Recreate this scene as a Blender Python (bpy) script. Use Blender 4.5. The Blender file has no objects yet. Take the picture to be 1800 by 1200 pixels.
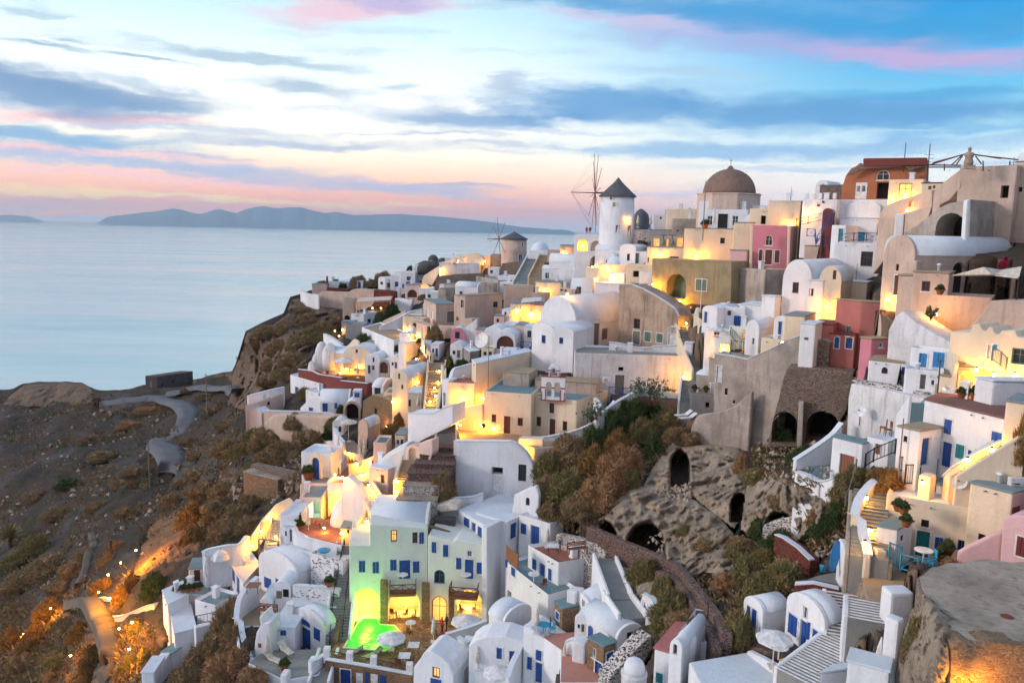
import bpy,bmesh,math,random
import numpy as np
from mathutils import Vector,Matrix,noise
random.seed(7)
rng=np.random.default_rng(5)
scene=bpy.context.scene
COL=scene.collection
R_=math.radians
F=1400.0
CAM=Vector((0,0,100.0))
PITCH=math.atan(197/1400.0);ROLL=R_(1.2)
f0=Vector((0,math.cos(PITCH),-math.sin(PITCH)));u0=Vector((0,math.sin(PITCH),math.cos(PITCH)));r0=Vector((1,0,0))
FW=f0;RT=(r0*math.cos(ROLL)+u0*math.sin(ROLL));UP=(u0*math.cos(ROLL)-r0*math.sin(ROLL))
cd=bpy.data.cameras.new('camera');cam=bpy.data.objects.new('camera',cd);COL.objects.link(cam)
cd.lens=28.0;cd.sensor_width=36.0;cd.clip_end=120000;cd.clip_start=0.5
mw=Matrix.Identity(4)
for i in range(3):
    mw[i][0]=RT[i];mw[i][1]=UP[i];mw[i][2]=-FW[i];mw[i][3]=CAM[i]
cam.matrix_world=mw
scene.camera=cam
def ray(px,py):return FW+RT*((px-900)/F)-UP*((py-600)/F)
def at(px,py,D):return CAM+ray(px,py)*D
def proj(P):
    v=P-CAM;z=v.dot(FW);return 900+F*v.dot(RT)/z,600-F*v.dot(UP)/z
def onz(px,py,z):
    r=ray(px,py);return CAM+r*((z-CAM.z)/r.z)
def hgt(P,py):
    k=(600-py)/F;v=P-CAM;a=v.dot(UP);b=v.dot(FW)
    return(k*b-a)/(UP.z-k*FW.z)
def slen(P,d,px):
    k=(px-900)/F;v=P-CAM
    return(k*v.dot(FW)-v.dot(RT))/(d.dot(RT)-k*d.dot(FW))
DC="""1800,300,60 1700,330,66 1600,330,80 1500,340,88 1400,370,105 1300,400,115 1230,400,122 1150,400,135 1085,415,140 1020,440,150 950,440,175
905,462,190 830,455,195 770,460,205 700,490,200 640,500,205 560,510,200 520,520,198 1800,480,57 1700,520,62 1600,560,67 1500,520,78 1400,540,85
1300,480,105 1200,520,112 1100,500,122 1000,500,138 900,500,158 850,480,175 800,540,150 700,560,160 620,560,166 750,620,130 650,600,152 560,640,152
470,640,178 430,600,185 1000,600,105 900,620,104 1100,600,101 1210,640,94 1300,620,86 1400,600,80 1500,620,69 1600,650,60 1700,660,56 1800,660,51
1800,760,44 1700,760,49 1600,800,50 1500,740,60 1500,820,54 1400,700,76 1400,780,69 1300,760,77 1200,720,86 1100,700,91 1000,760,84 900,770,86
800,760,90 760,700,101 700,720,112 620,740,122 540,720,138 450,730,145 420,770,142 1800,860,41 1700,880,46 1600,880,48 1500,900,52 1400,900,59
1300,880,66 1200,860,72 1100,880,73 1000,880,76 900,870,77 800,870,79 700,860,85 620,860,91 540,860,96 430,870,118 350,860,138 1800,960,37 1700,960,42
1600,990,43 1500,1000,45 1400,1000,51 1300,980,59 1200,980,64 1100,960,68 1000,980,70 900,1000,71.5 800,1000,75 700,1000,79 620,960,82 540,950,84
460,960,86 380,1000,87 300,980,103 200,960,128 100,960,155 0,960,172 1600,1100,37 1500,1100,40 1420,1140,41.5 1300,1180,42 1200,1100,52
1100,1100,58 1000,1100,60 900,1100,64 800,1100,71 700,1100,76 620,1100,77 540,1140,70 440,1150,70 340,1100,79 270,1130,86 200,1060,99 100,1100,116
0,1100,132 0,1240,112 200,1240,84 400,1240,66 600,1240,61 800,1240,56 1000,1240,50 1200,1240,43 1400,1240,36 1600,1240,33 1800,1240,31.4 0,700,262
100,690,256 200,700,246 300,680,236 400,660,226 0,780,215 100,780,210 200,780,202 300,760,196 370,740,192 300,850,168 200,860,170 100,860,184
0,860,192 -150,700,265 -150,960,175 -150,1240,115 1950,300,55 1950,700,42 1950,1240,30 400,700,205 400,560,190 500,450,215 700,400,235 900,380,230 1100,330,175"""
dcp=np.array([[float(v)for v in s.split(',')]for s in DC.split()])
_X=dcp[:,:2]/100.0
_d=np.sqrt(((_X[:,None]-_X[None])**2).sum(-1))
_A=np.zeros((len(_X)+1,)*2);_A[:-1,:-1]=-_d;_A[:-1,-1]=1;_A[-1,:-1]=1
_w=np.linalg.solve(_A+np.eye(len(_A))*-1e-3,np.append(np.log(dcp[:,2]),0))
ANCH=[]
def refit():
    global _X,_w
    X2=[];L2=[]
    AN=np.array([a[:2]for a in ANCH])if ANCH else np.zeros((1,2))-9e9
    for x,y,d in ANCH+[tuple(r)for r in dcp if((AN-r[:2])**2).sum(1).min()>1600]:
        if any((x-a)**2+(y-b)**2<36 for a,b in X2):continue
        X2.append((x,y));L2.append(math.log(d))
    _X=np.array(X2)/100.0;k=len(_X);dd=np.sqrt(((_X[:,None]-_X[None])**2).sum(-1))
    A=np.zeros((k+1,k+1));A[:-1,:-1]=-dd-np.eye(k)*.012;A[:-1,-1]=1;A[-1,:-1]=1
    _w=np.linalg.solve(A,np.append(np.array(L2),0))
def DMa(px,py):
    q=np.stack([np.asarray(px,float),np.asarray(py,float)],-1)/100.0
    dd=np.sqrt(((q[...,None,:]-_X)**2).sum(-1))
    return np.exp(-(dd*_w[:-1]).sum(-1)+_w[-1])
def Dm(px,py):return float(DMa(px,py))
def G(px,py,dz=0.0):
    p=at(px,py,Dm(px,py));p.z+=dz;return p
MATS={}
def nt(name):
    m=bpy.data.materials.new(name);m.use_nodes=True
    t=m.node_tree;b=t.nodes['Principled BSDF']
    return m,t,b
def N(t,typ,**kw):
    n=t.nodes.new(typ)
    for k,v in kw.items():
        if k in n.bl_rna.properties.keys():setattr(n,k,v)
        else:n.inputs[k.replace('_',' ')].default_value=v
    return n
def mixc(t,f,a,b):
    n=t.nodes.new('ShaderNodeMix');n.data_type='RGBA'
    for i,v in((0,f),(6,a),(7,b)):
        if hasattr(v,'is_linked'):t.links.new(v,n.inputs[i])
        elif i==0:n.inputs[0].default_value=v
        else:n.inputs[i].default_value=(*v,1)
    return n.outputs[2]
def ramp(t,v,lo,hi):
    n=t.nodes.new('ShaderNodeMapRange');n.inputs[1].default_value=lo;n.inputs[2].default_value=hi
    t.links.new(v,n.inputs[0]);return n.outputs[0]
def pos(t,sc=(1,1,1)):
    g=t.nodes.new('ShaderNodeNewGeometry');m=t.nodes.new('ShaderNodeMapping');m.inputs[3].default_value=sc
    t.links.new(g.outputs['Position'],m.inputs[0]);return m.outputs[0]
def noi(t,vec,scale,detail=4,rough=.55):
    n=t.nodes.new('ShaderNodeTexNoise');n.inputs['Scale'].default_value=scale;n.inputs['Detail'].default_value=detail
    n.inputs['Roughness'].default_value=rough
    t.links.new(vec,n.inputs['Vector']);return n.outputs['Fac']
def bump(t,b,h,dist,strength=.6):
    n=t.nodes.new('ShaderNodeBump');n.inputs['Distance'].default_value=dist;n.inputs['Strength'].default_value=strength
    t.links.new(h,n.inputs['Height']);t.links.new(n.outputs[0],b.inputs['Normal'])
def plaster(name,c,worn=.25,rough=.9,stain=None):
    m,t,b=nt(name);b.inputs['Roughness'].default_value=rough;b.inputs['Specular IOR Level'].default_value=.25
    p=pos(t);st=stain or tuple(v*.62 for v in c)
    n1=noi(t,p,.35,5,.6);n2=noi(t,pos(t,(2.2,2.2,.25)),1.0,4,.65);n3=noi(t,p,4.0,8,.75)
    a=mixc(t,ramp(t,n1,.42,.7),c,tuple(v*(1-.5*worn)for v in c))
    s=N(t,'ShaderNodeMath',operation='MULTIPLY');t.links.new(ramp(t,n2,.52,.78),s.inputs[0]);s.inputs[1].default_value=worn*1.3
    a=mixc(t,s.outputs[0],a,st)
    s3=N(t,'ShaderNodeMath',operation='MULTIPLY');t.links.new(ramp(t,n3,.5,.75),s3.inputs[0]);s3.inputs[1].default_value=worn*.8
    a=mixc(t,s3.outputs[0],a,st)
    t.links.new(a,b.inputs['Base Color']);bump(t,b,n3,.09,.7)
    MATS[name]=m;return m
def paint(name,c,rough=.5,wood=True):
    m,t,b=nt(name);b.inputs['Roughness'].default_value=rough
    n=noi(t,pos(t,(9,9,1.2)if wood else(2,2,2)),1.5,3)
    t.links.new(mixc(t,ramp(t,n,.35,.75),c,tuple(v*.6 for v in c)),b.inputs['Base Color'])
    MATS[name]=m;return m
def stone(name,mortar,stones,scale,edge=.08,rnd=.9,dist=.12,thr=None):
    m,t,b=nt(name);b.inputs['Roughness'].default_value=.95;b.inputs['Specular IOR Level'].default_value=.15
    p=pos(t,(1,1,1.9))
    wn=t.nodes.new('ShaderNodeTexNoise');wn.inputs['Scale'].default_value=2.4;wn.inputs['Detail'].default_value=4;t.links.new(p,wn.inputs['Vector'])
    add=N(t,'ShaderNodeVectorMath',operation='MULTIPLY_ADD');t.links.new(wn.outputs['Color'],add.inputs[0]);add.inputs[1].default_value=(.9,.9,.7);t.links.new(p,add.inputs[2])
    v=N(t,'ShaderNodeTexVoronoi',feature='DISTANCE_TO_EDGE');v.inputs['Scale'].default_value=scale;t.links.new(add.outputs[0],v.inputs['Vector'])
    v2=N(t,'ShaderNodeTexVoronoi',feature='F1');v2.inputs['Scale'].default_value=scale;t.links.new(add.outputs[0],v2.inputs['Vector'])
    sep=t.nodes.new('ShaderNodeSeparateColor');t.links.new(v2.outputs['Color'],sep.inputs[0])
    c=mixc(t,sep.outputs[0],stones[0],stones[1]);c=mixc(t,ramp(t,sep.outputs[1],.55,.8),c,stones[2])
    m1=ramp(t,v.outputs[0],edge*.6,edge)
    if thr is not None:
        k=N(t,'ShaderNodeMath',operation='MULTIPLY');t.links.new(m1,k.inputs[0]);t.links.new(ramp(t,sep.outputs[2],thr,thr+.02),k.inputs[1]);m1=k.outputs[0]
    big=noi(t,p,.5,4)
    c=mixc(t,m1,mortar,c);c=mixc(t,ramp(t,big,.5,.8),c,tuple(x*.6 for x in mortar))
    t.links.new(c,b.inputs['Base Color']);bump(t,b,m1,dist,.9)
    MATS[name]=m;return m
def emit(name,c,s,base=(.8,.6,.3)):
    m,t,b=nt(name);b.inputs['Base Color'].default_value=(*base,1)
    n=noi(t,pos(t),1.6,3)
    t.links.new(mixc(t,ramp(t,n,.3,.7),c,tuple(v*.55 for v in c)),b.inputs['Emission Color']);b.inputs['Emission Strength'].default_value=s
    MATS[name]=m;return m
W=(.78,.79,.80)
plaster('white',W,.30,stain=(.42,.42,.43));plaster('white_worn',(.70,.70,.70),.55,stain=(.28,.25,.23));plaster('cream',(.76,.64,.47),.3)  # cream is yellowed to put lamp gold into lamp-lit walls
plaster('cream_pink',(.74,.56,.48),.2);plaster('tan',(.60,.46,.37),.5,stain=(.30,.22,.17));plaster('beige',(.46,.40,.34),1.0,stain=(.24,.21,.19));plaster('grey',(.34,.32,.30),.5)
plaster('ruin',(.46,.34,.25),.95,stain=(.16,.11,.08));plaster('pink',(.60,.22,.27),.3);plaster('pale_pink',(.72,.46,.46),.2)
plaster('red',(.46,.17,.15),.35);plaster('orange',(.46,.16,.075),.45,stain=(.3,.22,.15));plaster('green_white',(.72,.75,.66),.25)  # green tint puts pool light into the white hotel's colour
plaster('dark_red',(.20,.055,.045),.4);plaster('brown',(.16,.10,.07),.5);plaster('roof_white',(.66,.72,.76),.25,stain=(.38,.42,.45))  # roof whitewash tinted blue, sky light put into the colour
plaster('roof_grey',(.24,.29,.30),.4);plaster('roof_teal',(.18,.28,.30),.4);plaster('roof_tan',(.38,.30,.20),.5);plaster('terracotta',(.38,.15,.10),.45)
plaster('roof_red',(.22,.11,.09),.4);plaster('floor_grey',(.27,.27,.25),.5);plaster('floor_pink',(.52,.24,.18),.35);plaster('olive_plaster',(.32,.27,.16),.8)
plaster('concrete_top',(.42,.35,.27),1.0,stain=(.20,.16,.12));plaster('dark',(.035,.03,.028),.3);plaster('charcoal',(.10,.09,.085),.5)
paint('blue',(.018,.085,.33));paint('bright_blue',(.02,.22,.52));paint('brown_wood',(.13,.035,.015));paint('rust_wood',(.26,.09,.04));paint('teal',(.01,.19,.22));paint('green',(.07,.16,.12))
paint('grey_wood',(.20,.18,.15));paint('white_paint',(.78,.78,.77),.5,False);paint('dark_wood',(.05,.022,.013));paint('iron',(.02,.02,.025),.4,False)
paint('canvas',(.66,.60,.50),.9,False);paint('canvas_white',(.76,.75,.73),.9,False);paint('black',(.01,.01,.011),.6,False);paint('terracotta_pot',(.42,.13,.05),.8,False)
paint('magenta',(.40,.01,.07),.8,False);paint('yellow_cloth',(.8,.5,.1),.8,False);paint('red_cloth',(.5,.03,.02),.8,False);paint('dark_cloth',(.03,.03,.05),.8,False)
paint('skin',(.5,.28,.18),.6,False);paint('bronze',(.18,.22,.17),.5,False);paint('slate',(.11,.11,.12),.8,False);paint('aqua',(.03,.33,.5),.4);paint('tan_cloth',(.45,.32,.18),.9,False)
m,t,b=nt('glass_dark');b.inputs['Base Color'].default_value=(.02,.025,.03,1);b.inputs['Roughness'].default_value=.12;MATS['glass_dark']=m
stone('rubble',(.30,.245,.20),((.24,.15,.11),(.15,.10,.08),(.09,.07,.06)),3.6,.14)
stone('brown_stone',(.32,.22,.13),((.24,.15,.09),(.15,.10,.065),(.30,.20,.12)),3.3,.13)
stone('lava',(.28,.21,.18),((.16,.065,.05),(.09,.05,.04),(.05,.04,.038)),3.6,.10)
stone('white_mortar',(.60,.57,.53),((.10,.08,.07),(.18,.11,.09),(.05,.045,.045)),3.0,.2)
stone('speckled',(.74,.73,.74),((.06,.055,.05),(.10,.08,.07),(.03,.03,.03)),3.4,.2,thr=.72)
stone('tiles',(.45,.27,.14),((.17,.11,.08),(.13,.085,.065),(.20,.13,.09)),1.2,.04,dist=.01)
stone('red_brick',(.24,.12,.10),((.20,.045,.03),(.15,.035,.025),(.10,.03,.02)),3.4,.07)
emit('lit',(1.0,.46,.05),1.0);emit('lit_orange',(1.0,.36,.04),1.0);emit('lit_white',(.85,1.0,.25),1.5);emit('bulb',(1.0,.66,.18),60)  # niche back walls in the lit materials glow in place of lamp light
emit('pool',(.10,1.0,.02),.16,(.05,.6,.1));emit('pool_teal',(.05,.55,.38),.5,(.05,.4,.35))
_pb=MATS['pool'].node_tree.nodes['Principled BSDF'];_pb.inputs['Roughness'].default_value=.06;bump(MATS['pool'].node_tree,_pb,noi(MATS['pool'].node_tree,pos(MATS['pool'].node_tree),2.2,3),.12,.5)
def link(o):COL.objects.link(o);return o
def tag(o,label=None,cat=None,group=None,kind=None):
    if label:o['label']=label
    if cat:o['category']=cat
    if group:o['group']=group
    if kind or cat:o['kind']=kind or 'thing'
    return o
def empty(name,loc,label,cat,group=None,rz=0):
    o=bpy.data.objects.new(name,None);o.location=loc;o.rotation_euler.z=rz;o.empty_display_size=.1
    link(o);return tag(o,label,cat,group)
def origin(par):
    return Vector(par.location)if par is not None else Vector((0,0,0))
def mesh(name,vs,fs,mat,parent=None,smooth=False,mats=None,mi=None,base=None):
    """vs are world positions unless base is given."""
    loc=base if base is not None else Vector((0,0,0))
    off=Vector((0,0,0))
    p=parent
    while p is not None:off+=p.location;p=p.parent
    me=bpy.data.meshes.new(name)
    sub=off+loc
    me.from_pydata([(v[0]-sub.x,v[1]-sub.y,v[2]-sub.z)for v in vs],[],fs)
    for mm in(mats or[mat]):me.materials.append(MATS[mm]if isinstance(mm,str)else mm)
    if mi is not None:
        for pl,k in zip(me.polygons,mi):pl.material_index=k
    if smooth:
        for pl in me.polygons:pl.use_smooth=True
    me.update()
    o=bpy.data.objects.new(name,me);o.location=loc;o.parent=parent
    return link(o)
class MB:
    def __init__(s):s.v=[];s.f=[];s.m=[]
    def add(s,vs,fs,mi=0):
        b=len(s.v);s.v+=[Vector(v)for v in vs];s.f+=[tuple(b+i for i in f)for f in fs];s.m+=[mi]*len(fs);return s
    def box(s,o,a,b_,c,mi=0):
        """parallelepiped from corner o along a, b_, c"""
        o,a,b_,c=map(Vector,(o,a,b_,c))
        if a.cross(b_).dot(c)<0:a,b_=b_,a
        vs=[o,o+a,o+a+b_,o+b_,o+c,o+a+c,o+a+b_+c,o+b_+c]
        return s.add(vs,[(3,2,1,0),(4,5,6,7),(0,1,5,4),(1,2,6,5),(2,3,7,6),(3,0,4,7)],mi)
    def tube(s,a,b_,r,r2=None,n=6,mi=0):
        a,b_=Vector(a),Vector(b_);d=(b_-a).normalized();r2=r if r2 is None else r2
        x=d.orthogonal().normalized();y=d.cross(x)
        vs=[]
        for P,rr in((a,r),(b_,r2)):
            for i in range(n):
                w=2*math.pi*i/n;vs.append(P+x*math.cos(w)*rr+y*math.sin(w)*rr)
        fs=[(i,(i+1)%n,n+(i+1)%n,n+i)for i in range(n)]+[tuple(range(n))[::-1],tuple(range(n,2*n))]
        return s.add(vs,fs,mi)
    def lathe(s,c,prof,n=16,mi=0):
        c=Vector(c);vs=[];fs=[]
        for r,z in prof:
            for i in range(n):
                w=2*math.pi*i/n;vs.append(c+Vector((r*math.cos(w),r*math.sin(w),z)))
        for j in range(len(prof)-1):
            for i in range(n):
                fs.append((j*n+i,j*n+(i+1)%n,(j+1)*n+(i+1)%n,(j+1)*n+i))
        fs.append(tuple(range(n))[::-1]);fs.append(tuple(range((len(prof)-1)*n,len(prof)*n)))
        return s.add(vs,fs,mi)
    def build(s,name,mat,parent=None,smooth=False,mats=None,base=None):
        return mesh(name,s.v,s.f,mat,parent,smooth,mats,s.m if mats else None,base)
def finish(o,bev=0.0,cut=None,seg=2):
    """bevel, then cut the openings out of a wall mesh"""
    me=o.data
    if bev:
        bm=bmesh.new();bm.from_mesh(me)
        bmesh.ops.recalc_face_normals(bm,faces=bm.faces)
        es=[e for e in bm.edges if e.is_manifold and e.calc_face_angle(0)>.5]
        bmesh.ops.bevel(bm,geom=es,offset=bev,segments=seg,affect='EDGES',profile=.6,clamp_overlap=True)
        bm.to_mesh(me);bm.free()
    if cut:
        cm=bpy.data.meshes.new('tmpcut');cm.from_pydata([tuple(v)for v in cut.v],[],cut.f)
        bm=bmesh.new();bm.from_mesh(cm);bmesh.ops.recalc_face_normals(bm,faces=bm.faces);bm.to_mesh(cm);bm.free()
        co=bpy.data.objects.new('tmpcut',cm);link(co)
        mo=o.modifiers.new('b','BOOLEAN');mo.object=co;mo.operation='DIFFERENCE';mo.solver='EXACT';mo.use_self=True
        n0=len(me.polygons)
        par=o.parent;o.parent=None;sv=o.location.copy();
        off=Vector((0,0,0));p=par
        while p is not None:off+=p.location;p=p.parent
        o.location=off+sv
        dg=bpy.context.evaluated_depsgraph_get();dg.update()
        nm=bpy.data.meshes.new_from_object(o.evaluated_get(dg))
        o.modifiers.clear();o.parent=par;o.location=sv
        if len(nm.polygons)>3:
            o.data=nm
        else:print('BOOL FAIL',o.name)
        bpy.data.objects.remove(co);bpy.data.meshes.remove(cm)
    return o
FACES=[]   # wall faces as seen, so that the ground never stands in front of them
FOOT=[]      # footprints, for the ground to stay out of the rooms
class Face:
    """an upright wall plane: origin O, unit direction d along it, outward normal n"""
    def __init__(s,O,d,n,ln):s.O,s.d,s.n,s.ln=O,d,n,ln
    def hit(s,px,py):
        r=ray(px,py);t=(s.O-CAM).dot(s.n)/r.dot(s.n);P=CAM+r*t
        return(P-s.O).dot(s.d),P.z
    def rect(s,x0,y0,x1,y1):
        xc,yc=(x0+x1)/2,(y0+y1)/2
        ua,_=s.hit(x0,yc);ub,_=s.hit(x1,yc);_,za=s.hit(xc,y0);_,zb=s.hit(xc,y1)
        return min(ua,ub),max(ua,ub),min(za,zb),max(za,zb)
    def P(s,u,z,o=0):return Vector((s.O.x+s.d.x*u+s.n.x*o,s.O.y+s.d.y*u+s.n.y*o,z))
def profile(u0,u1,z0,z1,arch,n=8):
    if not arch:return[(u0,z0),(u1,z0),(u1,z1),(u0,z1)]
    r=(u1-u0)/2;c=(u0+u1)/2;h=min(r,(z1-z0)*.6);zc=z1-h
    return[(u0,z0),(u1,z0)]+[(c+r*math.cos(math.pi*i/n),zc+h*math.sin(math.pi*i/n))for i in range(n+1)]
def prism(fc,pr,o0,o1):
    m=MB();k=len(pr)
    m.add([fc.P(u,z,o0)for u,z in pr]+[fc.P(u,z,o1)for u,z in pr],
          [tuple(range(k))[::-1],tuple(range(k,2*k))]+[(i,(i+1)%k,k+(i+1)%k,k+i)for i in range(k)])
    return m
def ring(fc,pr,w,o0,o1):
    """flat surround of an outline, w wide, inside it"""
    c=(sum(p[0]for p in pr)/len(pr),sum(p[1]for p in pr)/len(pr))
    us=[p[0]for p in pr];zs=[p[1]for p in pr];su=1-2*w/max(.3,max(us)-min(us));sz=1-2*w/max(.3,max(zs)-min(zs))
    cu,cz=(max(us)+min(us))/2,(max(zs)+min(zs))/2
    pi=[(cu+(u-cu)*su,cz+(z-cz)*sz)for u,z in pr];k=len(pr)
    vs=[fc.P(u,z,o0)for u,z in pr]+[fc.P(u,z,o1)for u,z in pr]+[fc.P(u,z,o1)for u,z in pi]+[fc.P(u,z,o0)for u,z in pi]
    fs=[]
    for a in range(4):
        b_=(a+1)%4
        for i in range(k):fs.append((a*k+i,a*k+(i+1)%k,b_*k+(i+1)%k,b_*k+i))
    return MB().add(vs,fs)
CK=dict(b='blue',B='bright_blue',n='brown_wood',k='dark',t='teal',g='green',r='dark_red',w='white_paint',o='rust_wood',e='grey_wood',d='glass_dark',c='cream',a='aqua')
def openings(root,faces,ops):
    cut=MB();
    for s in[q for q in ops.split(';')if q.strip()]:
        a=s.split();fc=faces.get(a[0]);kind=a[1];ck=a[2];x0,y0,x1,y1=map(float,a[3:7]);deep=float(a[7])if len(a)>7 else None
        if fc is None:print('no face',s);continue
        arch=kind.endswith('a');k=kind[0]
        ua,ub,za,zb=fc.rect(x0,y0,x1,y1)
        if fc.ln:
            if ub>fc.ln+.3 or ua<-.3:print('   opening off wall',root.name,s,round(ua,2),round(ub,2),round(fc.ln,2))
            ua,ub=max(.12,ua),min(fc.ln-.12,ub)
        if ub-ua<.15 or zb-za<.15:continue
        pr=profile(ua,ub,za,zb,arch)
        rec={'w':.16,'s':.06,'d':.16,'y':.14,'n':1.0,'N':3.0,'t':.05}[k]
        if deep:rec=deep
        c=prism(fc,pr,.5,-rec);cut.add(c.v,c.f)
        col=CK.get(ck,'blue');wd=ub-ua;ht=zb-za
        if k=='w' or k=='y':
            fr=ring(fc,pr,min(.09,wd*.16),-rec*.3,-rec+.005)
            mu=(ua+ub)/2
            fr.add(*_bx(fc,mu-.025,mu+.025,za+.02,zb-.02,-rec+.05,-rec+.005))
            if ht>1:
                zz=za+ht*.6;fr.add(*_bx(fc,ua+.03,ub-.03,zz-.02,zz+.02,-rec+.045,-rec+.005))
            w=fr.build('window','brown_wood' if k=='y' else col,root)
            pn=prism(fc,pr,-rec+.03,-rec-.05);pn.build('pane',{'y':'lit'}.get(k,'glass_dark'),w)
            sl=MB().add(*_bx(fc,ua-.08,ub+.08,za-.08,za,.07,-.02));sl.build('sill','white_paint' if k=='w' else 'white_paint',w)
        elif k=='s':
            m_=MB();mu=(ua+ub)/2
            for p,q in((ua,mu-.015),(mu+.015,ub)):
                if arch:continue
                m_.add(*_bx(fc,p,q,za,zb,.03,-rec+.003))
                nb=max(3,int(ht/.16))
                for i in range(nb):
                    z_=za+.06+(ht-.12)*i/nb;m_.add(*_bx(fc,p+.05,q-.05,z_,z_+(ht-.12)/nb*.55,.05,.028))
            if arch:m_=prism(fc,pr,.02,-rec+.003)
            w=m_.build('window_shutter',col,root)
            ring(fc,[(u+(-.09 if u<mu else.09),z+(.09 if z>(za+zb)/2 else-.07))for u,z in pr],.08,.035,-.01).build('trim','white_paint',w)
        elif k=='d':
            m_=prism(fc,pr,-rec+.06,-rec+.002);nb=max(2,int(wd/.25))
            for i in range(nb):
                p=ua+.06+(wd-.12)*i/nb;q=p+(wd-.12)/nb*.82
                m_.add(*_bx(fc,p,q,za+.12,zb-(wd*.5 if arch else.14),-rec+.085,-rec+.055))
            w=m_.build('door',col,root)
            ring(fc,[(u+(-.1 if u<(ua+ub)/2 else.1),z+(.1 if z>(za+zb)/2 else 0))for u,z in pr],.085,.04,-.01).build('frame','white_paint',w)
        elif k=='t':
            prism(fc,pr,.04,-rec+.002).build('panel',col,root)
        elif k=='N':
            prism(fc,pr,-rec+.08,-rec+.01).build('back_wall',{'y':'lit','o':'lit_orange','W':'lit_white'}.get(ck,'cream'),root)
        elif k=='n' and ck in 'ywo':
            prism(fc,pr,-rec+.08,-rec+.01).build('back_wall',{'y':'lit','o':'lit_orange','w':'white'}[ck],root)
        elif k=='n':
            prism(fc,pr,-rec+.08,-rec+.01).build('dark_recess',CK.get(ck,'dark'),root)  # dark sheet painted in for the shade inside the opening
    return cut if cut.v else None
def _bx(fc,ua,ub,za,zb,o0,o1):
    m=prism(fc,[(ua,za),(ub,za),(ub,zb),(ua,zb)],o0,o1);return m.v,m.f
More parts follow.
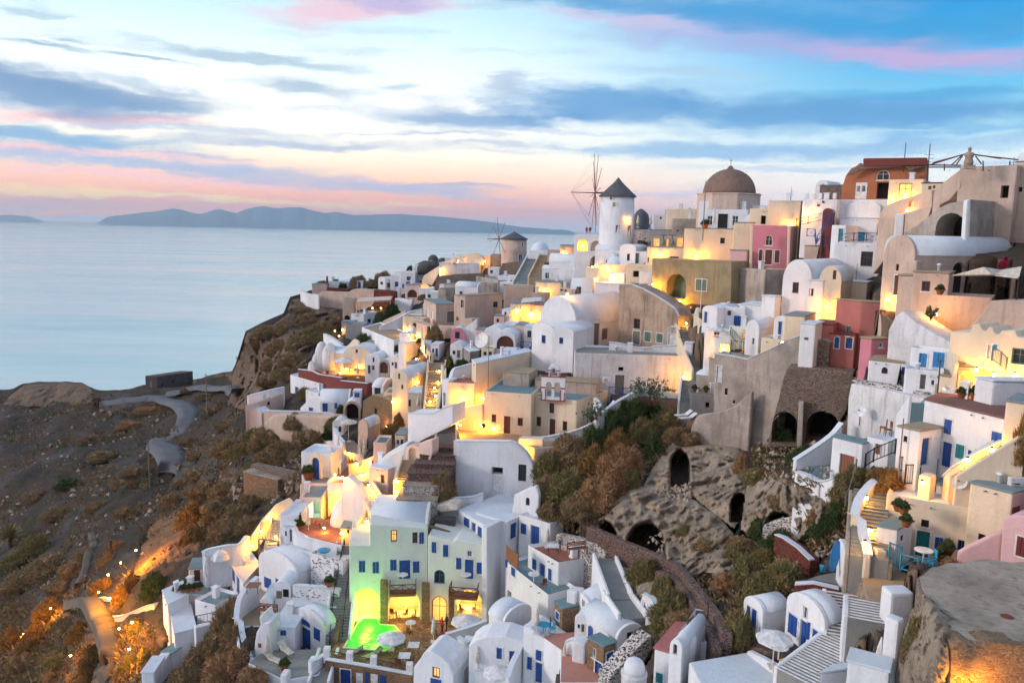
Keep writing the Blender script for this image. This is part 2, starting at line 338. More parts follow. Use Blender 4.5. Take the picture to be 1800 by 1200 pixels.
def house(label,C,L=None,R=None,phi=15,D=None,dep=5.0,mat='white',roof='p',ops='',name='white_house',cat='house',rise=0,ext=5.0,
          roofmat=None,rmat=None,group=None,merl=0,dome=0,wid=5.0,chim=None,bev=.13,rim=.32):
    cx,yt,yb=C
    if ext>2.5:ANCH.append((cx,yb,D if D else Dm(cx,yb)))
    phi=phi+math.degrees(math.atan((cx-900)/F))
    P0=at(cx,yb,D if D else Dm(cx,yb));h=hgt(P0,yt);zt=P0.z+h;T=Vector((P0.x,P0.y,zt))
    ph=R_(phi);dL=Vector((-math.cos(ph),math.sin(ph),0));dR=Vector((math.sin(ph),math.cos(ph),0))
    if isinstance(L,tuple):
        q=onz(L[0],L[1],zt)-T;q.z=0
        lL=q.length;dL=q.normalized()
        if not isinstance(R,tuple):dR=Vector((dL.y,-dL.x,0))
    elif L is not None:lL=slen(T,dL,L)
    if isinstance(R,tuple):
        q=onz(R[0],R[1],zt)-T;q.z=0
        lR=q.length;dR=q.normalized()
        if not isinstance(L,tuple):
            dL=Vector((-dR.y,dR.x,0))
            if L is not None:lL=slen(T,dL,L)
    elif R is not None:lR=slen(T,dR,R)
    if L is None:lL=wid
    if R is None:lR=dep
    if not(0.3<lL<40 and 0.3<lR<40):print('DIM!',label,round(lL,1),round(lR,1),'h',round(h,1))
    if lR>14 or lL>22 or h>16 or lR<0 or lL<0:print('dim',label[:40],round(lL,1),round(lR,1),'h',round(h,1),'D',round((P0-CAM).dot(FW)))
    lL=min(max(lL,.6),30);lR=min(max(lR,.6),22)
    root=empty(name,P0,label,cat,group)
    z0=P0.z-ext;Z=Vector((0,0,1))
    nL=Vector((-dL.y,dL.x,0));nL=nL if nL.dot(dR)<0 else-nL
    nR=Vector((-dR.y,dR.x,0));nR=nR if nR.dot(dL)<0 else-nR
    FL=Face(T,dL,nL,lL);FR=Face(T,dR,nR,lR)
    cor=[T,T+dL*lL,T+dL*lL+dR*lR,T+dR*lR]
    FOOT.append(([(p.x,p.y)for p in cor],P0.z-.25))
    for fc_,l_ in((FL,lL),(FR,lR)):
        if(T-CAM).dot(fc_.n)<0:
            q=[fc_.P(0,P0.z),fc_.P(l_,P0.z),fc_.P(l_,zt),fc_.P(0,zt)];FACES.append(([proj(v)for v in q],T,fc_.n))
    ANCH.append((*proj(P0+dL*lL),(P0+dL*lL-CAM).dot(FW)))if ext>2.5 and(T-CAM).dot(nL)<0 else None
    cut=openings(root,{'L':FL,'R':FR},ops)
    rm=roofmat or{'white':'roof_white','white_worn':'roof_white','speckled':'roof_white','cream':'roof_grey','tan':'roof_grey','green_white':'roof_white'}.get(mat,'roof_grey')
    if roof[0]=='v':
        rz=rise/F*(T-CAM).dot(FW);fa,da,la,lb,fcg=(FL,dL,lL,lR,dR)if roof[1]=='L' else(FR,dR,lR,lL,dL)
        n=12
        def prf(e):
            c=la/2;pts=[(-e,z0),(la+e,z0)]
            for i in range(n+1):
                w=math.pi*i/n;pts.append((c+(c+e)*math.cos(w),zt+(rz+e)*math.sin(w)))
            return pts
        def rg(e,o):return[Vector((T.x+da.x*u+fcg.x*o,T.y+da.y*u+fcg.y*o,z))for u,z in prf(e)]
        e=.07
        rings=[rg(e,0),rg(e,.28),rg(0,.285),rg(0,lb)];k=len(rings[0]);vs=sum(rings,[]);fs=[tuple(range(k)),tuple(range(3*k,4*k))[::-1]]
        for j in range(3):
            for i in range(k):fs.append((j*k+i,j*k+(i+1)%k,(j+1)*k+(i+1)%k,(j+1)*k+i))
        mi=[0]*len(fs)
        w=mesh('wall',vs,fs,mat,root);finish(w,0.04,cut,1)
        for p in w.data.polygons:p.use_smooth=False
        s=MB();c=la/2;ra=[];
        for o in(.3,lb+.02):
            for ee in(.012,.05):
                ra.append([Vector((T.x+da.x*(c+(c+ee)*math.cos(math.pi*i/n))+fcg.x*o,T.y+da.y*(c+(c+ee)*math.cos(math.pi*i/n))+fcg.y*o,zt+(rz+ee)*math.sin(math.pi*i/n)))for i in range(n+1)])
        k=n+1;vs=ra[1]+ra[3]+ra[0]+ra[2]
        fs=[(i,i+1,k+i+1,k+i)for i in range(n)]+[(2*k+i,3*k+i,3*k+i+1,2*k+i+1)for i in range(n)]+[(i,2*k+i,2*k+i+1,i+1)for i in range(n)]+[(k+i,k+i+1,3*k+i+1,3*k+i)for i in range(n)]
        mesh('roof',vs,fs,roofmat or('roof_white' if mat in('white','cream','white_worn','cream_pink','tan','green_white','beige','pink')else rm),root,smooth=True)
    else:
        bm=MB();bm.box(Vector((T.x,T.y,z0)),dL*lL,dR*lR,Vector((0,0,zt-z0)))
        mats=[mat];mi=None
        if rmat:
            mats=[mat,rmat]
        w=mesh('wall',bm.v,bm.f,mat,root,mats=mats)
        if roof=='p' and min(lL,lR)>1.6:
            b2=bmesh.new();b2.from_mesh(w.data);b2.normal_update()
            top=[f for f in b2.faces if f.normal.z>.9]
            bmesh.ops.inset_region(b2,faces=top,thickness=.22,use_even_offset=True)
            for f in top:
                for v in f.verts:v.co.z-=rim
            b2.to_mesh(w.data);b2.free()
            q=[T+dL*.2+dR*.2,T+dL*(lL-.2)+dR*.2,T+dL*(lL-.2)+dR*(lR-.2),T+dL*.2+dR*(lR-.2)];zz=zt-rim
            m_=MB();m_.add([Vector((p.x,p.y,zz-.03))for p in q]+[Vector((p.x,p.y,zz+.02))for p in q],[(0,1,2,3),(7,6,5,4)]+[(i,(i+1)%4,4+(i+1)%4,4+i)for i in range(4)])
            m_.build('roof',rm,root)
        elif min(lL,lR)>1.0:
            e=.06;q=[T-dL*e-dR*e,T+dL*(lL+e)-dR*e,T+dL*(lL+e)+dR*(lR+e),T+dR*(lR+e)-dL*e];e2=.12
            m_=MB();m_.add([Vector((p.x,p.y,zt+.003))for p in q]+[Vector((p.x,p.y,zt+e2))for p in q],[(0,1,2,3),(7,6,5,4)]+[(i,(i+1)%4,4+(i+1)%4,4+i)for i in range(4)])
            finish(m_.build('roof',rm,root),.03,None,1)
        if rmat:
            me=w.data
            for p in me.polygons:
                if p.normal.dot(nR)>.9:p.material_index=1
        finish(w,bev,cut)
    if roof[0]in 'pf' and min(lL,lR)>2.2 and cat=='house':
        hr=random.Random(label);m_=MB()
        for k in range(2):
            q=T+dL*lL*hr.uniform(.15,.85)-Z*(rim+.12 if roof=='p' else.2);m_.tube(q+dR*.15,q-dR*.22,.045,None,6)
        m_.build('rain_spout','grey_wood',root)
        zr=zt-(rim if roof=='p' else-.12)
        if hr.random()<.45 and chim is None:chim=hr.uniform(.15,.8)
        if hr.random()<.3:
            c=T+dL*lL*hr.uniform(.2,.8)+dR*lR*hr.uniform(.4,.8);c.z=zr;m_=MB();m_.tube(c,c+Z*hr.uniform(1.2,2.2),.025,None,4)
            for q in(.8,1.0):m_.tube(c+Z*q-dL*.4,c+Z*q+dL*.4,.015,None,3)
            m_.build('aerial','iron',root)
        if hr.random()<.4:
            c=T+dL*lL*hr.uniform(.3,.7)+dR*lR*hr.uniform(.3,.7);c.z=zr;MB().lathe(c,[(.14,-.1),(.14,.45),(.2,.47),(.2,.55),(.02,.62)],8).build('vent','white',root,True)
    if merl:
        m_=MB()
        for i in range(merl):
            u=lL*(i+.25)/merl;o=T+dL*u+dR*.02;w_=lL/merl*.5
            m_.box(o,dL*w_,dR*.3,Z*.75)
        finish(m_.build('battlement',mat,root),.08)
    if dome:
        r=dome/F*(T-CAM).dot(FW);c=T+dL*lL/2+dR*lR/2;c.z=zt-rim*(roof=='p')
        pf=[(r*math.cos(a),r*math.sin(a))for a in[math.pi/2*i/8 for i in range(8)]]+[(.02,r)]
        MB().lathe(c,[(r*1.02,-.05)]+pf,24).build('dome','roof_white' if mat!='tan' else 'tan',root,smooth=True)
    if chim and lR>1.6:
        u=chim;o=T+dL*(lL*u)+dR*lR*.45;o.z=zt-(rim if roof=='p' else 0);m_=MB();m_.box(o-Z*.3,dL*.55,dR*.55,Z*1.4);m_.box(o+Z*1.1-dL*.08-dR*.08,dL*.71,dR*.71,Z*.12)
        finish(m_.build('chimney','white',root),.04)
    return root
def panel(label,pts,A,B,mat='white',thick=3.0,ops='',name='white_house',cat='house',DA=None,DB=None,ext=4.0,group=None,bev=.1,roofmat=None,cap=False):
    a=at(A[0],A[1],DA or Dm(*A));b_=at(B[0],B[1],DB or Dm(*B))
    if ext>2.5:ANCH.extend([(A[0],A[1],DA or Dm(*A)),(B[0],B[1],DB or Dm(*B))])
    d=b_-a;d.z=0;ln=d.length;d.normalize();n=Vector((d.y,-d.x,0))
    if n.dot(a-CAM)>0:n=-n
    fc=Face(a,d,n,None);pr=[]
    for px,py in pts:
        u,z=fc.hit(px,py);k=(px-A[0])/(B[0]-A[0]);yl=A[1]+(B[1]-A[1])*k
        if py>yl-4:z-=ext
        pr.append((u,z))
    us=[p[0]for p in pr]
    if max(us)-min(us)>25 or max(us)-min(us)<.5:print('panel dim',label[:40],round(max(us)-min(us),1))
    FACES.append((list(pts),a,n))
    root=empty(name,a,label,cat,group)
    q=[fc.P(min(us),0,0),fc.P(max(us),0,0),fc.P(max(us),0,-thick),fc.P(min(us),0,-thick)]
    FOOT.append(([(p.x,p.y)for p in q],min(a.z,b_.z)-.25))
    cut=openings(root,{'L':fc},ops)
    m=prism(fc,pr,0,-thick)
    w=m.build('wall',mat,root);finish(w,bev,cut)
    if cap or roofmat:
        zb=min(p[1]for p in pr)+ext+.3;m_=MB();k=len(pr)
        ar=sum(pr[i][0]*pr[(i+1)%k][1]-pr[(i+1)%k][0]*pr[i][1]for i in range(k))
        for i in range(k):
            p,q2=pr[i],pr[(i+1)%k]
            du=q2[0]-p[0];dz=q2[1]-p[1];up=-du if ar>0 else du
            if up>.25*abs(dz)and min(p[1],q2[1])>zb-ext*.5:
                t_=thick+.05 if roofmat else min(thick,.35)
                m_.add(*_pr(fc,[(p[0],p[1]+.003),(q2[0],q2[1]+.003),(q2[0],q2[1]+.09),(p[0],p[1]+.09)],.05,-t_))
        if m_.v:m_.build('roof' if roofmat else 'coping',roofmat or 'roof_white',root)
    return root
def _pr(fc,pr,o0,o1):
    m=prism(fc,pr,o0,o1);return m.v,m.f
def cat_(pts,n=4):
    P=[np.array(p,float)for p in pts];P=[2*P[0]-P[1]]+P+[2*P[-1]-P[-2]];out=[]
    for i in range(1,len(P)-2):
        for k in range(n):
            t=k/n;a,b_,c,d=P[i-1:i+3]
            out.append(.5*((2*b_)+(-a+c)*t+(2*a-5*b_+4*c-d)*t*t+(-a+3*b_-3*c+d)*t**3))
    out.append(P[-2]);return out
def strip(label,pts,mat='white',th=.35,ext=3.0,name='garden_wall',cat='wall',cap=None,D=None,group=None,sm=3,holes=0):
    """free-standing wall; pts are (x, y of the top, y of the foot)"""
    q=cat_(pts,sm)if len(pts)>2 else[np.array(p,float)for p in pts]
    B=[];T=[]
    for i,(x,yt,yb)in enumerate(q):
        d=D if not isinstance(D,(tuple,list))else D[0]+(D[1]-D[0])*i/(len(q)-1)
        p=at(x,yb,d or Dm(x,yb));B.append(p);T.append(p+Vector((0,0,max(.2,hgt(p,yt)))))
    root=empty(name,B[0],label,cat,group)
    def side(i):
        a=B[max(0,i-1)];b_=B[min(len(B)-1,i+1)];d=b_-a;d.z=0;d.normalize();n=Vector((-d.y,d.x,0))
        return n if n.dot(B[i]-CAM)>0 else-n
    vs=[];fs=[]
    for i in range(len(B)):
        n=side(i)*th;lo=Vector((0,0,-ext));vs+=[B[i]+lo,T[i],T[i]+n,B[i]+n+lo]
    for i in range(len(B)-1):
        a,b_=4*i,4*i+4
        for k in range(4):fs.append((a+k,b_+k,b_+(k+1)%4,a+(k+1)%4))
    fs+=[(0,1,2,3),tuple(4*(len(B)-1)+k for k in(3,2,1,0))]
    w=mesh('wall',vs,fs,mat,root);finish(w,min(.08,th*.25),None,1)
    if cap:
        vs=[];fs=[]
        for i in range(len(B)):
            n=side(i);z=Vector((0,0,.004));z2=Vector((0,0,.1));vs+=[T[i]-n*.05+z,T[i]-n*.05+z2,T[i]+n*(th+.05)+z2,T[i]+n*(th+.05)+z]
        for i in range(len(B)-1):
            a,b_=4*i,4*i+4
            for k in range(4):fs.append((a+k,b_+k,b_+(k+1)%4,a+(k+1)%4))
        fs+=[(0,1,2,3),tuple(4*(len(B)-1)+k for k in(3,2,1,0))]
        mesh('coping',vs,fs,cap,root)
    return root
def slab(label,poly,D,mat='floor_grey',wall='white',ext=5.0,name='terrace',cat='terrace',kind=None,zoff=0,group=None,foot=True):
    P=at(poly[0][0],poly[0][1],D);z=P.z+zoff;q=[onz(x,y,z)for x,y in poly];k=len(q)
    if foot:ANCH.extend([(x,y,(p-CAM).dot(FW)*1.003)for(x,y),p in zip(poly,q)if y<1230])
    if(sum(q[i].x*q[(i+1)%k].y-q[(i+1)%k].x*q[i].y for i in range(k)))<0:q=q[::-1]
    root=empty(name,q[0],label,cat,group)if not kind else None
    if kind:
        o=mesh(name,[Vector((p.x,p.y,z-ext))for p in q]+q,[tuple(range(k))[::-1],tuple(range(k,2*k))]+[(i,(i+1)%k,k+(i+1)%k,k+i)for i in range(k)],mat)
        tag(o,label,None,None,kind);root=o
    else:
        w=mesh('base',[Vector((p.x,p.y,z-ext))for p in q]+q,[tuple(range(k))[::-1],tuple(range(k,2*k))]+[(i,(i+1)%k,k+(i+1)%k,k+i)for i in range(k)],wall,root);finish(w,.05,None,1)
        c=sum(q,Vector())/k;qi=[p+(c-p).normalized()*.12 for p in q]
        mesh('floor',[Vector((p.x,p.y,z+.003))for p in qi]+[Vector((p.x,p.y,z+.03))for p in qi],[tuple(range(k))[::-1],tuple(range(k,2*k))]+[(i,(i+1)%k,k+(i+1)%k,k+i)for i in range(k)],mat,root)
    if foot:FACES.append((list(poly),Vector((0,0,z)),Vector((0,0,1))))
    if foot:FOOT.append(([(p.x,p.y)for p in q],z-.4))
    return root,z
def stairs(label,a,b_,w=1.6,n=14,mat='floor_grey',Da=None,Db=None,name='stairway',cat='stairs',edge=None,dz=.25,side='white',sh=.5):
    A=at(a[0],a[1],Da or Dm(*a));B=at(b_[0],b_[1],Db or Dm(*b_));A.z+=dz;B.z+=dz
    d=B-A;H=d.z;d.z=0;ln=d.length;d.normalize();s=Vector((-d.y,d.x,0));Z=Vector((0,0,1))
    root=empty(name,A,label,cat);m=MB();e=MB()
    for i in range(n):
        o=A+d*(ln*i/n)-s*w/2;o.z=A.z+min(0,H)-4;top=A.z+H*(i+1)/n
        m.box(o,d*(ln/n),s*w,Z*(top-o.z))
        if edge:
            q=A+d*(ln*i/n)-s*w/2;q.z=top+.003;e.box(q-d*.02,d*.12,s*w,Z*.02)
    m.build('steps',mat,root)
    if edge:e.build('nosing',edge,root)
    for k in(-1,1):
        o=A+s*(k*w/2)+s*(0 if k>0 else-.25)
        vs=[o+Vector((0,0,-4)),o+s*.25+Vector((0,0,-4)),o+Z*sh,o+s*.25+Z*sh];e2=d*ln+Z*H;vs+=[v+e2 for v in vs]
        finish(mesh('side_wall',vs,[(0,1,3,2),(4,6,7,5),(0,4,5,1),(2,3,7,6),(0,2,6,4),(1,5,7,3)],side,root),.05,None,1)
    return root
def build_setting():
    refit()
    SY=[(-200,690),(0,685),(22,683),(40,673),(75,670),(120,669),(140,671),(160,682),(175,686),(215,683),(250,676),(345,664),(400,653),(411,651),(418,625),(432,580),(447,572),(470,560),(500,547),
          (508,520),(530,514),(550,506),(600,503),(665,502),(700,492),(740,466),(760,462),(800,462),(880,462),(950,455),(1010,450),(1053,420),(1130,410),(1230,400),(1350,392),(1480,347),(1600,347),(1690,342),(1800,332),(2000,325)]
    xs=np.arange(-150,1960,6.0);nr=190
    ys=np.interp(xs,[p[0]for p in SY],[p[1]for p in SY])
    tt=np.linspace(0,1,nr)
    PX=np.repeat(xs[:,None],nr,1);PY=1238+(ys[:,None]-1238)*tt[None]
    D=DMa(PX,PY)
    for poly,pk in HOLES:D=D*(1+(pk-1)*np.clip(np.where(inpoly(PX,PY,poly),edged(PX,PY,poly),0)/10,0,1))
    for poly,O,n in FACES:
        x0,x1=min(p[0]for p in poly),max(p[0]for p in poly)
        I=np.where((xs>x0-2)&(xs<x1+2))[0]
        if not len(I):continue
        X,Y=PX[I],PY[I];ins=inpoly(X,Y,poly)
        if not ins.any():continue
        k=(O-CAM).dot(n);rd=FW.dot(n)+((X-900)/F)*RT.dot(n)-((Y-600)/F)*UP.dot(n);Dp=k/np.where(np.abs(rd)<1e-6,1e-6,rd)+.35
        sub=D[I];ok=ins&(Dp>sub)&(Dp<sub*1.5+12);sub[ok]=Dp[ok];D[I]=sub
    fw,rt,up=np.array(FW),np.array(RT),np.array(UP)
    dirs=fw+((PX-900)/F)[...,None]*rt-((PY-600)/F)[...,None]*up
    P=np.array(CAM)+dirs*D[...,None]
    wild=np.clip((520-PX+(PY-700)*.25)/140,0,1);wild=np.maximum(wild,.12)
    cave=np.exp(-(((PX-1250)/190)**2+((PY-900)/150)**2));wild=np.maximum(wild,cave*.6)
    top=1-np.clip((tt-.97)/.03,0,1)*.6
    for i in range(P.shape[0]):
        for j in range(nr):
            x,y,z=P[i,j];w=wild[i,j]
            v=Vector((x,y,z))
            n=noise.fractal(v*.07,.9,2.1,5)*1.5+noise.ridged_multi_fractal(v*.16,.8,2.2,4,.9,1.8)*.35-.35+noise.fractal(v*.9,.8,2,3)*.16
            P[i,j,2]+=n*w*top[j]-.35*(1-w)
    cols=[]
    base=P[:,-1,:]
    dxy=base[:,:2]-np.array(CAM)[:2];dxy/=np.linalg.norm(dxy,axis=1)[:,None]
    prev=base
    for st,dr in((3,.6),(5,2.5),(8,6),(12,11),(18,16),(30,24),(60,40),(90,60)):
        nx=prev.copy();nx[:,:2]+=dxy*st;nx[:,2]-=dr;nx[:,2]=np.maximum(nx[:,2],-6)
        cols.append(nx[:,None]);prev=nx
    P=np.concatenate([P]+cols,1);nr2=P.shape[1]
    V=P.reshape(-1,3)
    for poly,zf in FOOT:
        q=np.array(poly);c=q.mean(0);q=c+(q-c)*(1+.5/np.maximum(.5,np.linalg.norm(q-c,axis=1)))[:,None]
        lo,hi=q.min(0),q.max(0)
        idx=np.where((V[:,0]>lo[0])&(V[:,0]<hi[0])&(V[:,1]>lo[1])&(V[:,1]<hi[1])&(V[:,2]>zf))[0]
        if not len(idx):continue
        x,y=V[idx,0],V[idx,1];ins=np.zeros(len(idx),bool);k=len(q)
        for i in range(k):
            x1,y1=q[i];x2,y2=q[(i+1)%k]
            if y1==y2:continue
            c2=((y1>y)!=(y2>y))&(x<(x2-x1)*(y-y1)/(y2-y1)+x1);ins^=c2
        V[idx[ins],2]=zf
    nx_=len(xs);a=np.arange((nx_-1)*(nr2-1));i=a//(nr2-1);j=a%(nr2-1)
    F_=np.stack([i*nr2+j,(i+1)*nr2+j,(i+1)*nr2+j+1,i*nr2+j+1],1)
    m,t,b=nt('ground');b.inputs['Roughness'].default_value=.95;b.inputs['Specular IOR Level'].default_value=.1
    p=pos(t);n1=noi(t,p,.035,6,.65);n2=noi(t,p,.22,6,.7);n3=noi(t,p,1.6,5,.7);n4=noi(t,pos(t,(.5,.5,1.6)),.12,5,.7)
    c=mixc(t,ramp(t,n1,.42,.6),(.064,.052,.048),(.092,.062,.05))
    c=mixc(t,ramp(t,n2,.48,.62),c,(.045,.052,.030))
    c=mixc(t,ramp(t,n4,.52,.66),c,(.105,.098,.095))
    c=mixc(t,ramp(t,n3,.55,.75),c,(.035,.028,.022))
    g=t.nodes.new('ShaderNodeNewGeometry');sp=t.nodes.new('ShaderNodeSeparateXYZ');t.links.new(g.outputs['Normal'],sp.inputs[0])
    steep=N(t,'ShaderNodeMapRange');t.links.new(sp.outputs[2],steep.inputs[0]);steep.inputs[1].default_value=.62;steep.inputs[2].default_value=.38
    rock=mixc(t,ramp(t,noi(t,pos(t,(1,1,.35)),.5,6,.7),.4,.65),(.24,.17,.12),(.10,.07,.05))
    c=mixc(t,steep.outputs[0],c,rock)
    t.links.new(c,b.inputs['Base Color'])
    sm=N(t,'ShaderNodeMath',operation='ADD');t.links.new(n2,sm.inputs[0]);t.links.new(n3,sm.inputs[1]);bump(t,b,sm.outputs[0],.5,.9);MATS['ground']=m
    me=bpy.data.meshes.new('ground');me.from_pydata(V.tolist(),[],F_.tolist());me.materials.append(m)
    for pl in me.polygons:pl.use_smooth=True
    o=link(bpy.data.objects.new('ground',me));tag(o,'brown and grey scrub covered volcanic hillside',kind='structure')
    m,t,b=nt('sea');b.inputs['Roughness'].default_value=.22;b.inputs['IOR'].default_value=1.34
    p=pos(t,(.0022,.010,.01));n1=noi(t,p,1.0,6,.6);n2=noi(t,pos(t,(.0008,.004,.01)),1.0,4,.6)
    c=mixc(t,ramp(t,n1,.35,.7),(.20,.50,.52),(.54,.72,.70));c=mixc(t,ramp(t,n2,.4,.7),c,(.70,.66,.62))
    t.links.new(c,b.inputs['Base Color'])
    bump(t,b,noi(t,pos(t,(.02,.07,.1)),1.0,3,.5),2.0,.10)
    r=mixc(t,ramp(t,n1,.3,.7),(.13,)*3,(.27,)*3);t.links.new(r,b.inputs['Roughness'])
    MATS['sea']=m;k=96;Rr=60000
    v=[(0,0,0)]+[(Rr*math.cos(2*math.pi*i/k),Rr*math.sin(2*math.pi*i/k),0)for i in range(k)]
    o=mesh('sea',v,[(0,1+i,1+(i+1)%k)for i in range(k)],m);tag(o,'smooth pale blue sea seen in a long exposure',kind='structure')
    m,t,b=nt('hazed_island_rock');b.inputs['Roughness'].default_value=1
    t.links.new(mixc(t,ramp(t,noi(t,pos(t,(.001,.001,.001)),1.2,5),.4,.6),(.10,.22,.30),(.07,.17,.25)),b.inputs['Base Color']);MATS['island']=m  # blue base colour has distance haze painted in
    def isl(name,pts,D,lab,dep=2500):
        q=[np.array(pp,float)for pp in pts];xs=np.arange(q[0][0],q[-1][0]+1,3.0);tops=np.interp(xs,[a[0]for a in q],[a[1]for a in q])
        vs=[];nr=7
        for i,(x,y)in enumerate(zip(xs,tops)):
            P=at(x,y+noise.fractal(Vector((x*.05,D*.001,0)),.8,2,4)*1.1,D);h=max(1.0,P.z+4)
            d=Vector((P.x,P.y,0)).normalized()
            for j in range(nr):
                s=(j-(nr-1)/2)/((nr-1)/2);z=-4+h*(1-abs(s))**.8*(1 if j==nr//2 else.9+.35*noise.noise(Vector((x*.06,j*1.7,3))))
                vs.append(Vector((P.x,P.y,z))+d*(s*dep/2))
        fs=[(i*nr+j,(i+1)*nr+j,(i+1)*nr+j+1,i*nr+j+1)for i in range(len(xs)-1)for j in range(nr-1)]
        o=mesh(name,vs,fs,'island',smooth=True);tag(o,lab,kind='structure')
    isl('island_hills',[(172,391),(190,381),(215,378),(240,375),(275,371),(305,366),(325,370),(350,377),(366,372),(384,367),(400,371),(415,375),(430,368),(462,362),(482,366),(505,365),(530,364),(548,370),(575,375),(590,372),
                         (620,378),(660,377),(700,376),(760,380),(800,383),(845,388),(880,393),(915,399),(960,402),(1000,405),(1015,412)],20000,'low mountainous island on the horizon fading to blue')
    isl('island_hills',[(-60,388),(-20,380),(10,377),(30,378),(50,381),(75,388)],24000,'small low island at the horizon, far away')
def build_world():
    w=bpy.data.worlds.new('World');scene.world=w;w.use_nodes=True;t=w.node_tree
    bg=t.nodes['Background'];tc=t.nodes.new('ShaderNodeTexCoord');sp=t.nodes.new('ShaderNodeSeparateXYZ');t.links.new(tc.outputs['Generated'],sp.inputs[0])
    az=N(t,'ShaderNodeMath',operation='ARCTAN2');t.links.new(sp.outputs[0],az.inputs[0]);t.links.new(sp.outputs[1],az.inputs[1])
    el=N(t,'ShaderNodeMath',operation='ARCSINE');t.links.new(sp.outputs[2],el.inputs[0])
    cb=t.nodes.new('ShaderNodeCombineXYZ');t.links.new(az.outputs[0],cb.inputs[0]);t.links.new(el.outputs[0],cb.inputs[1])
    mp=t.nodes.new('ShaderNodeMapping');mp.inputs[3].default_value=(5,22,1);t.links.new(cb.outputs[0],mp.inputs[0])
    wn=t.nodes.new('ShaderNodeTexNoise');wn.inputs['Scale'].default_value=1.0;wn.inputs['Detail'].default_value=9;wn.inputs['Roughness'].default_value=.7;t.links.new(mp.outputs[0],wn.inputs['Vector'])
    wv=N(t,'ShaderNodeVectorMath',operation='MULTIPLY_ADD');wv.inputs[1].default_value=(.15,.05,0);t.links.new(wn.outputs['Color'],wv.inputs[0])
    sb=N(t,'ShaderNodeVectorMath',operation='SUBTRACT');t.links.new(cb.outputs[0],sb.inputs[0]);sb.inputs[1].default_value=(.075,.025,0);t.links.new(sb.outputs[0],wv.inputs[2])
    W_=wv.outputs[0]
    def S(r,g,b):return tuple(((v/255+.055)/1.055)**2.4 if v/255>.04045 else v/255/12.92 for v in(r,g,b))
    def cr(vec,stops):
        n=t.nodes.new('ShaderNodeValToRGB');n.color_ramp.interpolation='B_SPLINE';e=n.color_ramp.elements
        while len(e)>1:e.remove(e[-1])
        e[0].position=stops[0][0];e[0].color=(*stops[0][1],1)
        for p_,c_ in stops[1:]:x=e.new(p_);x.color=(*c_,1)
        t.links.new(vec,n.inputs[0]);return n.outputs[0]
    eln=N(t,'ShaderNodeMapRange');t.links.new(el.outputs[0],eln.inputs[0]);eln.inputs[1].default_value=-.02;eln.inputs[2].default_value=.5
    def sk(px,py):
        r=ray(px,py).normalized();return math.atan2(r.x,r.y),math.asin(r.z)
    def E(py):return(sk(900,py)[1]+.02)/.52
    left=cr(eln.outputs[0],[(0,S(150,190,215)),(E(395),S(185,190,215)),(E(375),S(252,150,130)),(E(345),S(255,182,150)),(E(310),S(255,214,178)),(E(270),S(255,250,228)),(E(200),S(255,255,252)),(E(120),S(238,252,255)),(E(30),S(196,236,246)),(.75,S(150,200,225)),(1,S(120,165,205))])
    right=cr(eln.outputs[0],[(0,S(150,185,210)),(E(395),S(200,195,210)),(E(350),S(226,216,218)),(E(300),S(232,234,228)),(E(250),S(190,222,234)),(E(190),S(115,196,232)),(E(120),S(70,180,232)),(E(30),S(0,138,208)),(.75,S(50,130,195)),(1,S(90,140,190))])
    fr=N(t,'ShaderNodeMapRange',interpolation_type='SMOOTHSTEP');t.links.new(az.outputs[0],fr.inputs[0]);fr.inputs[1].default_value=-.12;fr.inputs[2].default_value=.48
    c=mixc(t,fr.outputs[0],left,right)
    def AZ(px):return math.atan2(px-900,1400)
    m2=t.nodes.new('ShaderNodeMapping');m2.inputs[3].default_value=(6,60,1);t.links.new(W_,m2.inputs[0])
    n2=noi(t,m2.outputs[0],1.0,6,.6)
    lowm=N(t,'ShaderNodeMath',operation='MULTIPLY');t.links.new(ramp(t,n2,.52,.72),lowm.inputs[0]);lowm.inputs[1].default_value=.42
    c=mixc(t,lowm.outputs[0],c,S(150,172,200))
    m3=t.nodes.new('ShaderNodeMapping');m3.inputs[3].default_value=(7,30,1);m3.inputs[1].default_value=(3.1,1.7,0);t.links.new(W_,m3.inputs[0])
    n3=noi(t,m3.outputs[0],1.0,8,.65)
    def blob(px,py,rx,ry,col,al,slope=0.0,soft=.2,tex=1.5):
        nonlocal c
        a0,e0=sk(px,py)
        m=t.nodes.new('ShaderNodeMapping');m.vector_type='TEXTURE';m.inputs[1].default_value=(a0,e0,0);m.inputs[2].default_value=(0,0,-math.atan(slope)*-1);m.inputs[3].default_value=(rx/1400,ry/1400,1)
        t.links.new(W_,m.inputs[0])
        ln=N(t,'ShaderNodeVectorMath',operation='LENGTH');t.links.new(m.outputs[0],ln.inputs[0])
        ad=N(t,'ShaderNodeMath',operation='MULTIPLY_ADD');t.links.new(n3,ad.inputs[0]);ad.inputs[1].default_value=tex;t.links.new(ln.outputs['Value'],ad.inputs[2])
        mr=N(t,'ShaderNodeMapRange',interpolation_type='SMOOTHSTEP');t.links.new(ad.outputs[0],mr.inputs[0]);mr.inputs[1].default_value=1+tex*.5;mr.inputs[2].default_value=soft+tex*.5;mr.inputs[4].default_value=al
        c=mixc(t,mr.outputs[0],c,S(*col))
    BG=(116,152,190);BL=(84,150,204);LV=(160,172,205);PK=(248,190,190)
    blob(160,203,260,16,PK,.95,.02);blob(30,150,280,48,BG,.95,-.12);blob(230,165,260,26,BG,.85,-.05)
    blob(120,270,330,13,PK,.9);blob(40,238,330,30,(120,165,200),.95,-.03);blob(250,292,420,16,(158,175,205),.9,-.03)
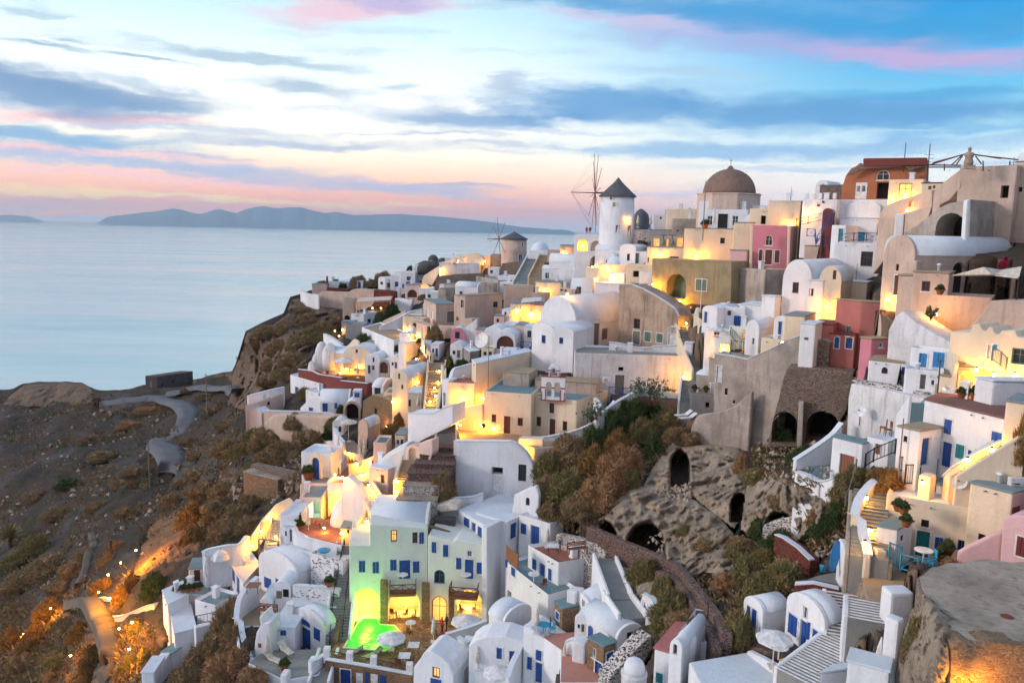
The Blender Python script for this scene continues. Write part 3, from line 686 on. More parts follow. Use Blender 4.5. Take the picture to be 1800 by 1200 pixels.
    blob(620,330,400,17,(165,172,200),.9,-.05);blob(230,312,420,9,(245,190,190),.8,-.03);blob(380,347,520,8,(255,216,150),.9,-.02);blob(60,327,260,9,(255,212,145),.9,-.04);blob(150,372,420,7,(255,160,130),.8)
    blob(520,252,340,14,(165,180,205),.85);blob(330,225,300,8,(175,190,212),.7);blob(870,256,260,9,(175,188,210),.7)
    blob(820,205,230,34,(130,165,205),.9,.0);blob(1030,185,260,40,BL,.85);blob(890,150,55,30,(165,185,210),.7);blob(1420,200,520,46,BL,.9,-.03)
    blob(1350,262,620,22,(125,172,212),.85);blob(1500,292,500,9,(160,185,212),.6);blob(880,268,200,8,(180,190,212),.5)
    blob(530,155,60,16,(160,185,205),.75);blob(600,160,70,14,(165,188,208),.6);blob(690,150,60,9,(165,188,208),.6);blob(60,18,60,9,(150,180,200),.6)
    blob(420,95,260,10,(150,180,200),.75,-.05);blob(260,102,90,6,(140,172,196),.8,-.04);blob(80,78,110,7,(140,172,196),.8,-.04);blob(110,70,50,5,(140,172,196),.6)
    blob(620,18,230,34,(232,190,205),.85,.1);blob(690,8,90,22,(170,170,215),.7);blob(240,140,150,12,(150,178,205),.6,-.08);blob(1000,232,300,6,(190,205,222),.6);blob(760,238,240,5,(165,182,210),.6);blob(300,275,200,5,(165,178,205),.6);blob(1250,150,200,12,(150,195,225),.5);blob(1650,160,260,14,(70,160,212),.7);blob(1700,230,300,12,(90,168,215),.6);blob(1450,235,260,5,(205,222,232),.5)
    blob(1250,30,520,34,BL,.92,-.12);blob(1450,78,420,34,(158,165,212),.8,-.1);blob(1620,98,210,26,(196,165,208),.75,-.08);blob(1080,38,260,12,(205,190,218),.6,-.12);blob(1560,45,420,34,(50,150,208),.85,-.1)
    blob(1180,125,240,14,(165,200,222),.6,-.03)
    blob(820,330,130,7,(165,170,195),.8);blob(1180,345,130,9,(190,188,208),.7)
    bk=N(t,'ShaderNodeMapRange',interpolation_type='SMOOTHSTEP');t.links.new(sp.outputs[1],bk.inputs[0]);bk.inputs[1].default_value=.45;bk.inputs[2].default_value=-.1
    wst=N(t,'ShaderNodeMapRange');t.links.new(sp.outputs[0],wst.inputs[0]);wst.inputs[1].default_value=.9;wst.inputs[2].default_value=-.9
    back=mixc(t,wst.outputs[0],(.36,.48,.72),(.72,.68,.76))
    c=mixc(t,bk.outputs[0],c,back)
    gn=N(t,'ShaderNodeMapRange');t.links.new(el.outputs[0],gn.inputs[0]);gn.inputs[1].default_value=0;gn.inputs[2].default_value=.14;gn.inputs[3].default_value=1.5;gn.inputs[4].default_value=1.0
    sv=N(t,'ShaderNodeVectorMath',operation='SCALE');t.links.new(c,sv.inputs[0]);t.links.new(gn.outputs[0],sv.inputs['Scale']);c=sv.outputs[0]
    t.links.new(c,bg.inputs[0]);bg.inputs[1].default_value=1.14
def build_sun():
    s=bpy.data.lights.new('sun','SUN');o=link(bpy.data.objects.new('sun',s));s.energy=1.9;s.angle=R_(12);s.color=(1.0,.84,.76)
    el,azm=R_(16),R_(-98)      # from the west, a little behind the viewer
    d=Vector((math.sin(azm)*math.cos(el),math.cos(azm)*math.cos(el),math.sin(el)))
    o.rotation_euler=(-d).to_track_quat('-Z','Y').to_euler()
H=house;Pn=panel
H('pale yellow lit flat house behind the dome church terrace',(1224,367,386),1172,None,8,132,mat='cream',name='flat_house')
H('low white flat house just beside the near windmill',(1178,377,402),1150,None,10,136,ops='L t k 1160 381 1163 385',name='flat_house')
H('grey plaster box house under the yellow lit roof',(1224,384,416),1182,None,6,127,mat='beige',ops='L t k 1190 404 1193 407',name='flat_house')
H('grey flat roofed outbuilding above the bell wall',(1182,405,420),1140,None,8,130,mat='grey',roof='f',name='outbuilding',cat='outbuilding')
H('white house with three dark openings below the brown dome',(1313,368,404),1229,None,5,113,ops='L w w 1243 379 1253 396;L d k 1262 376 1279 402;L w w 1287 379 1298 397',name='white_house')
H('pale blue upper band of the house below the brown dome',(1311,353,370),1230,None,5,116,name='roof_storey',cat='rooftop room')
H('white roof room between the dome church and the lit box house',(1352,361,378),1308,None,8,116,name='roof_storey',cat='rooftop room')
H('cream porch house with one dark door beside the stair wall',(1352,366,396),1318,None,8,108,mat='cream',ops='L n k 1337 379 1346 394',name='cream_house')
H('box house with blue grey top and glowing wall over the pink house',(1405,354,400),1351,None,6,106,mat='cream',roof='f',roofmat='roof_white',name='cream_house')
Pn('sloping white stair wall next to the house below the dome',[(1290,404),(1300,392),(1318,376),(1333,366),(1345,363),(1345,372),(1330,384),(1318,396),(1316,404)],(1290,404),(1346,404),'white',.5,DA=111,DB=109,name='stair_wall',cat='wall')
H('white house with battlements along its parapet',(1470,350,384),1411,None,10,98,ops='L t k 1445 353 1449 357;L t n 1436 359 1441 363',merl=5,name='battlement_house')
H('small white barrel vaulted house on the ridge by the ruin',(1454,330,352),1434,1480,22,108,roof='vL',rise=13,ops='L n k 1445 323 1448 333',name='vaulted_house')
H('rubble stone wall block in front of the small vaulted house',(1483,326,350),1441,None,10,102,mat='rubble',roof='f',name='stone_wall',cat='wall')
H('tall white wall block between battlements and orange ruin',(1562,350,384),1474,None,8,96.3,name='white_wall',cat='wall',ext=1.5)
Pn('orange ruined mansion with broken top, arched window and torn plaster',[(1477,352),(1481,326),(1487,308),(1496,296),(1505,292),(1512,286),(1518,288),(1518,278),(1627,277),(1628,352)],(1477,352),(1628,352),'orange',5,'L wa c 1541 299 1564 317;L n k 1541 321 1563 349;L t w 1504 321 1524 350;L t g 1506 327 1512 337;L t g 1515 327 1521 337',DA=100,DB=95,name='ruined_mansion',cat='ruin')
Pn('dark red plaster band crowning the orange ruin',[(1517,279),(1629,277),(1629,284),(1600,285),(1560,286),(1518,288)],(1517,285),(1629,284),'dark_red',1.0,DA=97.3,DB=93.6,ext=.4,name='roof_band',cat='cornice')
Pn('crumbling strip of rubble exposed under the red band of the ruin',[(1488,309),(1500,296),(1518,288),(1560,286),(1628,285),(1628,292),(1600,300),(1590,293),(1560,295),(1530,296),(1512,300),(1497,308)],(1486,300),(1629,295),'rubble',.3,DA=98.4,DB=94.0,ext=0,name='rubble_edge',cat='stonework')
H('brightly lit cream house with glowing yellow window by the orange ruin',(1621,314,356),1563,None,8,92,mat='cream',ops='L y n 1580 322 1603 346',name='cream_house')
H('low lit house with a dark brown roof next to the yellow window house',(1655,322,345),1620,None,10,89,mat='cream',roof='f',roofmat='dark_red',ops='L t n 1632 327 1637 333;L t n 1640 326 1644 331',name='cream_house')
H('small cream dome house at the top edge above the tan mansion',(1830,284,300),1785,None,5,80,mat='cream',roof='f',dome=26,name='domed_house')
H('tall tan mansion with a dark doorway and long ledge',(1775,289,420),1687,None,10,72,mat='tan',roof='p',ops='L n k 1759 326 1773 348;L t k 1738 363 1742 367',dep=8,name='tan_mansion',cat='house')
H('tan mansion wing with one small square black window',(1850,286,420),1777,None,10,71,mat='tan',ops='L n k 1789 329 1797 337',dep=8,name='tan_mansion')
Pn('plastered arch bridge wall carrying the ramp to the tan mansion',[(1588,418),(1590,407),(1612,396),(1632,380),(1650,366),(1668,357),(1690,354),(1707,350),(1709,420)],(1588,420),(1709,420),'beige',4.5,'L na k 1645 374 1697 417 3.5',DA=75,DB=70,name='arch_bridge',cat='bridge')
Pn('narrow white chimney pillar beside the arch bridge',[(1698,420),(1700,352),(1706,350),(1708,420)],(1697,420),(1710,420),'white',.6,DA=69,DB=69,name='pillar',cat='pillar')
Pn('wall of an outdoor stair climbing to the tan mansion',[(1638,372),(1641,338),(1650,327),(1687,298),(1687,330),(1668,352),(1652,360)],(1638,374),(1690,374),'tan',1.6,DA=78,DB=74,name='stair_wall',cat='stairs')
Pn('curved ochre retaining wall climbing towards the tan mansion',[(1540,418),(1546,375),(1556,362),(1578,352),(1600,346),(1622,338),(1638,334),(1638,380),(1625,395),(1590,410)],(1540,420),(1640,420),'tan',1.5,'L na o 1597 352 1607 363 .4',DA=88,DB=80,name='retaining_wall',cat='wall')
Pn('tan wall with a white end pier below the ochre wall',[(1574,410),(1574,378),(1587,376),(1612,368),(1638,362),(1630,385),(1600,405)],(1574,412),(1640,412),'tan',.6,DA=84,DB=78,name='retaining_wall',cat='wall')
H('tall white end pier of the ochre retaining walls',(1587,376,408),1574,None,5,82.5,roof='f',dep=.8,name='pier',cat='pillar')
H('big cream house with a small dark window under the white terrace',(1292,403,463),1203,None,5,111,mat='cream',roof='f',ops='L w k 1266 418 1274 428',name='cream_house')
H('narrow cream house pressed against the pink facade',(1322,392,464),1290,None,6,109.5,mat='cream',roof='f',name='cream_house')
H('pink fronted house with arched window and cream corners',(1390,396,468),1320,1416,14,105,mat='pink',rmat='tan',roof='p',roofmat='roof_tan',ops='L wa c 1345 413 1358 432;L d n 1334 439 1340 464;L d n 1345 439 1357 466;L d n 1362 440 1370 463',name='pink_house')
for x0,x1,nm in((1319,1324,'narrow cream pilaster on the near-mill side of the pink facade'),(1385,1390,'narrow cream pilaster at the tan side corner of the pink facade')):
    Pn(nm,[(x0,468),(x0,397),(x1,397),(x1,468)],(x0,468),(x1,468),'cream',.4,DA=104.9-(x1>1380)*.25,DB=104.8-(x1>1380)*.25,name='pilaster',cat='pilaster')
H('low mauve terrace wall block in front of the pink house',(1312,441,470),1283,None,8,107,mat='pale_pink',roof='f',dep=2,name='terrace_wall',cat='wall')
H('tan retaining house with a plain front under the pink house',(1342,473,532),(1286,468),1392,10,100,mat='beige',roof='p',roofmat='roof_tan',name='tan_house')
Pn('old tan mansion with a pointed porch arch and green shutters',[(1145,514),(1146,455),(1180,457),(1212,458),(1286,461),(1287,532),(1220,530)],(1145,524),(1287,530),'olive_plaster',5,'L na g 1172 481 1206 524 1.8;L s g 1223 491 1242 511',DA=112,DB=103,name='porch_mansion',cat='house',roofmat='roof_tan')
H('lit cream house with a dark slit window below the bell wall',(1203,436,474),1137,None,8,121,mat='cream',roof='f',ops='L n k 1177 451 1193 456;L w o 1138 452 1141 461',name='cream_house')
Pn('grey bell wall with orange lit niches along its foot',[(1144,440),(1144,416),(1163,415),(1202,415),(1202,440)],(1144,440),(1202,440),'beige',.8,'L n o 1148 419 1159 434 .4;L n o 1189 418 1200 434 .4;L n o 1171 420 1175 434 .3',DA=126,DB=124,name='bell_wall',cat='wall')
H('cream lit cube house with a black window near the yellow lamp',(1146,465,496),1101,None,12,121,mat='cream',ops='L n k 1112 476 1123 487',name='cream_house')
H('small white box house beside the black window cube',(1147,478,500),1124,None,10,118,ops='',name='flat_house')
H('white building with one lit and one grey arch below the windmill',(1062,413,446),1010,None,6,144,ops='L Na y 1015 420 1033 441 1.2;L Na c 1038 423 1058 441 1.2',name='arched_house')
H('white windmill terrace house with a low dark window',(1100,415,452),1062,None,6,141,ops='L w k 1072 428 1082 434',name='white_house')
H('white speckled terrace wall beside the windmill door',(1141,405,420),1113,None,6,137,mat='speckled',roof='f',dep=3,name='terrace_wall',cat='wall')
H('white gabled cottage with two narrow windows below the windmill',(1116,437,470),1090,1140,25,128,roof='vL',rise=7,ops='L w k 1102 446 1107 458',name='gabled_cottage')
H('tiny white cottage with a green door below the windmill',(1137,442,470),1115,None,10,125,ops='L d g 1117 445 1123 464',name='white_cottage')
H('white roofed house on the slope under the arched house',(1098,440,470),1046,None,15,133,roof='vR',rise=9,name='vaulted_house')
H('white dome house glowing yellow below the windmill terrace',(1100,465,492),1052,None,12,128,mat='cream',dome=17,name='domed_house')
H('stepped cream house between the glowing dome and the lamp wall',(1056,470,494),1030,None,15,134,mat='cream',name='cream_house')
H('low tan lit house strip between the two windmills',(1008,440,456),962,None,8,166,mat='tan',name='tan_house')
H('ochre lit wall house right under the arched house',(1015,432,452),984,None,8,160,mat='tan',roof='f',name='tan_house')
H('white house with a small teal dome behind the far windmill',(963,440,458),928,None,10,178,dome=17,name='domed_house')
H('tiny grey shed leaning on the far windmill',(880,447,465),862,None,10,192,mat='grey',name='shed',cat='shed')
H('yellow lit house with a curved parapet and dark window',(862,450,468),800,None,8,192,mat='cream',ops='L n k 826 447 832 458',name='cream_house')
Pn('curved gable wall rising over the yellow lit house',[(815,455),(822,446),(832,444),(842,446),(850,453),(850,460),(815,460)],(815,462),(850,462),'cream',1.5,DA=190.5,DB=190,ext=1,name='gable_wall',cat='wall')
H('long lit house with pale roof beside the dark boulder',(820,455,470),782,None,10,196,mat='cream',roof='f',roofmat='roof_white',ops='L y n 802 457 808 464',name='cream_house')
H('long sagging pale grey roofed house above the dry stone wall',(842,464,486),772,850,8,188,mat='white_worn',roof='f',name='white_house')
Pn('dry stone wall under the pale grey roofed house',[(752,505),(770,486),(800,482),(850,480),(853,500),(800,508)],(752,507),(853,502),'rubble',1,DA=186,DB=183,name='stone_wall',cat='wall')
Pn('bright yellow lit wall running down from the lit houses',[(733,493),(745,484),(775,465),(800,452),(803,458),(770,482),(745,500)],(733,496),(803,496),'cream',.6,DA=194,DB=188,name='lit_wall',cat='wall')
H('white flat house with a dark triangle of shade on the ridge',(766,465,492),728,None,12,199,name='flat_house')
H('white two storey house with dark blue windows on the ridge',(730,478,514),704,None,10,196,ops='L s b 715 486 722 493;L s b 714 495 722 503;L s b 707 499 710 506',name='white_house')
H('white house with a blue door next to the two storey one',(704,484,514),686,None,10,198,ops='L d b 694 495 700 511',name='white_house')
H('small white gabled chapel house with one black window',(677,492,512),665,704,42,199,roof='vL',rise=5,ops='L t k 669 495 673 500;R s g 680 497 688 505',name='gabled_cottage')
H('tiny white gatehouse with a blue arched door by two round bushes',(638,494,508),627,None,10,203,ops='L da b 629 495 634 507',dep=2,name='gatehouse')
H('low pale blue roofed store at the headland tip',(613,496,506),573,None,5,206,roof='f',roofmat='roof_white',dep=6,name='store_house')
H('brown stone block at the headland tip',(575,500,520),548,None,12,203,mat='tan',roof='f',name='stone_block')
Pn('dark red stone wall under the pale store at the headland',[(574,514),(574,505),(612,508),(618,516)],(574,515),(619,516),'red_brick',1,DA=201,DB=200,name='stone_wall',cat='wall')
strip('curved white terrace parapet at the headland tip',[(528,510,520),(540,516,526),(560,518,528)],'white',.4,name='parapet',cap='roof_white')
Pn('long tan retaining wall along the headland top',[(553,532),(554,520),(566,512),(610,514),(622,508),(660,509),(658,532),(620,545),(603,541)],(553,538),(660,536),'tan',2,DA=197,DB=190,name='retaining_wall',cat='wall')
Pn('red rubble section of the headland retaining wall',[(656,535),(657,509),(695,512),(696,530)],(656,532),(697,532),'red_brick',2,DA=189.5,DB=187,name='stone_wall',cat='wall')
H('tall tan buttress house with a dark arch at its foot',(623,525,578),602,None,8,182,mat='tan',ops='L na k 605 554 615 564',name='tan_house')
H('white house wall with a small teal window below the lit restaurant',(640,552,573),617,668,30,172,ops='R w a 646 560 652 568',name='white_house')
H('little white gate tower near the pink arch house',(703,506,540),695,None,10,188,name='gate_tower',dep=2)
H('pale pink house with a brown arch at the ridge foot',(736,501,530),712,None,12,186,mat='cream_pink',roof='f',ops='L na n 716 509 733 523 .6',name='pink_house')
H('white house with an orange lunette arch',(762,506,528),736,None,12,184,ops='L na o 739 499 753 507 .3',name='white_house')
Pn('curved white garden walls below the gate tower',[(693,545),(694,524),(705,524),(718,528),(726,524),(722,538),(712,546)],(693,548),(727,548),'white',.8,DA=183,DB=180,name='garden_wall',cat='wall')
H('grey green end wall house with a curved white shoulder',(784,508,545),770,802,30,176,mat='beige',roof='f',ops='',name='grey_house')
H('white cube house beside the grey green end wall',(800,500,520),772,None,15,181,name='flat_house')
H('low white house with a small dark door above the tan mansion',(840,505,535),800,None,20,172,roof='vR',rise=8,ops='L d b 808 512 813 522',name='vaulted_house')
H('sand coloured house with a walled stair and dark slit window',(875,492,520),(832,483),None,20,169,mat='beige',roof='p',ops='L n k 848 500 851 510',name='tan_house')
H('blue tinted white courtyard house at the foot of the stairway',(905,485,502),875,None,10,172,roofmat='roof_teal',name='courtyard_house')
Pn('grey rubble retaining wall under the far windmill',[(878,475),(882,463),(905,460),(935,456),(930,468),(905,478)],(878,479),(936,476),'rubble',1.2,DA=184,DB=178,name='stone_wall',cat='wall')
H('broad white mounded roof house above the planter terrace',(1045,462,480),965,1052,10,148,roof='vR',rise=14,name='mounded_house')
H('white house with two windows and a lit yellow door',(990,473,500),953,None,8,150,roof='vR',rise=5,ops='L w w 958 479 966 490;L y n 977 479 984 490;L w w 970 480 974 488',name='white_house')
H('white planter terrace house with a small round dome',(1040,474,500),991,None,8,147,dome=15,ops='',name='domed_house')
H('cream lit house at the lower end of the planter terrace',(986,497,532),941,None,12,145,mat='cream',roof='f',name='cream_house')
H('small yellow lit annexe with two black spots on its wall',(1004,506,532),983,None,8,141,mat='cream',ops='L t k 985 508 989 511;L t k 993 509 996 512',name='cream_house')
H('pink and cream house with a lit arched niche and sloping pale roof',(1077,511,528),1003,None,5,137,mat='cream_pink',roof='vR',rise=18,ops='L Na y 1022 512 1032 520 .4',name='pink_house')
H('salmon wall house with broad blank front by the tan mansion',(937,503,545),886,None,5,152,mat='tan',roof='p',ops='L na k 881 508 886 530 .5',name='tan_house')
H('tall tan mansion house with a tapering roofline and one square window',(817,521,578),798,883,42,140,mat='tan',roof='f',roofmat='roof_tan',ops='R w g 867 530 875 540;L w n 810 527 815 541;L n k 802 557 806 563',name='tan_mansion')
H('sand house with two tall white windows and a side stair',(766,535,572),(745,526),802,45,144,mat='tan',roof='f',ops='L d w 749 544 755 557;L d w 758 548 763 561;R d e 786 547 798 567',name='tan_house')
H('cream ridge wall house behind the big barrel vault',(1090,500,540),1045,None,15,122,mat='white',roof='f',name='white_house')
H('large white barrel vault house with brown shutters',(1011,573,612),949,1108,36,108,roof='vL',rise=50,ops='R d e 1043 561 1053 610;R s e 1058 577 1067 596',dep=12,name='vaulted_house')
Pn('weathered bare plaster ruin with an old door and pale curved coping',[(1088,606),(1088,500),(1110,500),(1130,508),(1150,519),(1170,531),(1186,543),(1192,556),(1193,606)],(1088,606),(1193,606),'ruin',3.0,'L d e 1113 582 1125 606;L w n 1114 560 1125 578;L s g 1133 583 1144 600;L s g 1154 586 1165 602',DA=108,DB=100.5,name='plaster_ruin',cat='ruin',cap=True)
H('little beige vaulted shed with a pale door beside the plaster ruin',(1192,582,608),1171,None,12,99.5,mat='beige',roof='vL',rise=6,ops='L d w 1175 587 1189 607',dep=3,name='shed',cat='shed')
H('white house with a small blue window and gently arched roof',(970,580,652),(936,574),1045,22,101,roof='vL',rise=8,ops='L w b 952 589 959 603;L t k 942 600 942.5 601',name='white_house',chim=None)
H('pale white house with one square blue window facing the belfry',(1006,585,630),971,1044,25,99.3,roof='vL',rise=7,ops='L w b 983 593 990 604',name='white_house')
H('long blank white wall house with a brown framed door and blue balcony',(1206,625,692),(1010,619),None,5,95.5,mat='white_worn',roof='p',roofmat='floor_grey',ops='L n k 1087 645 1096 652;L d e 1081 659 1097 693',dep=7,name='long_house')
strip('pale blue courtyard parapet in front of the plaster ruin',[(1070,602,620),(1090,604,622),(1115,610,624),(1135,613,625),(1150,609,625),(1180,608,625),(1200,604,624)],'white',.35,name='parapet',cap='roof_white',D=(100,98.5))
H('slim white gate pier at the end of the long blank wall',(1215,604,664),1203,None,8,94.5,roof='f',dep=1.2,name='gate_pier',cat='pillar')
H('cream house with brown door and two small windows, joined to the chapel',(933,692,768),(850,686),(965,665),20,90,mat='cream',roof='p',roofmat='roof_teal',rim=.2,ops='L w n 864 728 872 742;L d n 886 731 897 763;L w n 910 734 919 748',name='cream_house')
H('chapel with three dark windows, a brown door and the striped belfry',(1012,703,772),(934,693),(1069,685),20,89.3,mat='cream',roof='p',roofmat='roof_teal',rim=.2,ops='L w n 966 708 974 726;L w n 943 732 951 749;L d n 966 736 976 766;L w n 989 740 997 757',name='chapel',cat='chapel')
H('tall cream lit house with a bluish sloping roof beside the chapel',(835,640,750),(829,633),(936,618),20,95,mat='cream',roof='f',roofmat='roof_white',name='cream_house')
H('cream terrace house with a rounded lit wall below the tall cream house',(833,673,755),787,None,10,94,mat='cream',roof='p',roofmat='terracotta',ops='',name='cream_house')
H('narrow white corner pillar house with a dark doorway',(789,668,722),777,None,30,95.5,ops='L n k 779 690 783 712',dep=2,name='corner_house')
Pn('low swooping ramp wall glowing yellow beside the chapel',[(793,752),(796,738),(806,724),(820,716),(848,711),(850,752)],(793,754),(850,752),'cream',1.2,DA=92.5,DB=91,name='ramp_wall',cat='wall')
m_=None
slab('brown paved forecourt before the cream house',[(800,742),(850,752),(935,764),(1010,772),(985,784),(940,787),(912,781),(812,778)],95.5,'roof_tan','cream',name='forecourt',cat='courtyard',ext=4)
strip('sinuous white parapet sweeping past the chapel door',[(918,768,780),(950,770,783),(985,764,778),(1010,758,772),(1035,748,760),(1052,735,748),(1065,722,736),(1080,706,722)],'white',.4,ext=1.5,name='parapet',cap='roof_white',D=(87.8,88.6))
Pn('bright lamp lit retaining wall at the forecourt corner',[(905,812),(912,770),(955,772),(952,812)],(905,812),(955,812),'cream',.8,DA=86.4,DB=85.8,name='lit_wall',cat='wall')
strip('white wall winding down beside the green bushes',[(1043,700,715),(1052,712,728),(1048,730,742),(1060,724,736),(1090,704,716),(1120,688,700)],'white_worn',.3,name='garden_wall',cap='roof_white')
H('hexagonal brown plaster apse house behind the chapel roof',(930,658,690),884,None,15,94,mat='beige',roof='f',roofmat='roof_tan',name='apse',cat='outbuilding',dep=4)
H('long sand coloured lean wall house between belfry and white wall',(1048,675,700),940,None,8,92.5,mat='tan',roof='f',roofmat='roof_tan',dep=3,name='tan_house')
H('brown low terrace house under the leafy shrub',(1196,702,740),1120,None,5,89,mat='brown',roof='f',dep=4,name='brown_wall',cat='wall')
Pn('white house with a rounded shoulder, half open black door and dark window',[(797,870),(797,776),(895,777),(908,782),(925,797),(936,818),(941,845),(941,870)],(797,872),(941,872),'white',1.2,'L n k 864 821 884 834;L d w 865 836 883 866;L w k 911 816 925 845',DA=86,DB=84,name='rounded_house',cat='house',cap=True)
Pn('pale side wall curving round under the white stairway',[(716,790),(717,727),(735,728),(762,727),(778,718),(796,712),(796,745),(776,757),(745,772),(722,786)],(716,792),(797,792),'white',3,DA=89.5,DB=87,name='side_wall',cat='wall',cap=True)
Pn('small pink lit wall with an arched niche beside the lava terraces',[(713,812),(714,786),(724,780),(736,786),(738,778),(760,772),(760,795),(738,812)],(713,814),(761,814),'cream_pink',1.4,'L na c 718 787 732 812 .5',DA=86.5,DB=85,name='niche_wall',cat='wall')
for i,(x0,x1,y0,y1,dd,mt)in enumerate(((748,799,789,806,86.5,'lava'),(738,799,803,822,85.2,'lava'),(728,798,818,838,83.8,'lava'),(716,780,834,856,82.6,'lava'),(708,772,856,884,81.4,'white_mortar'),(697,768,880,906,80.2,'white_mortar'))):
    H(['topmost narrow dark lava stone terrace by the white stairway','second dark lava stone terrace from the white stairway','wide reddish lava stone terrace in mid slope','lava stone terrace beside the glowing steps','pale mortared stone terrace under the dry bush','lowest pale mortared stone terrace over the hotel vault'][i],
      (x1,y0,y1),x0,None,6,dd,mat=mt,roof='f',roofmat='lava' if i<4 else 'concrete_top',dep=3.5,name='stone_terrace',cat='terrace wall',group='stepped stone terraces',bev=.12)
H('grey vaulted roof house by the lit central stairs',(716,668,700),690,757,25,114,mat='cream',roof='vL',rise=16,ops='L w k 700 656 703 666;L n k 705 676 709 684',name='vaulted_house')
H('lamp lit porch house under the grey vaulted roof',(757,692,725),716,None,8,110,mat='cream',roof='f',roofmat='roof_white',ops='L w k 718 702 722 714',name='cream_house')
H('grey walled house below the dark garden bush',(826,619,645),(802,603),(843,616),30,118,mat='grey',roof='f',roofmat='roof_white',name='grey_house')
H('pink cottage with an arched top and a navy window',(817,590,608),793,None,8,126,mat='pink',roof='vL',rise=13,ops='L w k 800 583 808 595',dep=4,name='pink_cottage')
H('pink garden wall with a steep pointed end',(852,580,612),835,None,8,124,mat='cream_pink',roof='f',dep=3,name='pink_wall',cat='wall')
Pn('low pale wall between the two pink walls',[(812,598),(815,577),(838,560),(838,598)],(812,600),(839,600),'white_worn',.6,DA=127,DB=126,name='garden_wall',cat='wall')
H('cream vaulted house with a brown arched front',(905,597,618),868,None,10,113,mat='white',roof='vL',rise=14,ops='L na n 873 590 903 614 .4',dep=5,name='vaulted_house')
H('white roof room beneath the lit restaurant terrace',(905,570,594),882,None,10,121,ops='',name='roof_storey')
H('salmon side house with a rain pipe near the blue balcony',(922,572,606),906,None,10,118,mat='cream_pink',name='pink_house',dep=4)
H('white house with a green window above the blue balcony',(937,575,600),921,None,10,115,ops='L w g 927 581 934 593',name='white_house',dep=4)
H('white house with a small bell arch on its roof',(882,585,612),852,None,12,117,roof='vL',rise=10,name='vaulted_house')
H('restaurant house glowing yellow beside the big vault',(956,536,570),897,None,8,131,mat='cream',roof='f',ops='L N y 900 545 918 560 .5;L N W 925 548 950 562 .6',name='restaurant')
H('white corner house with two tiny dark windows',(895,545,570),882,None,25,129,ops='L t k 887 548 890 553',name='white_house',dep=4)
Pn('tan street wall with an arched door beside a brown tree',[(731,612),(732,566),(745,570),(765,573),(805,574),(812,560),(830,560),(830,590),(800,594),(770,597),(758,610)],(731,620),(830,602),'tan',2,'L na k 751 573 756 590 .4',DA=138,DB=130,name='street_wall',cat='wall')
H('white flat house with a tan roof terrace and slanting sides',(692,597,622),(636,574),(725,586),30,140,roof='p',roofmat='roof_tan',name='flat_house')
H('grey flat shed by the lamps above the white boulders',(640,570,590),607,None,10,160,mat='grey',name='shed',cat='shed')
strip('white diagonal roof wall climbing to the sand house',[(668,575,584),(700,560,570),(722,548,560),(742,543,553)],'white',.6,cap='roof_white',name='garden_wall')
H('white house with tall dark glazing above the central stairs',(712,604,625),700,735,35,133,name='white_house')
H('yellow lit niche house between two white walls',(735,556,590),708,None,12,148,mat='cream',ops='L n y 728 561 732 567',name='cream_house')
H('white wedge house under the yellow niche house',(722,586,615),702,None,30,138,name='flat_house')
H('white cottage lit orange with a red door under a barrel roof',(643,624,658),(577,620),None,10,146,mat='cream',roof='vR',rise=9,ops='L d r 623 629 632 652;L s r 612 634 619 643;L s r 636 631 641 646',name='cream_cottage')
H('small white gable cottage with two black windows above the cliff',(577,628,658),562,604,25,150,roof='vL',rise=10,ops='L t k 568 620 570 625;L t k 568 628 570 635',name='gabled_cottage')
H('white round gable with a brown square window on the orange lit cottage',(651,626,640),604,680,20,144.5,mat='cream',roof='vL',rise=16,ops='L w n 625 614 629 620',name='gabled_cottage',ext=1)
H('white vaulted house with dark shutters next to the lit cottage',(668,634,664),642,716,22,141,roof='vL',rise=11,ops='L w k 655 628 658 636;L s n 647 642 651 656;L s n 654 642 658 650',name='vaulted_house')
H('grey walled vault with a wide tan arch',(683,642,662),666,722,20,136,mat='beige',roof='vL',rise=9,ops='L na n 667 636 682 656 .5',name='vaulted_house')
H('white gable house with a small window over the stone houses',(713,672,692),693,None,25,127,roof='vL',rise=18,ops='L w k 700 657 703 667',name='gabled_cottage')
H('curved white roof block with a dark glazed front',(674,682,700),654,697,25,131,roof='vR',rise=12,ops='L n d 658 679 669 696 .3',name='vaulted_house')
Pn('dark red terrace wall below the orange lit cottage',[(524,662),(524,649),(548,652),(560,658),(600,664),(600,682),(570,676)],(524,668),(600,684),'dark_red',1.2,DA=150,DB=139,name='terrace_wall',cat='wall',cap=True)
Pn('second dark red terrace wall beside the white lunette house',[(597,686),(598,669),(646,674),(644,692)],(597,688),(647,692),'dark_red',1.2,DA=137.5,DB=134,name='terrace_wall',cat='wall',cap=True)
H('long white house with a narrow blue door facing the sea',(567,674,705),(510,658),(588,667),20,143,ops='L d b 519 680 525 703',name='white_house')
H('white block house beside the dark red terrace wall',(560,691,712),(537,684),(592,682),30,139,name='flat_house')
H('white vaulted house with navy door and window above the tan bluff',(615,708,728),562,None,6,133,roof='vR',rise=19,ops='L d b 567 706 576 724;L s b 588 708 593 718',name='vaulted_house')
Pn('sloping white wall with a small blue window',[(524,724),(528,716),(545,700),(563,696),(563,726)],(524,727),(563,728),'white',1.6,'L s b 543 716 550 722',DA=135,DB=133,name='sloped_wall',cat='wall')
H('deep tan barrel arch passage under the white house',(633,722,742),604,None,6,129,mat='tan',roof='vL',rise=17,ops='L na k 607 709 630 741 2.5',dep=4,name='arch_passage',cat='arch')
H('white chimney block with a navy square vent',(634,688,700),620,None,8,131,ops='L t b 623 690 632 698',dep=2,name='vent_block')
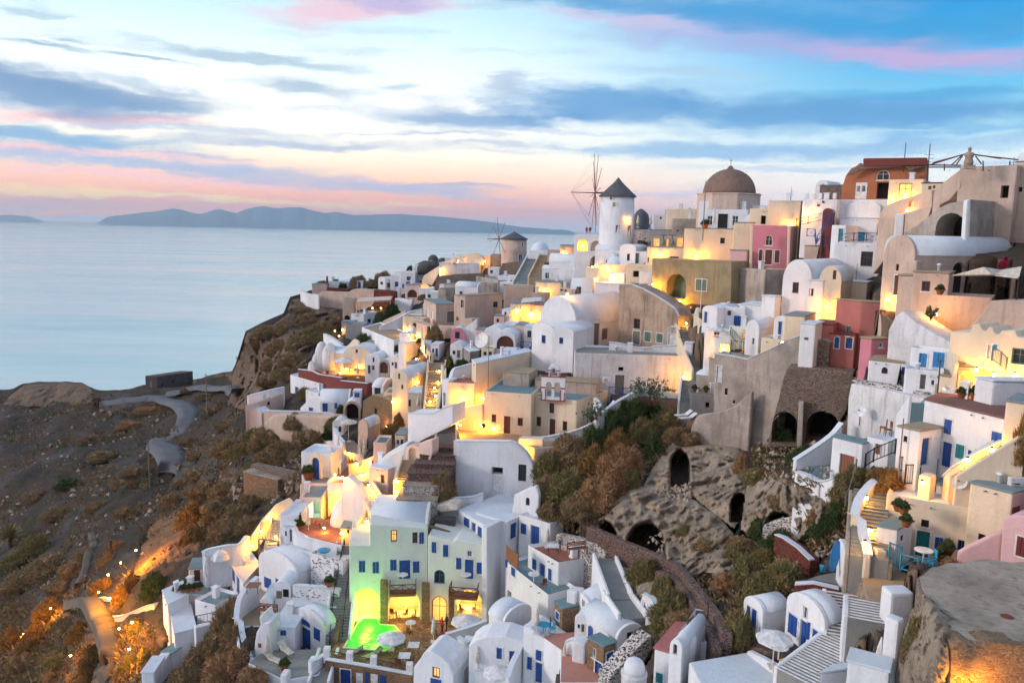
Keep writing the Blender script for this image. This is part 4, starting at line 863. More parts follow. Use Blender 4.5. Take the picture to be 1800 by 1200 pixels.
Pn('brown natural stone house wall with narrow dark windows',[(636,742),(638,706),(655,694),(672,698),(690,706),(708,712),(722,722),(722,758),(690,752)],(636,746),(722,756),'brown_stone',5,'L w k 658 717 663 734;L w k 690 722 696 740',DA=126,DB=114,name='stone_house',cat='house',roofmat='roof_tan')
H('cream lit balcony house over the stone walls',(712,690,722),674,None,10,121,mat='cream',ops='L N o 682 694 704 706 .6;L w k 707 696 712 712',name='cream_house',dep=4)
H('pinkish corner house at the terrace end over the cliff',(456,706,758),(431,712),(500,690),30,141,mat='cream_pink',roof='p',roofmat='roof_white',ops='R t k 446 711 455 717;R t d 470 706 474 712',name='corner_house')
Pn('round salmon turret wall with a white half moon roof',[(435,752),(435,727),(440,721),(450,719),(460,727),(461,752)],(435,754),(462,754),'cream_pink',2.5,DA=139,DB=138,name='turret',cat='turret',roofmat='roof_white')
strip('white parapet edging the terrace above the tan bluff',[(462,722,734),(500,723,735),(540,724,737),(585,727,740)],'tan',.5,ext=5,name='parapet',cap='roof_white',D=(138,131))
strip('white raised wall at the back of the flower terrace',[(436,697,706),(460,690,700),(480,685,695),(501,681,690)],'white',.5,name='parapet',cap='roof_white',D=(144,148))
Pn('eroded tan bluff wall below the flower terrace',[(462,745),(480,728),(586,732),(584,782),(540,796),(505,790),(490,768)],(462,776),(586,786),'tan',2.5,DA=133,DB=124,name='bluff_wall',cat='wall',bev=.3)
strip('white boundary wall running down to the lit restaurant',[(586,752,790),(592,765,796),(602,778,808)],'white',.4,name='garden_wall',cap='roof_white',D=(112,104))
H('white house with a tall blue door and bright yellow side',(582,797,850),(529,793),None,10,97,mat='white',ops='L d b 549 808 560 838',name='white_house',dep=4)
Pn('white arched door surround wall in front of the blue door',[(541,842),(543,806),(549,798),(557,797),(563,805),(565,842)],(541,846),(565,846),'cream',.5,'L na b 548 804 561 842 .3',DA=96.3,DB=95.8,name='door_arch',cat='arch')
H('ruined stone platform house with a flat grey roof',(489,844,872),(427,829),(516,834),30,106,mat='brown_stone',roof='f',roofmat='concrete_top',name='stone_ruin',cat='ruin')
Pn('dark stone wall behind the flat grey roof ruin',[(440,826),(441,815),(480,822),(515,831),(514,842)],(440,828),(515,842),'rubble',1,DA=111,DB=105,name='stone_wall',cat='wall')
H('small roofless ruin of pale blocks in the scrub',(432,855,878),408,442,30,112,mat='grey',roof='p',roofmat='dark',rim=1.0,name='small_ruin',cat='ruin')
H('second small grey ruin nearer the platform ruin',(452,853,868),437,None,20,111,mat='grey',roof='p',roofmat='dark',rim=.8,name='small_ruin',cat='ruin')
H('cream flower terrace house below the blue door',(573,852,884),527,None,10,93.5,mat='cream',roofmat='floor_grey',name='terrace_house',dep=5)
H('salmon house with a sloping grey roof and yellow lit side',(682,826,884),(648,820),716,38,88,mat='cream_pink',roof='f',roofmat='roof_white',ops='L w n 669 834 676 849',name='pink_house')
Pn('smooth white shell roof dome above the salmon house',[(655,826),(662,812),(680,796),(700,784),(716,778),(717,828),(684,832)],(655,834),(717,836),'roof_white',2.8,DA=89.5,DB=88,name='shell_dome',cat='dome',bev=.5)
H('round cream planter tower on the slope',(680,777,805),656,None,10,95,mat='cream_pink',roof='p',roofmat='green',dep=3.5,name='planter_tower',cat='planter')
H('tan barrel vault hut with a lit front by the umbrellas',(646,752,762),630,668,30,106,mat='tan',roof='vL',rise=14,name='vault_hut',cat='hut')
H('white parapet roof house beside the glowing steps',(610,848,872),575,620,18,90.5,roofmat='terracotta',ops='L t w 580 868 590 880',name='flat_house')
Pn('great slanting white wall over the bright dome',[(598,940),(600,870),(603,840),(612,838),(630,853),(640,880),(650,905),(656,945)],(598,942),(657,945),'white',1.0,DA=85,DB=83.5,name='slanting_wall',cat='wall',bev=.15)
H('pinkish house with a canopy over a small teal pool',(566,873,918),526,None,12,89,mat='cream_pink',ops='L N c 549 882 565 903 1.0;L t k 527 897 530 903',name='pink_house',dep=5)
H('bright lit cream house with a small side window',(618,930,962),598,None,10,82.6,mat='cream',ops='L w n 610 927 614 937',name='cream_house',dep=4)
slab('orange lit tiled dining terrace with a curved edge',[(519,930),(545,945),(600,958),(606,935),(600,915),(540,908),(522,915)],84,'terracotta','white',name='dining_terrace',cat='terrace')
strip('curved white parapet of the orange dining terrace',[(515,928,960),(522,938,968),(545,948,976),(575,957,982),(604,962,986)],'white',.4,name='parapet',cap='roof_white',D=(83,81))
H('white house with rounded corner next to the pergola',(525,905,966),491,None,20,84.5,ops='',name='white_house')
H('little white house front with a grey door under the terrace',(518,924,958),498,None,15,83.2,ops='L w k 501 933 504 941;L n k 509 930 513 952',name='white_house',dep=2)
Pn('yellow lit stair wall falling towards the sea',[(434,968),(437,950),(460,916),(485,888),(510,876),(516,882),(500,905),(470,940),(450,968)],(434,972),(518,972),'cream',.5,DA=88,DB=90,name='stair_wall',cat='wall',bev=.1)
strip('grey white crenellated wall above the white sail',[(361,978,990),(363,968,988),(400,960,985),(420,958,980),(432,945,972),(440,944,968)],'white',.4,name='garden_wall',cap='roof_white',D=(86.5,88))
H('white house with a steep narrow front and two blue openings',(428,1024,1056),(402,984),(458,990),60,83,ops='L s b 409 1002 413 1021;L d b 417 1014 421 1047',name='white_house')
H('small cream store with a brown door near the cliff',(358,999,1024),331,None,8,88.5,mat='cream',ops='L d n 341 1001 352 1022',name='store_house',dep=3)
H('slanting white roofed house standing on the cliff edge',(309,1114,1176),(298,1068),(345,1104),60,79,roof='f',roofmat='roof_white',name='cliff_house')
H('grey white house with a teal roof terrace over the brown bushes',(346,1103,1170),None,(388,1092),8,78.5,mat='white',roof='p',roofmat='roof_teal',wid=.8,dep=7,name='terrace_house')
H('tall white house with a curved prow facing the cliff',(297,1063,1115),(285,1038),(332,1045),55,82,roof='f',roofmat='roof_white',ops='',name='cliff_house')
H('teal floored roof terrace house above the slanting roof',(380,1062,1110),(342,1052),(420,1040),30,81,roofmat='roof_teal',name='terrace_house')
H('pale flower terrace house with red pots on its edge',(372,1045,1075),(308,1040),None,10,85,roofmat='roof_teal',name='terrace_house',dep=4)
H('white balcony box hanging below the slanting roof',(303,1150,1175),(283,1146),None,15,78,roofmat='roof_teal',rim=.8,name='balcony_house',cat='balcony',dep=2.5)
H('small grey white block at the foot of the cliff house',(287,1166,1195),268,300,20,76,name='flat_house')
H('lowest white block at the edge of the cliff path',(272,1182,1215),248,290,20,74,name='flat_house')
strip('cream lit wall along the cliff path bend',[(141,1051,1064),(160,1050,1062),(180,1051,1064),(210,1054,1066)],'cream',.4,name='path_wall',cap='cream')
strip('scalloped cream lit wall above the flower bank',[(180,1082,1105),(195,1085,1110),(215,1082,1106),(235,1074,1098),(255,1066,1090),(272,1062,1084)],'cream',.5,name='path_wall',cap='cream')
strip('short cream wall at the upper end of the cliff path',[(124,1066,1076),(140,1062,1072),(158,1064,1075),(172,1072,1084)],'cream',.4,name='path_wall',cap='cream')
strip('low glowing kerb wall beside the orange flower bank',[(188,1104,1118),(195,1125,1140),(204,1145,1160),(198,1165,1182),(186,1190,1206)],'cream',.4,name='path_wall',cap='cream')
strip('thick lit wall climbing to the cliff house',[(244,1133,1150),(256,1120,1140),(275,1108,1128)],'cream',.6,name='path_wall',cap='cream')
H('dark brown abandoned flat warehouse on the plateau',(277,662,684),(255,661),(339,653),50,238,mat='charcoal',roof='f',roofmat='brown',ops='R n k 303 668 306 673;R n k 284 674 287 680;R n k 331 663 334 668;L t e 264 670 267 681',name='warehouse',cat='warehouse')
H('tiny roofless stone hut by the far track',(172,704,716),160,None,10,232,mat='brown',roof='p',rim=1.5,roofmat='dark',ops='L n k 165 708 170 716',name='stone_hut',cat='hut')
HOPS=('L y n 687 931 698 951;L s b 737 935 745 955 ;L w n 725 935 734 954;L s b 686 983 697 1002;L s b 726 986 737 1006;L d b 702 984 721 1018;L s b 631 985 642 1005;L s b 655 987 666 1007;'
        'L Na c 619 1033 667 1104 3.4;L Na c 683 1036 738 1098 3.5')
Pn('big white hotel house tinted with green pool light above the arch',[(614,1106),(614,958),(650,959),(650,921),(752,928),(752,1100)],(614,1102),(752,1094),'green_white',7,HOPS,DA=76.3,DB=77.4,name='hotel',cat='hotel')
H('long white vault roof over the top floor of the green tinted hotel',(752,926,934),650,None,6,77.3,mat='green_white',roof='vR',rise=27,ext=.6,dep=7,name='roof_vault',cat='vault')
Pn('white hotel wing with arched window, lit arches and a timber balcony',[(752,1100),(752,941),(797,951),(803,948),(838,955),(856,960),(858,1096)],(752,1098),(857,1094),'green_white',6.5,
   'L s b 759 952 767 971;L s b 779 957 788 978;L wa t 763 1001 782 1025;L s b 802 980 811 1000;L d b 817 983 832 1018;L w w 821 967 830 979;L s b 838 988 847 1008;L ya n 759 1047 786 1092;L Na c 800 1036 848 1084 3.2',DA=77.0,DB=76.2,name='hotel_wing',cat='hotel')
H('top floor of the hotel wing with a wide white roof and blue shutters',(856,926,964),(805,897),(938,893),8,76.2,roof='f',roofmat='roof_white',ops='L s b 816 910 825 931;L d b 829 918 836 956;L s b 840 926 849 947',name='hotel_storey',cat='hotel',ext=2)
Pn('plain side wall of the hotel facing the vaulted white houses',[(857,1096),(856,927),(876,917),(895,908),(912,904),(912,985),(893,1030),(893,1082)],(857,1098),(912,1082),'white',.6,DA=76.0,DB=82,name='side_wall',cat='wall')
for i,(x,y0,y1,w_,dd,lb)in enumerate(((668,1019,1104,13,76.2,'narrow stone pilaster between the green arch and the orange arch'),(741,1024,1100,14,76.6,'broad stone pilaster between the orange arch and the arched door'),(788,1036,1092,10,76.0,'slim stone pilaster beside the open fireplace arch'))):
    Pn(lb,[(x,y1),(x,y0),(x+w_,y0+1),(x+w_,y1)],(x,y1),(x+w_,y1),'brown_stone',.35,DA=dd-.2,DB=dd-.2,name='stone_pilaster',cat='pilaster',group='stone pilasters of the hotel')
terr,TZ=slab('brown tiled pool terrace on a stone base',[(571,1162),(610,1092),(760,1080),(858,1085),(868,1100),(800,1140),(760,1165),(724,1190)],69.5,'tiles','brown_stone',ext=8,name='pool_terrace',cat='terrace')
Pn('stone front wall with a blue door beneath the pool terrace',[(571,1225),(571,1159),(648,1172),(724,1186),(724,1225)],(571,1227),(724,1235),'brown_stone',1.2,'L d b 599 1176 616 1206;L t b 642 1180 648 1206;L t b 668 1186 678 1206;L t w 626 1182 638 1206;L t w 652 1184 664 1206',DA=69.3,DB=67.8,name='stone_wall',cat='wall',ext=2,cap=True)
Pn('white house with a small orange window beside the pool terrace steps',[(724,1230),(727,1172),(738,1158),(745,1146),(756,1143),(775,1154),(790,1168),(797,1186),(800,1230)],(724,1232),(800,1232),'white',3,'L y n 760 1172 773 1190;L s b 757 1192 776 1204',DA=65.5,DB=64,name='white_house')
strip('white parapet between the hotel arches and the small courtyard',[(784,1116,1132),(808,1109,1124),(832,1101,1116),(856,1092,1108)],'white',.3,name='parapet',cap='roof_white',D=(70,71))
strip('short white parapet with brown infill below the courtyard',[(803,1120,1134),(812,1126,1140),(822,1131,1146)],'white',.3,name='parapet',cap='roof_white',D=(68.5,67.5))
H('white vaulted house with a broad round end next to the hotel',(887,1094,1132),(859,1079),(934,1072),20,66.5,roof='vR',rise=19,ops='',name='vaulted_house')
Pn('white courtyard house front with a blue door and window',[(823,1215),(824,1134),(838,1124),(855,1118),(888,1118),(921,1129),(921,1215)],(823,1217),(921,1217),'white',2.5,'L s b 873 1138 882 1157;L d b 895 1144 912 1175',DA=64.5,DB=63.5,name='courtyard_house',cat='house')
Pn('tall white house with a red framed door and sloping parapet',[(920,1230),(920,1101),(932,1104),(950,1117),(966,1130),(984,1143),(986,1163),(976,1184),(974,1230)],(920,1232),(986,1232),'white',2.5,'L s b 942 1142 952 1160;L s b 927 1154 935 1176;L d b 941 1164 953 1200',DA=63.2,DB=61.6,name='tall_house',cat='house')
slab('pink floored terrace with blue tables beside the stone huts',[(935,1106),(975,1112),(1030,1108),(1050,1150),(1060,1200),(985,1200),(985,1142)],63,'floor_pink','white',name='roof_terrace',cat='terrace')
H('brown stone hut with a pale flat roof and a tiny blue window',(987,1071,1114),(974,1057),(1018,1063),30,63.6,mat='brown_stone',roof='f',roofmat='roof_teal',ops='L s b 977 1075 983 1088',name='stone_hut',cat='hut')
H('second stone hut with a blue door and a pale roof by the white steps',(1059,1137,1200),(1033,1121),(1083,1129),35,56.5,mat='brown_stone',roof='f',roofmat='roof_teal',ops='L w w 1041 1138 1048 1156;R s b 1066 1146 1077 1162;L d b 1046 1163 1058 1197',name='stone_hut',cat='hut')
H('white vaulted house with a barrel roof under the outside steps',(1037,1078,1110),(1012,1052),(1086,1050),35,62.5,roof='vL',rise=19,ops='L n k 1023 1054 1028 1066',name='vaulted_house')
H('big white vaulted house with a blue gable window and arched doors',(1084,1124,1168),(1025,1082),(1131,1112),40,57.5,roof='vR',rise=22,ops='R w b 1102 1110 1113 1125;L sa b 1034 1099 1043 1120',name='vaulted_house')
H('white cube chimney house beside the first stone hut',(1011,1040,1060),(996,1036),(1016,1037),30,64,roof='f',name='white_block',cat='outbuilding',ext=2)
H('white corner house with a terracotta roof terrace and three blue doors',(980,987,1046),(928,956),(1055,975),45,71,mat='white',roofmat='terracotta',ops='L s b 936 982 943 1001;L d b 948 990 958 1027;L s b 964 999 970 1020;R d b 1035 991 1052 1030',name='terrace_house')
H('white balcony house with blue doors under the red terrace',(966,919,972),(912,903),(992,909),45,75.5,ops='L s b 916 920 925 938;L d b 933 924 948 958',name='white_house')
H('white stair front house with a blue double door behind the balcony',(913,908,965),(893,918),None,0,78.5,ops='L d b 897 919 908 946',name='white_house',dep=4,wid=2.5,roof='f')
H('low white house wall with two dark windows below the blue tables',(962,1044,1110),(888,984),(1012,1030),45,69,mat='white',roofmat='roof_teal',ops='L s b 899 997 906 1012;L n k 892 1038 899 1056;L t b 889 984 892 996',name='white_house')
H('small white house room on the wide hotel roof',(985,905,925),(916,893),None,15,79,roofmat='roof_white',name='roof_storey',dep=6,ext=2)
Pn('white shoulder wall with a round vent beside the palm',[(888,905),(905,870),(925,860),(942,853),(947,870),(946,900),(946,906)],(888,907),(946,907),'white',.5,'L na k 924 874 931 888 .2',DA=79.5,DB=77.5,name='shoulder_wall',cat='wall')
strip('carved brown balcony screen of the white balcony house',[(889,957,978),(900,968,990),(910,974,998)],'rust_wood',.12,ext=.2,name='balcony_screen',cat='balcony',D=(73.5,72))
Pn('white mortared stone wall behind the red terrace',[(975,960),(977,938),(1010,945),(1045,955),(1064,970),(1070,992),(1040,990)],(975,962),(1070,994),'white_mortar',.8,DA=75,DB=69,name='stone_wall',cat='wall')
H('white stone speckled house under the blue sail umbrella',(603,985,1064),(545,970),None,12,78.5,mat='speckled',roofmat='roof_white',name='speckled_house',dep=6)
Pn('lower speckled garden wall with a red flower pot niche',[(512,1060),(514,1030),(560,1033),(596,1038),(596,1066)],(512,1062),(596,1066),'speckled',.8,DA=77,DB=76.4,name='speckled_wall',cat='wall',cap=True)
H('white vault fronted house with two blue shuttered windows',(521,1008,1060),455,(575,985),18,79.5,roof='vL',rise=24,ops='L s b 465 1015 477 1033;L s b 485 1018 497 1030',name='vaulted_house')
H('small white vaulted kitchen house with a tan shutter',(510,1032,1054),483,None,20,77,roof='vL',rise=10,ops='L s e 486 1038 496 1051;L w k 497 1035 508 1049',name='vaulted_house',dep=4)
H('pale grey flat house in front of the pergola',(492,975,1000),(463,965),(545,958),30,82.5,roofmat='roof_white',name='flat_house')
H('white flat roofed house with parasols lying on its roof',(605,975,992),(495,962),None,12,80.5,roofmat='roof_white',name='flat_house',dep=6)
H('white house with an arched blue transom over its blue door',(566,1103,1146),519,(590,1092),12,73,roof='vL',rise=20,ops='L d b 527 1103 546 1139;L s b 552 1104 563 1124;L ta b 529 1089 545 1098',name='blue_door_house')
H('low white wing with one tiny window beside the blue transom door',(519,1104,1146),476,None,18,72.8,roof='f',roofmat='roof_white',ops='L s b 493 1107 503 1116',name='white_wing',cat='house',dep=5)
H('white upper block behind the blue transom house',(590,1068,1092),504,None,12,75.6,roof='f',roofmat='roof_white',name='white_block',cat='house',dep=4)
Pn('bulging white chimney wall with a small red niche',[(446,1160),(447,1130),(450,1112),(458,1098),(455,1084),(461,1080),(464,1094),(476,1092),(477,1160)],(446,1162),(477,1162),'white',2.0,'L t o 454 1130 459 1137',DA=71.8,DB=71.5,name='bulging_wall',cat='chimney',bev=.3)
slab('teal grey courtyard with sun loungers',[(436,1165),(452,1150),(480,1142),(545,1140),(580,1150),(560,1185),(500,1195)],69.8,'floor_grey','white',name='courtyard',cat='courtyard')
slab('beige upper courtyard with the wooden bench',[(425,1100),(424,1062),(450,1028),(478,1050),(515,1075),(460,1100)],75,'roof_tan','white',name='courtyard',cat='courtyard')
strip('tall sweeping white boundary wall beside the brown bushes',[(456,1014,1034),(440,1030,1050),(425,1052,1070),(420,1085,1100),(422,1112,1128),(430,1142,1158),(442,1166,1182),(468,1178,1196),(498,1190,1210)],'white',.4,name='boundary_wall',cap='roof_white',D=(79,68))
H('white gate post house corner by the lower steps',(505,1186,1215),494,None,20,67,name='gate_post',cat='pillar',dep=1,roof='f')
H('white gate pier by the long staircase foot',(553,1162,1198),544,None,20,68.5,name='gate_post',cat='pillar',dep=1,roof='f')
strip('low white wall along the narrow lower staircase',[(548,1165,1190),(562,1158,1175),(572,1150,1165)],'white',.3,name='garden_wall',cap='roof_white',D=(68,70))
H('white vaulted house with a tall round gable and brown window',(1421,494,560),1377,1522,20,86.5,roof='vL',rise=36,ops='L w n 1393 496 1404 515',name='vaulted_house',ext=6)
H('narrow white link house with one small brown window',(1443,494,560),1420,None,14,85.7,roof='f',roofmat='roof_white',ops='L w n 1422 507 1430 520',name='link_house',cat='house',dep=4)
H('lamp lit apricot house with a small round gable',(1473,495,562),1441,None,14,84.8,mat='cream',roof='vL',rise=26,ops='L n n 1464 475 1470 491 .2',name='vaulted_house',dep=5)
H('cream porch house with a wooden window beside the apricot house',(1522,497,530),1472,None,10,87.5,mat='cream',roof='f',roofmat='roof_white',ops='L w n 1481 498 1493 518;L t n 1476 499 1480 504',name='cream_house',dep=3)
H('white house with a large brown framed blue window',(1546,427,478),1466,None,10,92,ops='L w n 1513 442 1534 468',name='white_house')
H('tan house base under the blue stair railings',(1470,434,470),1414,None,8,97,mat='tan',roof='f',roofmat='roof_tan',name='tan_house')
H('white terrace house behind the blue balustrade',(1540,384,426),1476,None,8,95,mat='white',roof='f',roofmat='roof_white',ops='L n a 1504 408 1520 424 .3',name='terrace_house')
H('pale house shoulder with a rounded roof under the white wall block',(1545,366,392),1490,None,10,96.5,roof='vL',rise=12,name='vaulted_house')
H('white house corner with a teal door by the blue stairs',(1485,395,428),1462,None,25,94,ops='L d t 1474 402 1482 424',name='white_house')
H('rose plaster shed with a pointed roof on the blue stair landing',(1461,374,392),1447,None,10,96,mat='dark_red',roof='vL',rise=7,name='shed',cat='shed',dep=2)
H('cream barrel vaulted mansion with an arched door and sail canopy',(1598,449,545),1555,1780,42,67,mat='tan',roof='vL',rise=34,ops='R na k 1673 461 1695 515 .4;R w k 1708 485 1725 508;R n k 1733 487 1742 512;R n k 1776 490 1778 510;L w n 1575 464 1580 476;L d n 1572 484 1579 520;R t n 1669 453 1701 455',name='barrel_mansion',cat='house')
H('sand coloured front house with a brown framed window',(1660,481,578),1605,None,5,63.5,mat='tan',roof='f',roofmat='roof_tan',ops='L w n 1620 494 1635 512',name='tan_house',dep=4)
H('narrow tan house beside the mansion entrance',(1606,486,560),1579,None,20,65,mat='tan',roof='f',roofmat='roof_tan',name='tan_house',dep=3)
H('small tan chimney house on the mansion corner',(1610,458,480),1592,None,20,66,mat='tan',roof='f',roofmat='roof_tan',name='chimney_house',cat='outbuilding',dep=1.2,ext=1)
H('smooth tan terrace wall house below the sail canopy',(1738,522,584),1649,None,3,61.5,mat='tan',roof='p',roofmat='floor_grey',name='terrace_wall',cat='wall',dep=4)
Pn('tan wall sweeping up beyond the terrace of the mansion',[(1698,600),(1704,572),(1722,556),(1734,540),(1742,528),(1830,527),(1830,640),(1760,640)],(1698,604),(1830,640),'tan',3,DA=60,DB=56,name='sweeping_wall',cat='wall',bev=.1)
H('small white gable house behind the barrel mansion',(1578,436,465),1556,None,20,78,roof='vL',rise=20,name='gabled_cottage',dep=4)
H('white roof house with a blue door and a curled chimney',(1258,545,580),1236,1300,28,90,roof='vL',rise=6,ops='L d b 1238 548 1243 568',name='white_house')
H('white courtyard house with a bright blue window',(1308,540,578),1250,None,10,90.5,ops='L s b 1290 555 1302 573;L t n 1279 546 1285 554',name='courtyard_house')
H('white slanting roof house with a broad chimney block',(1368,540,575),1300,None,15,89,roof='f',roofmat='roof_white',name='white_house')
H('large white chimney block on the slanting roof',(1362,522,545),1339,1374,25,87.5,roof='f',roofmat='roof_white',name='chimney_block',cat='chimney',ext=2)
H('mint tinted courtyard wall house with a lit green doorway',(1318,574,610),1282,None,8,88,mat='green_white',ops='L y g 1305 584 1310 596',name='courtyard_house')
H('white vaulted house with a grey barrel roof and lamp lit front',(1330,580,632),1312,1363,22,84,roof='vL',rise=16,ops='L n k 1322 594 1326 605',name='vaulted_house')
H('small white house with a navy door above the lit wall',(1380,565,610),1362,None,18,81,roof='vL',rise=8,ops='L d b 1368 565 1374 589',name='white_house',dep=3)
H('cream house wall glowing beside the navy door',(1412,557,605),1379,None,12,79.5,mat='cream',roof='f',name='cream_house')
H('white stepped block below the navy door',(1378,596,622),1338,None,15,80,mat='cream',name='stepped_block',cat='house',dep=3)
H('white terrace house front with a small brown double window',(1284,578,612),1239,None,12,88.5,ops='L w n 1255 582 1264 592',name='terrace_house',dep=3)
H('large faded rose red house with peeling plaster',(1520,529,612),(1470,526),(1574,534),30,76,mat='red',roof='f',roofmat='roof_tan',ops='',name='red_house')
Pn('patch of grey render on the corner of the rose red house',[(1521,610),(1524,585),(1528,560),(1532,555),(1536,565),(1545,568),(1540,580),(1536,592),(1532,612)],(1521,614),(1545,614),'grey',.3,DA=75.3,DB=75.6,name='render_patch',cat='plaster',ext=0)
H('lower red house with blue doors and windows',(1500,590,640),1458,None,10,74,mat='red',roof='f',roofmat='dark_red',ops='L sa b 1467 592 1475 612;L d b 1487 594 1498 614;L w g 1487 573 1494 590',name='red_house',dep=4)
H('red brick coloured house end beside the white tower',(1462,572,616),1428,None,10,75,mat='red',roof='f',roofmat='dark_red',name='red_house',dep=4)
H('slim white tower with one tiny brown window',(1430,571,622),1407,None,14,73.5,roof='f',roofmat='roof_white',ops='L t n 1414 593 1421 597',name='white_tower',cat='tower',dep=3)
H('salmon pink hut with a square black window',(1529,597,636),1512,1562,45,64.5,mat='pink',roof='p',roofmat='roof_tan',ops='R w w 1544 602 1553 611;L d r 1507 598 1514 620',name='pink_hut',cat='hut')
Pn('massive white plastered slope beside the red house',[(1560,632),(1561,580),(1573,556),(1586,546),(1605,562),(1640,584),(1670,600),(1692,612),(1690,632)],(1560,634),(1692,634),'white_worn',3,DA=62.5,DB=58,name='white_slope',cat='wall',bev=.2)
H('white house with two bright blue doors and pink trim',(1673,617,655),(1601,609),1688,20,57,ops='L d B 1615 621 1629 647;L s B 1640 619 1660 646',name='blue_door_house')
H('white lower house with a grey blue doorway and small window',(1656,652,694),(1591,646),None,15,55.8,ops='L n e 1617 658 1627 684 .3;L w n 1637 668 1642 676',name='white_house',dep=4)
H('long grey white veranda wall house with a reed roof',(1594,640,686),1527,None,10,61,mat='white',roof='f',roofmat='roof_tan',ops='L s b 1585 645 1592 658;L ta k 1550 645 1560 656',name='veranda_house',cat='house',dep=5)
Pn('cream house wall with rounded battlements above the lit steps',[(1666,650),(1670,582),(1706,584),(1709,570),(1722,569),(1727,580),(1733,582),(1737,575),(1744,574),(1749,586),(1755,588),(1760,581),(1785,581),(1789,592),(1830,595),(1830,668)],(1666,654),(1830,668),'cream',3,'L d w 1736 606 1742 632;L s a 1745 605 1753 616;L w g 1778 612 1806 640',DA=55.5,DB=51,name='battlement_house',cat='house',bev=.12)
H('cream lit balcony house beside the two yellow lamps',(1830,650,690),1738,None,10,51.5,mat='cream',name='cream_house',dep=3)
H('large blank white block house with a pinkish shadow wall',(1740,671,728),(1714,664),(1830,672),30,50,roof='f',roofmat='roof_white',name='white_block',cat='house')
H('long white house with brown roof, blue shutters and pink window trim',(1772,741,850),(1625,703),(1830,715),60,46.5,mat='white',roof='f',roofmat='roof_red',ops='L s b 1660 737 1673 763;L s b 1743 759 1761 780;L d b 1655 777 1672 822;L s t 1680 781 1695 806;L s b 1702 791 1708 799;L n k 1714 790 1722 797',name='long_house')
H('pale pink gable end at the edge of the long brown roof',(1830,715,760),1768,None,10,45,mat='cream',roof='f',name='cream_house',dep=3)
H('cream box house with a blue door and a tiny square window',(1611,759,830),(1578,750),(1658,752),30,49.5,mat='white',roof='f',roofmat='roof_tan',ops='L w k 1588 766 1595 776;R d b 1619 770 1633 818',name='box_house',cat='house')
H('white house with a wooden garage door beside the curved terrace',(1512,781,838),(1463,768),(1532,777),25,54,roofmat='roof_teal',ops='L d o 1476 799 1501 836;L t k 1467 779 1470 783',name='garage_house',cat='house')
H('small white house with an orange door under the chair terrace',(1560,775,815),1524,None,30,53,ops='L d o 1539 780 1548 800',name='white_house',dep=4)
Pn('huge worn white retaining wall with a ragged stone edge',[(1488,770),(1491,700),(1496,674),(1560,686),(1626,701),(1600,728),(1582,750),(1560,772)],(1488,774),(1600,778),'white_worn',2,DA=61,DB=56,name='retaining_wall',cat='wall',bev=.1)
Pn('stone topped parapet band above the huge white wall',[(1497,674),(1496,667),(1560,676),(1627,690),(1630,702),(1560,686)],(1497,674),(1628,702),'white_mortar',.8,DA=60.8,DB=55.8,name='stone_parapet',cat='wall',ext=0)
strip('curved white terrace wall climbing beside the arches ruin',[(1397,810,838),(1412,800,835),(1430,788,830),(1448,775,822),(1464,762,812),(1478,745,790)],'white',.35,name='terrace_wall',cap='roof_white',D=(59,60))
strip('low front parapet of the teal garage terrace',[(1396,830,842),(1415,836,850),(1432,845,860),(1447,846,862),(1464,840,858)],'white',.4,name='parapet',cap='roof_white',D=(57,54))
slab('teal floored terrace before the wooden garage door',[(1397,835),(1440,852),(1470,842),(1470,815),(1420,815)],57,'roof_teal','white',name='terrace')
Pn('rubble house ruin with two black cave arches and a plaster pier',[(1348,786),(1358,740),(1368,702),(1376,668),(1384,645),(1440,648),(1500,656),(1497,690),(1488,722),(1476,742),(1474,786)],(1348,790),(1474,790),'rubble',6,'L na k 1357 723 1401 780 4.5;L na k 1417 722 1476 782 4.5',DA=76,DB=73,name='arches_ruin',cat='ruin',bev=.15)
Pn('square plaster pier between the two black arches',[(1403,790),(1404,706),(1413,706),(1412,790)],(1403,792),(1413,792),'beige',.8,DA=73.8,DB=73.6,name='pier',cat='pillar')
H('plastered room with a leaning white tank on the rubble ruin',(1500,625,655),1408,None,6,76.5,mat='beige',roof='p',roofmat='floor_grey',rim=.8,name='plaster_room',cat='ruin',dep=4,ext=1)
Pn('tall grey house wall below the courtyard lamp',[(1254,730),(1255,622),(1285,626),(1312,632),(1345,628),(1345,720),(1313,740)],(1254,734),(1345,742),'beige',3,'L d w 1260 643 1268 672;L w k 1274 682 1279 694;L w k 1288 703 1292 709',DA=84.5,DB=81.5,name='grey_house',cat='house',cap=True)
Pn('dark beige wall rising to the white tower',[(1312,775),(1313,632),(1335,622),(1360,611),(1385,598),(1409,589),(1411,640),(1390,650),(1380,690),(1368,735),(1362,775)],(1312,778),(1411,778),'beige',2,DA=80.5,DB=76.5,name='beige_wall',cat='wall',cap=True,bev=.1)
strip('broad curved beige parapet rising beside the wooden deck',[(1213,750,782),(1222,732,780),(1240,727,778),(1262,724,776),(1285,715,774),(1302,700,772),(1316,688,772)],'beige',.5,ext=3,name='curved_parapet',cat='wall',D=(83,79))
H('grey terrace house with a black window by the stone steps',(1273,693,728),(1214,690),None,8,86,mat='grey',roofmat='floor_grey',ops='L n k 1240 707 1247 716',name='grey_house',dep=3)
H('rounded beige block beside the bottom street lamp',(1258,662,690),1224,None,20,88,mat='beige',roof='vR',rise=5,name='rounded_block',cat='house',dep=3)
H('beige pier house at the top of the grey terrace',(1262,632,690),1246,None,25,87,mat='beige',roof='f',name='pier_house',cat='house',dep=2)
strip('cream wall following the lit street steps downhill',[(1228,540,590),(1224,560,605),(1232,590,632),(1245,612,650),(1258,632,670)],'cream',.5,name='street_wall',D=(98,88))
